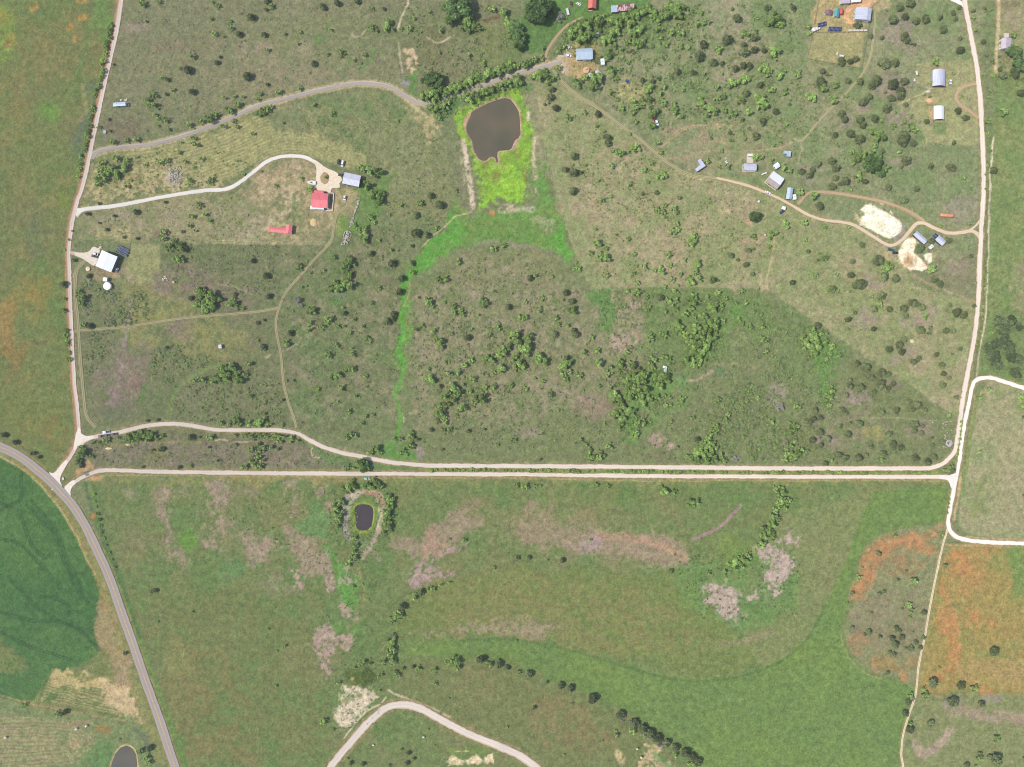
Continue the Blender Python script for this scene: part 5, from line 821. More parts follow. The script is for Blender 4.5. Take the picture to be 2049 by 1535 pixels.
LAND = [("red-roofed house",640,401),("grey metal barn",703,359),("red L-shaped shed",566,459),("white-roofed barn",212,522),("white round tank",214,572),("long trailer in the upper left",238,208),("large muddy pond",985,255),("small dark pond",731,1036),("bottom left pond",248,1528),("blue-grey farmhouse at the top",1170,108),("rusty long shed",1247,15),("arched grey shed",1881,155),("white arched house",1880,225),("grey L-shaped shed",1401,331),("grey-roofed house",1501,334),("brown and white house",1551,360),("blue-grey shed by the east road",1580,387),("white caliche pad",1762,442),("orange tank",1894,431),("grey barn by the white scrapes",1842,475),("pale house at the right edge",2015,86),("fenced yard at the top right",1675,70),("junction of the county road",125,975),("parked pickups on the gravel road",214,870),("white quarry scrape",700,1410),("curve of the bottom gravel road",805,1411),("east road bend",1900,915),("east road junction",1912,962),("orange flower meadow",1950,1180),("double gravel road midpoint",1024,940),("lane bend above the pond",844,207),("stone rubble heap",693,476),("corner of the mown pasture",1182,575),("fence corner at mid right",1532,577),("small white trailer in the left pasture",440,693),("white and grey trailers in the brush",1331,736),("orange implement by the lower hedge",1352,1490),("green hay meadow",1600,1400),("narrow white track",1850,1276),("bright green draw",806,620),("weedy pool",725,1350),("crossing of the two dirt tracks",560,612),("bend of the farm drive",590,312),("white gravel corner at the right",1900,1062),("brown weed patch",1200,1100),("pale mud patch by the creek trees",1465,1205)]
ORD = ["nearest","second nearest","third nearest","fourth nearest","fifth nearest","sixth nearest","seventh nearest","eighth nearest","ninth nearest","tenth nearest","eleventh nearest","twelfth nearest","thirteenth nearest","fourteenth nearest","fifteenth nearest","sixteenth nearest","seventeenth nearest","eighteenth nearest","nineteenth nearest","twentieth nearest","twenty-first nearest","twenty-second nearest","twenty-third nearest","twenty-fourth nearest"]
def rank_labels(xy, noun):
    """For every tree the landmark and side from which it is counted soonest."""
    xy = np.asarray(xy); best = [(99, 1e9, 0, '')] * len(xy)
    for li, (_, lx, ly) in enumerate(LAND):
        d = xy - (lx, ly); dist = np.hypot(d[:, 0], d[:, 1])
        side = np.where(np.abs(d[:, 0]) > np.abs(d[:, 1]), np.where(d[:, 0] > 0, 0, 1), np.where(d[:, 1] > 0, 2, 3))
        for s, word in enumerate(("right of", "left of", "below", "above")):
            ii = np.where(side == s)[0]
            for k, i in enumerate(ii[np.argsort(dist[ii])]):
                c = (k, dist[i], li, word)
                if (k, dist[i]) < best[i][:2]: best[i] = c
    return ["%s %s %s the %s" % (noun, ORD[k] + ("," if 0 else ""), w, LAND[li][0]) if k < len(ORD) else None for k, _, li, w in best]
SMALL = []
ROADC = [(catmull(r, 6), w) for r, w in ((LANE, 6.5), (DRIVE, 5), (NORTHPAIR, 6), (SOUTHPAIR, 6), (HOME, 5), (WEST, 6.5), (EASTIN, 5.5))]
def off_road(x, y, rp):
    for c, w in ROADC:
        d = np.hypot(c[:, 0] - x, c[:, 1] - y); i = int(d.argmin()); need = w + rp * .75
        if d[i] < need:
            u = np.array((x, y)) - c[i]; n = np.linalg.norm(u) + 1e-6; x, y = c[i] + u / n * need
    return float(x), float(y)
def plant(kind, name, noun, cat, group, hz, nvar, maxn, items):
    items = [off_road(x, y, R / S) + (R,) if kind != 'S' else (x, y, R) for x, y, R in items]
    items = sorted(items, key=lambda t: -t[2]); ind, rest = items[:maxn], items[maxn:]
    labels = rank_labels([(x, y) for x, y, _ in ind], noun)
    cms = []
    for s in range(nvar):
        me = mesh_np("crown", *make_crown(kind, 100 * ord(kind) + s)); me.materials.append(M_LEAF); cms.append(me)
    tms = [trunk_mesh(kind, s) for s in range(3)]
    for i, (x, y, R) in enumerate(ind):
        h = hz * (.85 + .3 * RND.random())
        e = thing(name, P(x, y, R * h * .75) * 1.0, RND.random() * 6.28, labels[i] or noun + " deep among its neighbours", cat, group)
        e.location.z = -.12
        sq = .88 + .24 * RND.random()
        e.scale = (R * sq, R / sq, R * h)
        link(bpy.data.objects.new("trunk", tms[i % 3]), e)
        link(bpy.data.objects.new("crown", cms[RND.randrange(nvar)]), e)
    SMALL.extend((kind, x, y, R, hz) for x, y, R in rest)
plant('O', "oak_tree", "broad green oak", "tree", "large oaks", 1.15, 4, 300, expand('O'))
plant('E', "live_oak_tree", "dark olive live oak", "tree", "dark oaks by the right edge", 1.1, 4, 300, expand('E'))
plant('J', "juniper_tree", "dark rounded juniper tree", "tree", "junipers dotted over the pastures", 1.25, 8, 300, expand('J'))
plant('M', "mesquite_tree", "light green mesquite tree", "tree", "mesquites in the pastures", 1.15, 10, 300, expand('M'))
plant('D', "bare_bush", "bare grey bush", "bush", "leafless bushes", .9, 2, 300, expand('D'))
# hedges along the roads
SH_ = []
r_ = random.Random(5)
def hedge(pts, step, rr, jit):
    p = catmull(pts, step)
    for q in p:
        if r_.random() < .9: SH_.append((q[0] + r_.uniform(-jit, jit), q[1] + r_.uniform(-jit, jit), r_.uniform(*rr) * S))
hedge([(862,941),(1000,941),(1200,943),(1536,945.5),(1780,945.5),(1860,945)], 8.6, (2.6,5.0), 1.4)
hedge([(222,52),(212,95),(206,120),(201,150),(196,172),(190,190),(184,212),(180,240),(176,262),(170,290),(163,310),(158,350)], 9, (4.5,7), 2)
hedge([(1958,700),(1965,650),(1971,590),(1974,520)], 11, (2.5,4.5), 1.5)
hedge([(1925,845),(1921,878),(1917,900),(1913,920),(1907,940)], 8, (2.4,4), 1.0)
hedge([(1970,380),(1981,300),(1978,230),(1985,150),(1988,110)], 16, (2.5,4.5), 3)
hedge([(128,570),(131,640),(131,670),(134,690),(136,720)], 18, (4,7), 2)
hedge([(186,990),(196,1040),(212,1090),(228,1135)], 12, (3,5), 1.5)
hedge([(1460,1130),(1490,1122),(1525,1085),(1540,1060)], 12, (4,6), 3)
hedge([(150,440),(138,480),(130,500)], 14, (2,3.5), 1)
hedge([(1900,1000),(1896,1025)], 8, (2.5,3.5), 1)
plant('S', "roadside_shrub", "low green roadside shrub", "shrub", "shrubs lining the gravel roads", 1.0, 6, 300, SH_)
# ------------------------------------------------------------------ the smaller brush, too many to count
M_BRUSH = attr_mat("brush_leaves", "tint", fine=.2, s1=2.0, s2=.5, bump=0, hue=.05, drough=.3, transl=.2)
def merge(name, parts, label):
    VS = []; FS = []; CS = []; n = 0
    for v, f, c in parts:
        VS.append(v); FS.append(f + n); CS.append(c); n += len(v)
    me = mesh_np(name, np.vstack(VS), np.vstack(FS), np.vstack(CS)); me.materials.append(M_BRUSH)
    return tag(link(bpy.data.objects.new(name, me)), label, "brush", kind="stuff")
lowv = {k: [make_crown(k, 900 + 10 * ord(k) + s, 60) for s in range(4)] for k in 'JMSOD'}
parts = []
def place(tpl, x, y, R, hz, tint=1.0):
    v, f, c = tpl; a = r_.random() * 6.283; ca, sa = math.cos(a), math.sin(a)
    q = v * (R, R, R * hz); q = np.stack([q[:, 0] * ca - q[:, 1] * sa, q[:, 0] * sa + q[:, 1] * ca, q[:, 2] - .1], 1)
    p = P(x, y); return q + (p.x, p.y, 0), f, c * tint
for k, x, y, R, hz in SMALL: parts.append(place(lowv[k][r_.randrange(4)], x, y, R, hz, r_.uniform(.8, 1.2)))
merge("small_trees", parts, "small scattered mesquite and juniper brush across the pastures")
tiny = []
for s in range(6):
    rr = np.random.default_rng(60 + s)
    L = [(.35 * rr.normal(), .35 * rr.normal(), .3 + .3 * rr.random(), .35 + .25 * rr.random()) for _ in range(3)]
    tiny.append(crown(s, L, 16, .22, .01, (1, 1, 1), .5))
tiny = [(v[len(SV) * 3:], f[len(SF) * 3:] - len(SV) * 3, c[len(SV) * 3:]) for v, f, c in tiny]
TC = {'l': alb(152, 176, 100), 'd': alb(124, 142, 90), 'g': alb(160, 156, 140), 'y': alb(150, 158, 84)}
def inpoly(pts, x, y):
    p = np.asarray(pts); ins = False; j = len(p) - 1
    for i in range(len(p)):
        if (p[i, 1] > y) != (p[j, 1] > y) and x < (p[j, 0] - p[i, 0]) * (y - p[i, 1]) / (p[j, 1] - p[i, 1]) + p[i, 0]: ins = not ins
        j = i
    return ins
parts = []
def scatter(pts, n, rr, tones):
    p = np.asarray(pts); (x0, y0), (x1, y1) = p.min(0), p.max(0); k = 0; t = 0
    while k < n and t < n * 6:
        t += 1; x = r_.uniform(x0, x1); y = r_.uniform(y0, y1)
        if not inpoly(pts, x, y): continue
        if vnoise(np.float64(x / 28), np.float64(y / 28), 3) < .32: continue
        c = np.array(TC[r_.choice(tones)]) * r_.uniform(.75, 1.25)
        parts.append(place(tiny[r_.randrange(6)], x, y, r_.uniform(*rr) * S, r_.uniform(.7, 1.1), c)); k += 1
scatter([(165,560),(290,580),(300,640),(270,650),(170,655)], 260, (1.6,3.6), 'ldlg')
scatter([(170,665),(230,660),(230,700),(170,760)], 90, (1.5,3.2), 'ld')
scatter([(300,690),(400,690),(430,720),(350,770),(300,760)], 170, (1.5,3.4), 'lld')
scatter([(345,775),(480,735),(560,760),(570,840),(480,850),(345,840)], 330, (1.5,3.6), 'lld')
scatter([(320,490),(560,490),(560,600),(420,590),(340,560)], 230, (1.3,3.0), 'dgl')
scatter([(560,490),(800,450),(800,850),(600,850),(560,650)], 420, (1.4,3.2), 'ldlg')
scatter([(740,380),(900,330),(880,450),(780,520)], 140, (1.4,3), 'ldg')
scatter([(820,620),(900,530),(1050,500),(1180,590),(1300,600),(1330,760),(1240,900),(830,900)], 1250, (1.5,3.6), 'llldg')
scatter([(1200,580),(1540,590),(1640,680),(1480,920),(1240,920)], 700, (1.5,3.6), 'lld')
scatter([(1540,600),(1700,700),(1640,900),(1450,925),(1450,760)], 640, (1.6,3.8), 'llldg')
scatter([(1640,720),(1900,840),(1890,920),(1600,920)], 260, (1.2,2.6), 'ldg')
scatter([(1180,400),(1560,480),(1540,570),(1190,570)], 420, (1.2,3.0), 'lly')
scatter([(1100,200),(1300,320),(1530,400),(1540,480),(1150,400)], 520, (1.2,3.0), 'lldy')
scatter([(1560,480),(1760,500),(1960,620),(1920,820),(1540,570)], 420, (1.1,2.6), 'lly')
scatter([(1110,40),(1400,10),(1600,10),(1610,220),(1540,290),(1300,260),(1160,180)], 950, (1.5,3.8), 'llld')
scatter([(1500,150),(1720,180),(1660,280),(1560,290)], 300, (1.4,3.4), 'llly')
scatter([(1560,280),(1860,230),(1950,420),(1640,380)], 260, (1.1,2.6), 'ldg')
scatter([(1760,20),(1920,20),(1940,120),(1780,220)], 120, (1.1,2.4), 'ldg')
scatter([(245,10),(800,10),(820,160),(640,170),(300,270),(210,290)], 420, (1.1,2.8), 'lldg')
scatter([(800,10),(1020,10),(1020,140),(850,190)], 300, (1.5,3.6), 'lld')
scatter([(560,260),(740,190),(880,280),(880,360),(740,320)], 200, (1.1,2.6), 'ldy')
scatter([(180,320),(420,290),(520,340),(400,375),(165,408)], 260, (1.1,2.8), 'ldy')
scatter([(165,430),(520,390),(520,480),(260,480)], 170, (1.1,2.6), 'ldy')
scatter([(180,880),(600,880),(720,930),(190,930)], 230, (1.3,3.0), 'ldg')
scatter([(840,195),(1020,155),(1060,180),(900,235),(880,240)], 150, (2,4), 'lld')
scatter([(1340,1110),(1600,1100),(1600,1240),(1400,1240)], 240, (1.4,3.2), 'ldd')
scatter([(420,1000),(690,970),(700,1120),(560,1150)], 200, (1.2,2.8), 'lld')
scatter([(640,1080),(760,1080),(740,1330),(640,1330)], 160, (1.2,2.8), 'lld')
scatter([(660,980),(800,980),(790,1090),(670,1090)], 260, (1.2,2.8), 'lldg')
scatter([(1700,1180),(1860,1180),(1830,1340),(1720,1300)], 90, (.9,1.8), 'lgy')
scatter([(660,1330),(760,1330),(760,1460),(680,1460)], 120, (1.0,2.4), 'ldd')
scatter([(820,1330),(1040,1350),(1230,1420),(1200,1520),(900,1440)], 110, (1.0,2.4), 'ldy')
scatter([(1980,560),(2049,560),(2049,760),(1980,740)], 130, (1.4,3.4), 'ldd')
scatter([(2000,90),(2049,90),(2049,170),(2000,170)], 60, (1.4,3.2), 'ld')
scatter([(1370,880),(1440,800),(1480,760),(1530,780),(1600,900),(1590,925),(1380,925)], 330, (2.2,4.6), 'lld')
scatter([(1230,740),(1340,720),(1360,760),(1290,860),(1240,880)], 200, (2.2,4.4), 'lld')
scatter([(1370,720),(1390,640),(1440,590),(1470,640),(1420,740)], 170, (2.2,4.4), 'lld')
scatter([(1110,100),(1150,40),(1260,20),(1400,10),(1380,60),(1270,110),(1200,130)], 420, (2.2,4.8), 'lld')
scatter([(1230,120),(1400,90),(1420,230),(1300,250),(1220,200)], 260, (1.8,4.0), 'lld')
scatter([(870,640),(1000,640),(1080,740),(960,850),(870,880)], 300, (1.8,4.2), 'lld')
scatter([(1560,640),(1690,700),(1650,920),(1540,920)], 260, (1.8,3.8), 'lld')
scatter([(830,190),(1000,140),(1010,165),(880,215)], 120, (2.5,5), 'lld')
merge("low_scrub", parts, "low scrub and weed clumps sprinkled over the rough pastures")
# ------------------------------------------------------------------ buildings
GLASS = mat("window_glass", (58, 66, 74), .1, .1, 1, spec=.6)
DARK = mat("dark_opening", (52, 48, 46), .8, .1, 1)
TRIM = mat("white_trim", (236, 234, 230), .6, .05, 2)
def metal(n, c, rough=.5, var=.15): return mat(n, c, rough, var, .6, metal=.0, spec=.5, streak=(3, .25, 1))
ROOFM = {
 'red': metal("red_metal_roof", (234, 116, 120)), 'redb': metal("faded_red_roof", (214, 112, 96), .6, .14), 'grey': metal("grey_metal_roof", (204, 203, 214)), 'white': metal("white_metal_roof", (250, 250, 250), .5, .04),
 'blue': metal("blue_grey_roof", (188, 204, 216)), 'lav': metal("pale_galvanised_roof", (206, 206, 218)), 'tan': metal("weathered_tan_roof", (176, 156, 150), .7, .12), 'pink': metal("pinkish_shingle_roof", (202, 186, 190), .8, .12),
 'maroon': metal("maroon_roof", (150, 104, 112), .7), 'teal': metal("teal_roof", (92, 160, 164), .6), 'rust': None, 'cream': metal("cream_roof", (232, 220, 198), .7)}
def rust_mat():
    m = mat("rusted_sheet_roof", (176, 92, 84), .8, .3, .55, streak=(1.4, .3, 1))
    nt = m.node_tree; r = [n for n in nt.nodes if n.type == 'VALTORGB'][0]
    r.color_ramp.elements[0].color = alb(150, 62, 58) + (1,); r.color_ramp.elements[1].color = alb(226, 206, 208) + (1,)
    r.color_ramp.elements[0].position = .44; r.color_ramp.elements[1].position = .56
    return m
ROOFM['rust'] = rust_mat()
WALLM = {k: mat("wall_" + k, c, .8, .08, .7) for k, c in {'white': (226, 222, 214), 'grey': (168, 168, 172), 'tan': (196, 178, 154), 'red': (158, 70, 66), 'blue': (170, 184, 194), 'brown': (140, 118, 100), 'slate': (92, 96, 108)}.items()}
CONC = mat("pale_concrete", (224, 208, 188), .9, .1, .8)
DECK = mat("weathered_deck", (178, 168, 166), .9, .12, 1.2, streak=(.3, 4, 1))
def panel(pts, n, parent, m, name="roof_panel", rib=.035):
    """corrugated sheet over a quad a,b (eave), c,d (ridge)."""
    a, b, c, d = map(Vector, pts); nn = (b - a).cross(d - a).normalized(); mb = MB()
    rows = []
    for i in range(2 * n + 1):
        t = i / (2 * n); off = nn * (rib if i % 2 else 0)
        rows.append((a.lerp(b, t) + off, d.lerp(c, t) + off))
    vs = [p for r in rows for p in r] + [p - nn * .08 - nn * (rib if i % 2 else 0) for i, r in enumerate(rows) for p in r]
    k = 2 * len(rows); fs = []
    for i in range(len(rows) - 1):
        fs += [(2 * i, 2 * i + 2, 2 * i + 3, 2 * i + 1), (k + 2 * i, k + 2 * i + 1, k + 2 * i + 3, k + 2 * i + 2), (2 * i, k + 2 * i, k + 2 * i + 2, 2 * i + 2), (2 * i + 1, 2 * i + 3, k + 2 * i + 3, k + 2 * i + 1)]
    e = 2 * (len(rows) - 1); fs += [(0, 1, k + 1, k), (e, k + e, k + e + 1, e + 1)]
    return mb.add(vs, fs).build(name, m, parent)
def opening(parent, kind, side, pos, w, d, z0, hh, ww):
    """a door or window set into one wall: side 0 +y,1 -y,2 +x,3 -x"""
    dx, dy = [(0, 1), (0, -1), (1, 0), (-1, 0)][side]
    cx, cy = (pos, dy * d / 2) if side < 2 else (dx * w / 2, pos)
    sx, sy = (ww, .1) if side < 2 else (.1, ww)
    fr = MB().box(cx, cy, z0 + hh / 2, sx + (.16 if side < 2 else .04), sy + (.04 if side < 2 else .16), hh + .16).build("door" if kind == 'd' else "window", TRIM if kind == 'w' else WALLM['brown'], parent)
    if kind == 'w': MB().box(cx + dx * .05, cy + dy * .05, z0 + hh / 2, sx, sy, hh).build("pane", GLASS, fr)
    else: MB().box(cx + dx * .09 + (.35 * ww if side < 2 else 0), cy + dy * .09 + (0 if side < 2 else .35 * ww), z0 + hh * .5, .1, .1, .12).build("handle", DARK, fr)
def gable(name, label, cat, px, py, w, d, ang, wh, rise, rc, wc, axis='x', ridge=0.0, over=.35, rc2=None, wins=2, slab=None, bay=False):
    """w,d in photo pixels as the roof is seen; axis = direction of the ridge; ridge shifts it off centre (-1..1)."""
    zt = wh + rise * .5
    q = thing(name, P(px, py, zt), -rad(ang), label, cat); q.location.z = 0
    W, D = w * S * (1 - zt / H), d * S * (1 - zt / H)
    if axis == 'y': W, D = D, W; q.rotation_euler.z += math.pi / 2
    ww, wd = W - 2 * over, D - 2 * over; rp = ridge * D / 2; wr = ridge * D / 2
    mb = MB(); zr = wh + rise
    f = lambda y: wh + rise * (1 - abs(y - rp) / (D / 2 + (rp if y < rp else -rp))) - .1
    pr = [(-wd / 2, 0), (wd / 2, 0), (wd / 2, f(wd / 2)), (rp, zr - .12), (-wd / 2, f(-wd / 2))]
    vs = [(-ww / 2, y, z) for y, z in pr] + [(ww / 2, y, z) for y, z in pr]
    mb.add(vs, [(4, 3, 2, 1, 0), (5, 6, 7, 8, 9)] + [(i, (i + 1) % 5, 5 + (i + 1) % 5, 5 + i) for i in range(5)]).build("wall", WALLM[wc], q)
    n = max(4, int(W / .9))
    panel([(-W / 2, -D / 2, wh), (W / 2, -D / 2, wh), (W / 2, rp, zr), (-W / 2, rp, zr)], n, q, ROOFM[rc])
    panel([(W / 2, D / 2, wh), (-W / 2, D / 2, wh), (-W / 2, rp, zr), (W / 2, rp, zr)], n, q, ROOFM[rc2 or rc])
    MB().box(0, rp, zr + .04, W + .05, .3, .07).build("ridge_cap", ROOFM[rc], q)
    if slab: MB().box(0, 0, .06, ww + slab, wd + slab, .12).build("slab", CONC, q)
    opening(q, 'd', 1, -ww * .2, ww, wd, .12, min(2.1, wh - .4), 2.8 if bay else 1.0)
    opening(q, 'd', 2 if bay else 0, 0 if bay else ww * .2, ww, wd, .12, min(2.2, wh - .3), 3.0 if bay and wd > 5 else 1.0)
    for i in range(wins):
        t = (i + 1) / (wins + 1) - .5
        opening(q, 'w', 1, ww * (t * .9 + .12), ww, wd, 1.0, min(1.1, wh - 1.3), 1.1); opening(q, 'w', 0, -ww * (t * .9 + .12), ww, wd, 1.0, min(1.1, wh - 1.3), 1.1)
    if wd > 3: opening(q, 'w', 3, 0, ww, wd, 1.0, min(1.1, wh - 1.3), 1.0)
    return q
def flatpoly(name, label, cat, pts, wh, rc, wc, slope=.35, over=.2):
    """open or walled shed with a roof plate of any outline (photo pixels)."""
    c = np.mean(pts, 0); q = thing(name, P(c[0], c[1], wh), 0, label, cat); q.location.z = 0
    k = S * (1 - wh / H); loc = [((x - c[0]) * k, -(y - c[1]) * k) for x, y in pts]
    ins = [(x * (1 - over / max(1, math.hypot(x, y))), y * (1 - over / max(1, math.hypot(x, y)))) for x, y in loc]
    MB().prism(ins, 0, wh).build("wall", WALLM[wc], q)
    MB().prism(loc, wh + .02, wh + .14).build("roof", ROOFM[rc], q)
    a, b = max(((loc[i], loc[(i + 1) % len(loc)]) for i in range(len(loc))), key=lambda e: math.dist(*e))
    m_ = ((a[0] + b[0]) / 2 * .99, (a[1] + b[1]) / 2 * .99); an = math.atan2(b[1] - a[1], b[0] - a[0])
    MB().box(m_[0], m_[1], 1.05, 1.1, .12, 2.0, an).build("door", WALLM['brown'], q)
    return q
def barrel(name, label, px, py, w, d, wh, rise, rc, wc, ang=0):
    zt = wh + rise * .6; q = thing(name, P(px, py, zt), -rad(ang), label, "building"); q.location.z = 0
    W, D = w * S * (1 - zt / H), d * S * (1 - zt / H); n = 14; mb = MB(); vs = []
    prof = [(-W / 2 + W * i / n, wh + rise * math.sin(math.pi * i / n) ** .8) for i in range(n + 1)]
    for y in (-D / 2, D / 2):
        vs += [(x, y, z) for x, z in prof] + [(x, y, z - .12) for x, z in prof]
    m = n + 1; fs = []
    for i in range(n):
        fs += [(i, i + 1, 2 * m + i + 1, 2 * m + i), (m + i, 3 * m + i, 3 * m + i + 1, m + i + 1), (i, m + i, m + i + 1, i + 1), (2 * m + i, 2 * m + i + 1, 3 * m + i + 1, 3 * m + i)]
    fs += [(0, 2 * m, 3 * m, m), (n, m + n, 3 * m + n, 2 * m + n)]
    mb.add(vs, fs).build("roof", ROOFM[rc], q, sm=False)
    for sx in (-1, 1): MB().box(sx * (W / 2 - .12), 0, wh / 2, .16, D - .5, wh - .02).build("side_wall", WALLM[wc], q)
    e = [(x * .985, z - .14) for x, z in prof]
    vs = [(x, D / 2 - .5, z) for x, z in e] + [(e[0][0], D / 2 - .5, 0), (e[-1][0], D / 2 - .5, 0)]
    vs += [(x, y - .15, z) for x, y, z in vs]; k = len(e) + 2; order = list(range(len(e))) + [k - 1, k - 2]
    MB().add(vs, [tuple(order), tuple(i + k for i in reversed(order))] + [(order[i], order[(i + 1) % k], order[(i + 1) % k] + k, order[i] + k) for i in range(k)]).build("end_wall", WALLM[wc], q)
    MB().box(0, 0, .05, W - .3, D - .3, .1).build("floor", mat("dirt_floor", (176, 136, 108), .95), q)
    for i in range(3): MB().box(-W / 2 + .3 + (W - .6) * i / 2, -D / 2 + .4, wh / 2, .2, .2, wh).build("post", WALLM['brown'], q)
    return q
gable("farmhouse", "house with a red metal gable roof beside the gravel loop", "house", 640, 400.5, 32, 29, 3, 3.2, 1.9, 'red', 'tan', slab=1.2)
q = thing("porch", P(636, 417.5), -rad(3), "white porch with posts along the lower side of the red-roofed house", "porch")
MB().box(0, 0, .2, 11.2, 3.0, .4).build("deck", DECK, q); MB().box(0, .15, 2.5, 11.0, 2.6, .12).build("roof", TRIM, q)
for i in range(4): MB().box(-5.2 + i * 3.45, -1.1, 1.42, .16, .16, 2.06).build("post", TRIM, q)
gable("lean_to", "dark red lean-to at the top edge of the red-roofed house", "building", 638, 384, 20, 6, 3, 2.4, .5, 'red', 'red', wins=0)
q = thing("garden_wall", P(662, 404), 0, "low cream wall enclosing the bed right of the red-roofed house", "wall")
for a, b in (((657, 386), (668, 387)), ((668, 387), (665.5, 422)), ((665.5, 422), (652, 422))):
    A_, B_ = P(*a), P(*b); m_ = (A_ + B_) / 2 - P(662, 404); an = math.atan2(B_.y - A_.y, B_.x - A_.x)
    MB().box(m_.x, m_.y, .3, (B_ - A_).length + .1, .7, .6 + .004 * an, an).build("wall_run", CONC, q)
gable("metal_barn", "large grey metal barn at the right end of the gravel loop", "barn", 703.5, 359, 34, 23, 12, 4.2, 1.0, 'grey', 'slate', bay=True)
gable("long_shed", "long narrow red-roofed shed left of the square red shed", "shed", 555.5, 460, 36, 10, 6, 2.6, .6, 'red', 'white')
gable("square_shed", "square red-roofed shed at the right end of the long red shed", "shed", 577.8, 458.6, 12, 17, 6, 3.0, .8, 'red', 'white', 'y')
gable("white_barn", "big white-roofed barn beside the left gravel road", "barn", 212, 522.5, 34, 34, 22.5, 4.4, 1.6, 'white', 'slate', 'y', bay=True)
gable("white_shed", "small white shed just above the white round tank", "shed", 210, 559, 8, 8, 10, 2.4, .5, 'white', 'white', wins=0)
gable("blue_farmhouse", "blue-grey roofed farmhouse at the end of the lane", "house", 1169.5, 107, 33, 22, -3, 3.2, 1.8, 'blue', 'tan', ridge=.25, slab=.8)
MBp = thing("porch", P(1174, 121), rad(3), "pale patched porch roof below the blue-grey farmhouse", "porch")
MB().box(0, 0, 2.4, 6.5, 1.8, .12).build("roof", ROOFM['lav'], MBp)
for i in (-1, 1): MB().box(i * 3, -.7, 1.17, .14, .14, 2.34).build("post", TRIM, MBp)
gable("grey_shed", "pale grey tilted shed below right of the blue-grey farmhouse", "shed", 1197.7, 145.6, 13, 7.5, 40, 2.4, .5, 'lav', 'grey')
gable("half_hidden_shed", "pale shed half hidden under a tree near the round brown pad", "shed", 1182, 149.5, 9, 8, -3, 2.4, .5, 'lav', 'grey', wins=0)
gable("red_barn", "faded red barn cut by the top edge of the picture", "barn", 1185.5, 3.5, 16, 25, 2, 3.6, 1.6, 'redb', 'red', 'y')
q = gable("rusty_shed", "long rust-streaked shed near the top edge", "shed", 1252, 14.5, 35, 13, -4, 2.8, .9, 'rust', 'grey')
gable("shed_annex", "blue-grey roofed annex on the left end of the rusty shed", "shed", 1229, 17, 12, 13.5, -4, 2.9, .9, 'blue', 'grey', wins=1)
gable("white_workshop", "pale ribbed-roof workshop inside the curved drive at the top right", "building", 1728.5, 27, 31, 25, 7, 4.0, 1.3, 'lav', 'white', 'y', ridge=-.4, bay=True)
gable("cut_house", "grey-roofed house cut by the top edge above the orange drive", "house", 1692, -3, 19, 18, -4, 3.0, 1.2, 'pink', 'white')
gable("cut_house_wing", "white-roofed wing cut by the top edge above the orange drive", "house", 1713, -5, 20, 17, -6, 3.0, 1.0, 'white', 'white')
gable("maroon_shed", "small shed with a maroon roof in the top right yard", "shed", 1658.4, 23.7, 13, 9, 4, 2.4, .8, 'maroon', 'white', 'y', wins=1)
gable("teal_shed", "small shed with a teal roof in the top right yard", "shed", 1675, 24.6, 10, 17, 8, 2.6, .9, 'teal', 'white', 'y', wins=1)
barrel("arched_shed", "large arched grey shed open at its lower end", 1881, 155, 26, 33, 2.6, 2.2, 'lav', 'grey', 1)
barrel("arched_house", "white arched-roof house below the large arched shed", 1880, 225, 20.5, 27, 2.4, 1.3, 'white', 'tan', 0)
flatpoly("angled_shed", "L-shaped pale grey shed standing alone above the dirt track", "shed", [(1396,321),(1402,317.7),(1412,332),(1394.5,343.5),(1391,338.4),(1401,329.8)], 2.8, 'lav', 'grey')
gable("grey_house", "grey-roofed house with a patio on its upper side", "house", 1501.5, 334, 25, 14, 1, 3.0, 1.1, 'grey', 'tan', slab=1.0)
q = thing("patio", P(1500.5, 318.5), 0, "cream patio slab above the grey-roofed house", "patio")
MB().box(0, 0, .1, 5.2, 6.4, .2).build("slab", CONC, q); MB().box(-.2, 2.6, 2.3, 5.0, 2.0, .12).build("shade_roof", TRIM, q)
for sx in (-1, 1):
    for sy in (1.8, 3.3): MB().box(sx * 2.2 - .2, sy, 1.22, .12, .12, 2.04).build("post", TRIM, q)
gable("two_tone_house", "house with one brown and one white roof slope by the east dirt road", "house", 1552, 360, 27, 26, 36, 3.2, 1.8, 'white', 'tan', ridge=.28, rc2='tan', slab=1.0)
bpy.data.objects["two_tone_house"].rotation_euler.z += math.pi
flatpoly("corner_shed", "small blue-grey L-shaped shed above the two-tone house", "shed", [(1568.8,302),(1583,302.5),(1581.5,314),(1575,312.8),(1575.2,308),(1568.8,307.5)], 2.5, 'blue', 'blue')
gable("cream_shed", "small square white shed touching the two-tone house's trees", "shed", 1554.7, 331.4, 11, 10, -35, 2.6, .7, 'white', 'white')
gable("blue_shed", "blue-grey roofed shed between the two-tone house and the fork", "shed", 1580.3, 387, 11.5, 23, 9, 3.0, .9, 'blue', 'brown', 'y')
gable("pump_shed", "tiny white shed below the east dirt road", "shed", 1568.5, 416, 7.5, 6.5, 18, 2.2, .4, 'white', 'white', wins=0)
gable("grey_barn", "long grey-roofed barn between the two white scrapes", "barn", 1842.5, 475, 29, 11, 42, 3.2, 1.0, 'grey', 'slate')
gable("small_grey_shed", "shorter grey-roofed shed right of the long grey barn", "shed", 1883, 481, 19, 12.5, 42, 2.9, .9, 'lav', 'slate')
gable("edge_house", "pale pinkish-roofed house near the right edge", "house", 2015, 86.5, 20, 22, 3, 3.4, 1.3, 'pink', 'white', 'y', ridge=.3)
q = thing("deck", P(2012.8, 71.3), -rad(2), "pale wooden deck above the pinkish-roofed house", "deck")
MB().box(0, 0, .45, 4.2, 3.2, .1).build("boards", mat("pale_deck_boards", (226, 206, 196), .9, .1, 1, streak=(.3, 4, 1)), q)
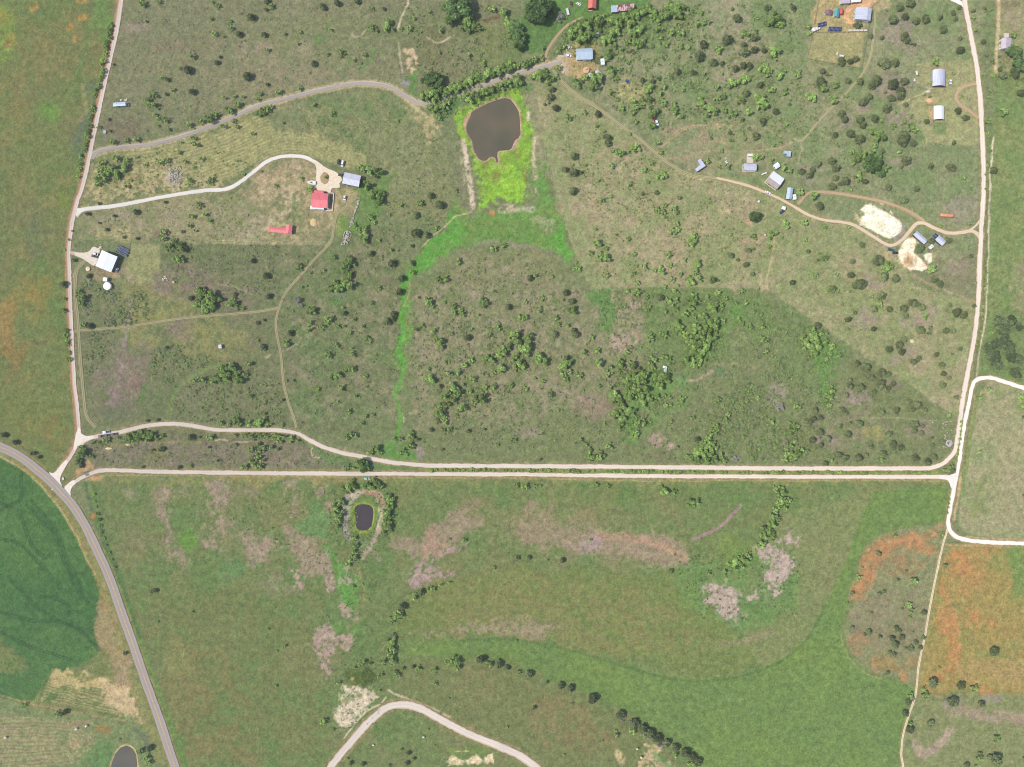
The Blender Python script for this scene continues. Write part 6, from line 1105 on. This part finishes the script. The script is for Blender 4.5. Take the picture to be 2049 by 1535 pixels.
for sx in (-1, 1):
    for sy in (-1, 1): MB().box(sx * 1.9, sy * 1.4, .2, .14, .14, .4).build("post", WALLM['brown'], q)
gable("mobile_home", "long pale blue trailer home beside the upper left road", "trailer", 238.5, 208.3, 25, 7.6, -4, 2.9, .3, 'blue', 'blue', wins=3)
# ------------------------------------------------------------------ trailers, tanks, panels
TYRE = mat("tyre", (44, 44, 46), .9, .1, 4); RIM = mat("wheel_rim", (150, 150, 152), .4, .1, 4)
def wheels(q, xs, y, r, wdt=.24):
    for x in xs:
        for sy in (-1, 1):
            w = MB().lathe([(r * .6, -wdt / 2), (r, -wdt / 2 + .04), (r, wdt / 2 - .04), (r * .6, wdt / 2)], 12, x, sy * y, r, 'y').build("wheel", TYRE, q)
            MB().lathe([(r * .5, -wdt / 2 - .015), (r * .5, wdt / 2 + .015)], 10, x, sy * y, r, 'y').build("rim", RIM, w)
def caravan(name, label, px, py, L, W, ang, h, c, cat="caravan"):
    q = thing(name, P(px, py, h), -rad(ang), label, cat); q.location.z = 0
    m = mat("paint_%d_%d_%d" % c, c, .4, .04, 1, spec=.5)
    pr = [(-L / 2, .5), (L / 2 - .3, .5), (L / 2, .9), (L / 2 - .1, h - .5), (L / 2 - .6, h), (-L / 2 + .4, h), (-L / 2, h - .4)]
    n = len(pr); vs = [(x, -W / 2, z) for x, z in pr] + [(x, W / 2, z) for x, z in pr]
    MB().add(vs, [tuple(range(n)), tuple(range(2 * n - 1, n - 1, -1))] + [(i, n + i, n + (i + 1) % n, (i + 1) % n) for i in range(n)]).build("body", m, q)
    for sy in (-1, 1): MB().box(.2, sy * (W / 2 + .01), h * .62, L * .3, .04, .6).build("window", GLASS, q)
    MB().box(-L * .3, -W / 2 - .02, 1.3, .7, .05, 1.6).build("door", TRIM, q)
    MB().box(0, 0, h + .1, .7, .6, .2).build("roof_vent", RIM, q)
    MB().box(L / 2 + .5, 0, .5, 1.1, .14, .12).build("tow_bar", DARK, q)
    wheels(q, (-.5, .5), W / 2 - .1, .36); return q
caravan("caravan", "white caravan right of the blue-grey farmhouse", 1206, 123, 5.2, 3.0, 86, 2.7, (246, 246, 248))
caravan("caravan", "rounded white camper beside the blue-grey shed by the fork", 1590.2, 394, 4.4, 2.7, 85, 2.5, (250, 246, 242))
caravan("stock_trailer", "small white trailer standing alone in the left pasture", 440, 693.5, 3.4, 2.4, 84, 2.3, (206, 200, 204), "trailer")
caravan("box_trailer", "bright white box trailer in the brush of the middle pasture", 1331.5, 735, 3.4, 1.8, 20, 2.4, (248, 248, 248), "trailer")
caravan("utility_trailer", "pale grey trailer just below the bright white box trailer", 1332, 741.5, 2.6, 2.2, 20, 1.8, (206, 206, 202), "trailer")
caravan("caravan", "white camper below the two grey barns by the scrapes", 1864.7, 493, 3.6, 2.6, -40, 2.5, (246, 242, 240))
def tank(name, label, px, py, r, h, c, dome=.3, cat="tank", rim=False):
    q = thing(name, P(px, py, h), 0, label, cat); q.location.z = 0
    m = mat("tank_%d_%d_%d" % c, c, .5, .06, .8, spec=.4)
    MB().lathe([(r, 0), (r, h)], 24).build("shell", m, q)
    if rim:
        MB().lathe([(r + .12, h - .2), (r + .12, h + .1), (r - .25, h + .1), (r - .25, h - .1)], 24).build("rim", m, q)
        MB().lathe([(r - .3, h - .02), (r * .1, h - .02 + .02)], 24).build("water", mat("tank_water", (112, 96, 92), .2), q)
    else:
        MB().lathe([(r * 1.02, h + .01), (r * .7, h + dome * .7), (r * .2, h + dome)], 24).build("lid", m, q, sm=False)
        MB().lathe([(.22, h + dome - .05), (.22, h + dome + .12)], 10).build("hatch", RIM, q)
    return q
tank("water_tank", "large white round tank below the white barn", 214, 572.3, 3.0, 2.2, (248, 246, 242))
tank("water_tank", "low cream round tank left of the white barn", 175.7, 538, 1.75, .7, (222, 200, 160), .2)
tank("stock_tank", "round concrete tank ringed by trees above the farmhouse", 1194.7, 69, 1.6, 1.2, (214, 204, 206), rim=True)
tank("round_pad", "round brown above-ground pool below the blue-grey farmhouse", 1173, 140, 2.5, .9, (226, 178, 136), .15, "pool")
tank("water_tank", "largest white tank in the corner of the top right yard", 1629.3, 58.5, 1.6, 1.8, (240, 232, 226))
tank("water_tank", "middle white tank in the corner of the top right yard", 1635.5, 57, 1.1, 1.5, (240, 232, 226))
tank("water_tank", "smallest white tank in the corner of the top right yard", 1640, 56.3, .75, 1.2, (240, 232, 226))
tank("water_tank", "small white tank below the dirt road near the two-tone house", 1519, 403, .85, 1.4, (244, 240, 236))
tank("stock_tank", "grey metal ring tank beside the upper left road", 209, 264, 1.3, .7, (176, 172, 186), rim=True)
tank("fire_ring", "small dark stone ring in the field below the farm drive", 494, 430, 1.1, .5, (128, 120, 118), rim=True, cat="fire pit")
tank("water_tank", "tiny white tank below right of the bright oak", 1531.5, 470, .7, 1.3, (240, 238, 236))
q = thing("fuel_tank", P(1894.6, 431, 1.6), -rad(5), "long orange cylindrical tank lying near the east road", "tank"); q.location.z = 0
OR_ = mat("orange_tank_paint", (240, 164, 126), .55, .08, .5)
MB().lathe([(.3, -5.2), (.9, -5.0), (1.25, -4.5), (1.3, -4.0), (1.3, 4.0), (1.25, 4.5), (.9, 5.0), (.3, 5.2)], 18, 0, 0, 1.55, 'x').build("shell", OR_, q, sm=True)
for x in (-3, 0, 3): MB().box(x, 0, .35, .4, 2.0, .7).build("saddle", CONC, q)
MB().lathe([(.3, 2.8), (.3, 3.0)], 10, 1, 0, 0).build("hatch", RIM, q)
q = thing("propane_shelter", P(1683.4, 23.3, 1.5), -rad(4), "red rounded container beside the teal-roofed shed", "container"); q.location.z = 0
REDP = mat("red_container_paint", (226, 96, 92), .5, .08, .6)
MB().lathe([(.4, -2.3), (1.2, -1.9), (1.4, -1.4), (1.4, 1.4), (1.2, 1.9), (.4, 2.3)], 16, 0, 0, 1.45, 'y').build("shell", REDP, q, sm=True)
for y in (-1, 1): MB().box(0, y, .2, 2.2, .3, .4).build("skid", DARK, q)
PVM = mat("solar_cells", (38, 48, 92), .15, .12, 2, spec=.6); PVF = mat("panel_frame", (190, 196, 206), .4, .05, 2)
def solar(label, px, py, cols, rows, ang, tilt, pw=1.05, ph=1.75):
    q = thing("solar_array", P(px, py, 1.2), -rad(ang), label, "solar panels"); q.location.z = 0
    ct, st = math.cos(rad(tilt)), math.sin(rad(tilt)); W = cols * pw; D = rows * ph * ct
    for i in range(cols):
        for j in range(rows):
            x = (i - (cols - 1) / 2) * pw; y = (j - (rows - 1) / 2) * ph * ct; z = 1.1 + (j - (rows - 1) / 2) * ph * st
            pts = []
            for ux, uy in ((-.5, -.5), (.5, -.5), (.5, .5), (-.5, .5)): pts.append(Vector((x + ux * (pw - .05), y + uy * (ph - .05) * ct, z + uy * (ph - .05) * st)))
            dn = Vector((0, st, -ct)) * .05
            fr = MB().add(pts + [p + dn for p in pts], [(0, 1, 2, 3), (7, 6, 5, 4), (0, 4, 5, 1), (1, 5, 6, 2), (2, 6, 7, 3), (3, 7, 4, 0)]).build("panel", PVF, q)
            c = sum(pts, Vector()) / 4; up = [c + (p - c) * .93 - dn * .1 for p in pts]
            MB().add(up, [(0, 1, 2, 3)]).build("cells", PVM, fr)
    for sx in (-1, 0, 1): MB().box(sx * W * .42, 0, .5, .1, .1, 1.0).build("leg", PVF, q)
    MB().box(0, 0, 1.0, W, .1, .08).build("rail", PVF, q)
    return q
solar("uppermost of three dark solar rows beside the white barn", 246.5, 496.8, 9, 1, 25, 18)
solar("middle one of three dark solar rows beside the white barn", 245, 502, 9, 1, 25, 18)
solar("lowest of three dark solar rows beside the white barn", 242.5, 507.3, 9, 1, 25, 18)
solar("tilted dark solar array near the white tanks in the yard", 1645, 49, 7, 2, -14, 22)
solar("wide dark solar array on the cross fence of the yard", 1671, 58, 10, 2, 1, 22)
solar("small solar rack left of the shorter grey shed", 1871.7, 472, 3, 2, 42, 20)
BED = mat("white_planter", (244, 236, 232), .7, .05, 1); SOIL = mat("planter_soil", (120, 100, 84), .95, .2, 3)
for i, w in enumerate(("leftmost", "second", "third", "fourth", "rightmost")):
    q = thing("raised_bed", P(1701 + i * 7.6, 61.2), 0, w + (" of five white raised beds along the yard cross fence" if i in (0, 4) else " from the left of five white raised beds"), "planter", "white beds along the cross fence")
    for x, y, sx, sy in ((0, .5, 2.3, .12), (0, -.5, 2.3, .12), (1.09, 0, .12, .88), (-1.09, 0, .12, .88)): MB().box(x, y, .3, sx, sy, .6).build("side", BED, q)
    MB().box(0, 0, .27, 2.0, .86, .5).build("soil", mat("pale_planter_fill", (226, 216, 208), .95, .1, 2), q)
# ------------------------------------------------------------------ vehicles
def vehicle(name, label, px, py, ang, c, kind='pickup', L=5.6, group=None):
    """ang: nose direction in the photo, 0 = right, 90 = down"""
    q = thing(name, P(px, py, .9), -rad(ang), label, {'pickup': "pickup", 'car': "car", 'van': "van"}[kind], group); q.location.z = 0
    W = 1.95; m = mat("car_paint_%d_%d_%d" % c, c, .55, .03, 1, spec=.3)
    h = 1.02 if kind != 'van' else 1.1
    pr = [(-L / 2, .45), (L / 2 - .1, .4), (L / 2, .7), (L / 2 - .15, h - .08), (L * .2, h), (-L / 2 + .06, h), (-L / 2, .8)]
    n = len(pr); vs = []
    for y, k in ((-W / 2, 1), (W / 2, 1)): vs += [(x, y, z) for x, z in pr]
    MB().add(vs, [tuple(range(n)), tuple(range(2 * n - 1, n - 1, -1))] + [(i, n + i, n + (i + 1) % n, (i + 1) % n) for i in range(n)]).build("body", m, q)
    x0, x1 = {'pickup': (-L * .08, L * .24), 'car': (-L * .36, L * .2), 'van': (-L * .47, L * .32)}[kind]; rt = 1.78 if kind != 'van' else 2.1
    gw = W * .9
    def frus(a0, a1, b0, b1, z0, z1, w0, w1): return [(a0, -w0 / 2, z0), (a1, -w0 / 2, z0), (a1, w0 / 2, z0), (a0, w0 / 2, z0), (b0, -w1 / 2, z1), (b1, -w1 / 2, z1), (b1, w1 / 2, z1), (b0, w1 / 2, z1)]
    F6 = [(3, 2, 1, 0), (4, 5, 6, 7), (0, 1, 5, 4), (1, 2, 6, 5), (2, 3, 7, 6), (3, 0, 4, 7)]
    MB().add(frus(x0, x1, x0 + .25, x1 - .65, h - .01, rt - .06, gw, gw * .84), F6).build("cabin_glass", GLASS, q)
    MB().add(frus(x0 + .2, x1 - .6, x0 + .27, x1 - .68, rt - .07, rt, gw * .86, gw * .8), F6).build("roof_panel", m, q)
    if kind == 'pickup': MB().box((-L / 2 + x0) / 2, 0, h + .012, (x0 + L / 2) - .25, W - .3, .02).build("cargo_bed", mat("bed_liner", (70, 68, 68), .8), q)
    for sy in (-1, 1):
        MB().box(L / 2 - .08, sy * W * .36, .72, .12, .34, .18).build("headlight", TRIM, q); MB().box(-L / 2 - .01, sy * W * .4, .8, .06, .2, .24).build("tail_light", mat("tail_light_red", (170, 40, 36), .3), q)
    MB().box(L / 2 + .04, 0, .5, .14, W * .96, .22).build("bumper", RIM, q)
    wheels(q, (-L * .31, L * .31), W / 2 - .1, .38)
    return q
vehicle("parked_pickup", "white pickup on the verge above the three dark vehicles", 212, 864.6, 172, (240, 240, 244))
vehicle("parked_pickup", "leftmost of three dark pickups lined up on the gravel road", 202.5, 872.8, 172, (110, 96, 110))
vehicle("parked_pickup", "middle of three dark pickups lined up on the gravel road", 214.3, 871, 172, (84, 84, 100))
vehicle("parked_pickup", "rightmost of three dark pickups lined up on the gravel road", 228, 868.9, 172, (78, 80, 104))
vehicle("parked_car", "dark car parked on the grass above the grey metal barn", 677.3, 324, 95, (56, 56, 62), 'car', 4.4)
vehicle("parked_van", "white van parked on the grass beside the dark car", 685.5, 327.3, 102, (246, 240, 244), 'van', 5.0)
vehicle("parked_pickup", "dark pickup nosed up to the grey metal barn", 683, 350.3, 10, (70, 66, 78), 'pickup', 5.0)
vehicle("parked_car", "small black and white car right of the red-roofed house", 689.5, 396, 95, (228, 230, 236), 'car', 3.8)
vehicle("parked_car", "white car on the gravel turning area left of the blue-grey farmhouse", 1138, 111.6, 8, (242, 242, 248), 'car', 4.6)
vehicle("parked_car", "white car on the dirt road in front of the two-tone house", 1536.5, 385.6, 25, (246, 244, 244), 'car', 4.6)
vehicle("parked_car", "red car in the brush of the upper right pasture", 1309.7, 239.3, 50, (196, 54, 80), 'car', 4.2)
vehicle("parked_car", "white car just below the red car in the brush", 1314.7, 245.8, 70, (240, 240, 246), 'car', 4.4)
vehicle("parked_car", "blue car at the edge of the dry brush right of the farmhouse", 1255.5, 163, 45, (70, 90, 140), 'car', 3.8)
vehicle("parked_pickup", "teal pickup at the left edge of the lower white scrape", 1783.8, 500, 12, (40, 112, 122), 'pickup', 5.2)
vehicle("parked_car", "dark blue car beside the teal pickup at the scrape", 1792, 505.7, 3, (50, 50, 78), 'car', 4.6)
vehicle("parked_car", "white car right of the large arched shed", 1901.8, 163.7, 75, (248, 248, 250), 'car', 3.6)
vehicle("parked_car", "dark car parked in front of the white barn", 188.6, 512.6, 14, (60, 70, 62), 'car', 4.6)
vehicle("parked_van", "white van parked against the left side of the white barn", 191.5, 508.6, 14, (240, 244, 250), 'van', 3.8)
vehicle("parked_car", "pale green car under the trees below the lower gravel road", 734.5, 957.8, 0, (150, 206, 186), 'car', 4.8)
vehicle("farm_truck", "small red truck on the lawn near the top edge", 1142, 7.5, 95, (196, 66, 62), 'pickup', 4.0)
vehicle("parked_car", "white car on the right side of the white barn", 233.5, 540, 120, (246, 246, 250), 'car', 3.4)
vehicle("parked_pickup", "dark blue pickup below the tiny white pump shed", 1564.7, 424, 140, (54, 64, 100), 'pickup', 4.2)
# the boat
q = thing("motor_boat", P(623.4, 365.5, .8), -rad(185), "white motor boat with yellow cushions left of the gravel loop", "boat"); q.location.z = 0
hull = MB(); secs = []
for t in np.linspace(0, 1, 9):
    x = -3.4 + 6.8 * t; wv = 1.55 * (1 - max(0, (t - .45) / .55) ** 2.2) + .02; secs.append([(x, -wv, 1.0 + .25 * t), (x, -wv * .75, .35 + .2 * t), (x, 0, .12 + .5 * max(0, t - .6)), (x, wv * .75, .35 + .2 * t), (x, wv, 1.0 + .25 * t), (x, wv * .8, .95 + .25 * t), (x, -wv * .8, .95 + .25 * t)])
vs = [p for s_ in secs for p in s_]; fs = [tuple(range(6, -1, -1)), tuple(range(56, 63))]
for i in range(8):
    for j in range(7): fs.append((i * 7 + j, i * 7 + (j + 1) % 7, i * 7 + 7 + (j + 1) % 7, i * 7 + 7 + j))
hull.add(vs, fs).build("hull", mat("white_gelcoat", (246, 242, 236), .3, .03, 1, spec=.6), q)
MB().box(.2, 0, 1.45, .8, 1.0, .7, taper=.8).build("console", DARK, q); MB().box(1.2, 0, 1.2, 1.0, 1.3, .18).build("cushion", mat("yellow_cushion", (238, 206, 120), .8), q)
MB().box(-3.55, 0, .95, .4, .5, .9).build("outboard_motor", DARK, q); MB().box(-.6, 0, 1.25, .6, 1.6, .3).build("seat", TRIM, q)
# odds and ends of machinery and junk
def implement(name, label, px, py, ang, c, L, W):
    q = thing(name, P(px, py), -rad(ang), label, "trailer"); m = mat("implement_%d_%d_%d" % c, c, .6, .08, 1)
    MB().box(0, 0, .75, L, W, .12).build("bed", m, q)
    for sy in (-1, 1): MB().box(0, sy * (W / 2 - .06), 1.0, L, .1, .36).build("side_rail", m, q)
    for x in (-L / 2 + .06, L / 2 - .06): MB().box(x, 0, 1.0, .1, W - .26, .34).build("end_rail", m, q)
    MB().box(L / 2 + .6, 0, .65, 1.3, .14, .12).build("tow_bar", DARK, q); wheels(q, (-.3,), W / 2 + .14, .35); return q
implement("flatbed_trailer", "long pale flatbed trailer on the lawn near the big oak", 1135.5, 24.6, 75, (232, 224, 226), 5.4, 2.0)
implement("farm_implement", "bright orange implement at the edge of the lower hedge", 1352, 1490.5, 25, (240, 140, 40), 3.2, 2.0)
implement("flatbed_trailer", "narrow white trailer between the grey and two-tone houses", 1528.5, 348, -20, (246, 244, 238), 4.6, 1.0)
implement("flatbed_trailer", "white trailer at the edge of the mown lot left of the arched shed", 1833, 147, 80, (244, 240, 238), 3.2, 1.3)
implement("flatbed_trailer", "pale trailer among the trees in the yard's lower half", 1683, 113, 12, (240, 234, 230), 3.4, 1.6)
PLK = mat("pale_scrap_board", (226, 214, 190), .85, .12, 2)
def board_heap(label, px, py, n, r, seed, name="scrap_heap", c=PLK):
    q = thing(name, P(px, py), 0, label, "scrap"); rr = random.Random(seed)
    for i in range(n):
        a = rr.random() * 6.28; d = rr.random() * r
        MB().box(d * math.cos(a), d * math.sin(a), .08 + .09 * i, rr.uniform(.8, 2.0), rr.uniform(.3, .9), .07, rr.random() * 3).build("board", c, q)
board_heap("pale scrap boards above the right end of the trailer home", 252, 200.5, 5, 1.0, 1)
board_heap("pale scrap boards above the middle of the trailer home", 241.7, 200, 4, .8, 2)
board_heap("pale scrap pieces at the right end of the trailer home", 257, 211, 3, .9, 3)
board_heap("white junk cluster left of the faded red barn", 1157.5, 9, 7, 1.8, 4, c=TRIM)
board_heap("pale junk pile at the upper left of the blue-grey farmhouse", 1137, 95, 12, 3.2, 5, c=TRIM)
board_heap("scattered white junk left of the grey-roofed house", 1453, 322, 6, 2.2, 6, c=TRIM)
board_heap("white junk near the mown lot left of the arched shed", 1829, 162, 6, 1.8, 7, c=TRIM)
board_heap("pale scrap in the fenced yard beside the lower junipers", 1675, 109, 5, 1.4, 8, c=TRIM)
board_heap("debris right of the white barn's mown plot", 331, 558, 8, 2.4, 9)
board_heap("scrap beside the upper right corner of the white barn", 201, 494, 7, 2.0, 10)
board_heap("small pale crate near the county road junction", 126, 958, 4, .6, 11)
board_heap("small pale crate across the county road from the junctions", 106, 979.5, 4, .6, 12)
# mounds, stones, bales
def mound(name, label, px, py, rx, ry, h, c, cat):
    q = np.array([(0, 0)])
    V_ = []; n = 22; rr = np.random.default_rng(int(px)); rad_ = 1 + .16 * (rr.random(n) - .5)
    for k, (s, z) in enumerate(((1.0, -.05), (.8, .3), (.5, .75), (.2, .98))):
        for i in range(n): t = 2 * math.pi * i / n; V_.append((rx * s * rad_[i] * math.cos(t), ry * s * rad_[i] * math.sin(t), h * z * (1 + .1 * (rr.random() - .5))))
    fs = [(k * n + i, k * n + (i + 1) % n, (k + 1) * n + (i + 1) % n, (k + 1) * n + i) for k in range(3) for i in range(n)] + [tuple(range(3 * n, 4 * n))]
    o = MB().add(V_, fs).build(name, mat("mound_%d_%d_%d" % c, c, .95, .18, 1.2, bump=.5), None, P(px, py), sm=True)
    return tag(o, label, cat)
mound("sand_pile", "orange sand pile between the arched shed and the white arched house", 1862.6, 201, 3.2, 2.0, 1.1, (232, 184, 140), "sand pile")
mound("gravel_pile", "larger pale oval gravel pile in the triangle of the left roads", 217.7, 897.6, 2.7, 1.0, .7, (226, 210, 158), "gravel pile")
mound("gravel_pile", "smaller pale oval gravel pile in the triangle of the left roads", 255.8, 890, 1.8, .8, .6, (222, 208, 166), "gravel pile")
mound("straw_pad", "square straw-coloured heap below the red-roofed house", 627, 445, 2.5, 3.2, .5, (222, 186, 134), "straw")
mound("dirt_pile", "pale dirt pile in the pasture right of the two tone track", 1826, 683, 1.9, 1.6, .8, (226, 208, 168), "dirt pile")
mound("boulder_heap", "pale boulder heap below the arched shed's left corner", 1858, 183, 1.9, 1.1, .9, (226, 212, 204), "boulders")
mound("gravel_pile", "purplish gravel heap on the verge near the east bend", 1899.5, 887, 2.6, 2.8, .8, (204, 190, 184), "gravel pile")
mound("planting_island", "rough oval bed inside the gravel loop", 650, 357, 4.0, 5.6, .35, (176, 150, 108), "flower bed")
mound("slab_step", "beige slab at the lower end of the faded red barn", 1181.7, 20.3, 1.9, .8, .2, (214, 200, 176), "slab")
STN = mat("limestone", (206, 190, 176), .95, .18, 2, bump=.4)
stones = []
for s in range(5):
    rr = np.random.default_rng(300 + s); v, f = sphere_quads(7, 4)
    me = mesh_np("stone", v * (1 + .45 * (rr.random((len(v), 1)) - .5)) * (1, .8, .6), f); me.materials.append(STN); stones.append(me)
def rubble(name, label, cat, spots):
    q = thing(name, P(*spots[0][:2]), 0, label, cat); b = P(*spots[0][:2])
    for x, y, r, z in spots:
        o = bpy.data.objects.new("stone", stones[RND.randrange(5)]); p = P(x, y) - b; o.location = (p.x, p.y, z)
        o.scale = (r, r, r); o.rotation_euler = (0, 0, RND.random() * 6); link(o, q)
rubble("stone_heap", "long grey stone rubble heap below the end of the stone wall", "stone heap", [(693 + RND.gauss(0, 3.4) + (476 - y) * .22, y, RND.uniform(.35, .9), RND.uniform(.1, .6)) for y in [RND.uniform(463, 490) for _ in range(70)]])
rubble("stone_wall", "tumbled stone wall running down from the grey metal barn", "wall", [(719 - (y - 398) * .33 + RND.gauss(0, 1.1), y, RND.uniform(.3, .75), .2) for y in [RND.uniform(396, 454) for _ in range(80)]])
rubble("stone_heap", "pale stone heap among the mown brush of the upper left", "stone heap", [(350 + RND.gauss(0, 7), 350 + RND.gauss(0, 9), RND.uniform(.3, .85), RND.uniform(0, .35)) for _ in range(70)])
rubble("stone_scatter", "loose pale limestone blocks on the verge near the east bend", "stones", [(x, y, RND.uniform(.4, .8), .1) for x, y in [(1887,848),(1893,850),(1891,845),(1895,844),(1904,861),(1896,866),(1891,871),(1892,874),(1890,877),(1893,879),(1891,886),(1888,894),(1892,895),(1903,881),(1904,884),(1887,857),(1866,845),(1910,857)]])
BALE = mat("wrapped_hay", (240, 232, 210), .8, .08, 2); HAYM = mat("hay", (222, 206, 150), .95, .15, 3, bump=.4)
def bale(label, px, py, ang, r=.85, m=BALE):
    q = thing("hay_bale", P(px, py, r), rad(ang), label, "hay bale", "round bales"); q.location.z = 0
    MB().lathe([(r * .9, -.8), (r, -.7), (r, .7), (r * .9, .8)], 18, 0, 0, r, 'x').build("roll", m, q)
    for x in (-.4, 0, .4): MB().lathe([(r + .012, x - .05), (r + .012, x + .05)], 18, 0, 0, r, 'x').build("net_band", HAYM, q)
bale("pale round bale at the upper end of the curved mowing lines", 172.5, 1453, 20); bale("pale round bale just left of the uppermost bale", 152.5, 1459, 20); bale("pale round bale near the left edge of the mown field", 10.8, 1476, 30)
bale("upper of two straw bales above the bottom bare patch", 1275, 1498.5, 10, .95, HAYM); bale("lower of two straw bales above the bottom bare patch", 1283.5, 1516, 60, 1.1, HAYM); bale("pale bale above the curved bottom road", 847.3, 1475, 0, .7); bale("pale bale inside the curve of the bottom road", 746.5, 1491, 0, .6); bale("straw bale in the plot edge right of the white barn", 347.5, 564.5, 0, .8, HAYM)
# gate rails and cattle guards
def guard(label, px, py, ang, n=8, L=4.4):
    q = thing("cattle_guard", P(px, py), -rad(ang), label, "cattle guard"); q.location.z = .07
    for i in range(n): MB().box(-1.4 + i * 2.8 / (n - 1), 0, .08, .14, L, .1).build("bar", RIM if i % 2 else DARK, q)
    for s in (-1, 1): MB().box(0, s * L / 2, .1, 3.0, .16, .16).build("kerb", CONC, q)
guard("cattle guard across the lower gravel road near the county road", 174, 947.5, -22)
WOOD = mat("fence_timber", (150, 136, 118), .9, .15, 3)
def fence(label, pts, step=3.2, h=1.35):
    b = P(*pts[0]); q = thing("fence", b, 0, label, "fence"); me = MB().box(0, 0, h / 2, .14, .14, h).mesh("post"); me.materials.append(WOOD)
    for a, c in zip(pts, pts[1:]):
        A_, C_ = P(*a) - b, P(*c) - b; n = max(1, int((C_ - A_).length / step)); an = math.atan2(C_.y - A_.y, C_.x - A_.x); m_ = (A_ + C_) / 2
        for i in range(n): o = bpy.data.objects.new("post", me); o.location = A_.lerp(C_, i / n); link(o, q)
        for z in (.5, .85, 1.2): MB().box(m_.x, m_.y, z, (C_ - A_).length, .06, .07, an).build("rail", WOOD, q)
fence("rail fence round the top right yard", [(1639, -10), (1626, 64), (1614, 118), (1723.5, 138), (1736, 64), (1744, 12)])
fence("rail fence crossing the middle of the top right yard", [(1626.5, 65.5), (1697, 65.5), (1735.5, 64)])
fence("rail fence at the mouth of the left gravel road", [(166, 858), (172, 862), (177, 868)], 2)
fence("white-topped fence down the right side of the solar rows", [(259, 486), (258.5, 497), (256, 505), (249, 514)], 2.4)
# ------------------------------------------------------------------ thin summer haze
hz = bpy.data.materials.new("haze_air"); hz.use_nodes = True
hn = hz.node_tree; hn.nodes.remove(hn.nodes["Principled BSDF"])
pv = hn.nodes.new("ShaderNodeVolumePrincipled")
pv.inputs["Color"].default_value = (.97, .97, .95, 1); pv.inputs["Density"].default_value = .0001; pv.inputs["Anisotropy"].default_value = .2
hn.links.new(pv.outputs[0], hn.nodes["Material Output"].inputs["Volume"])
tag(MB().box(0, 0, 298.5, 30000, 30000, 603).build("haze", hz), "thin pale haze over the whole countryside", "haze", kind="stuff")
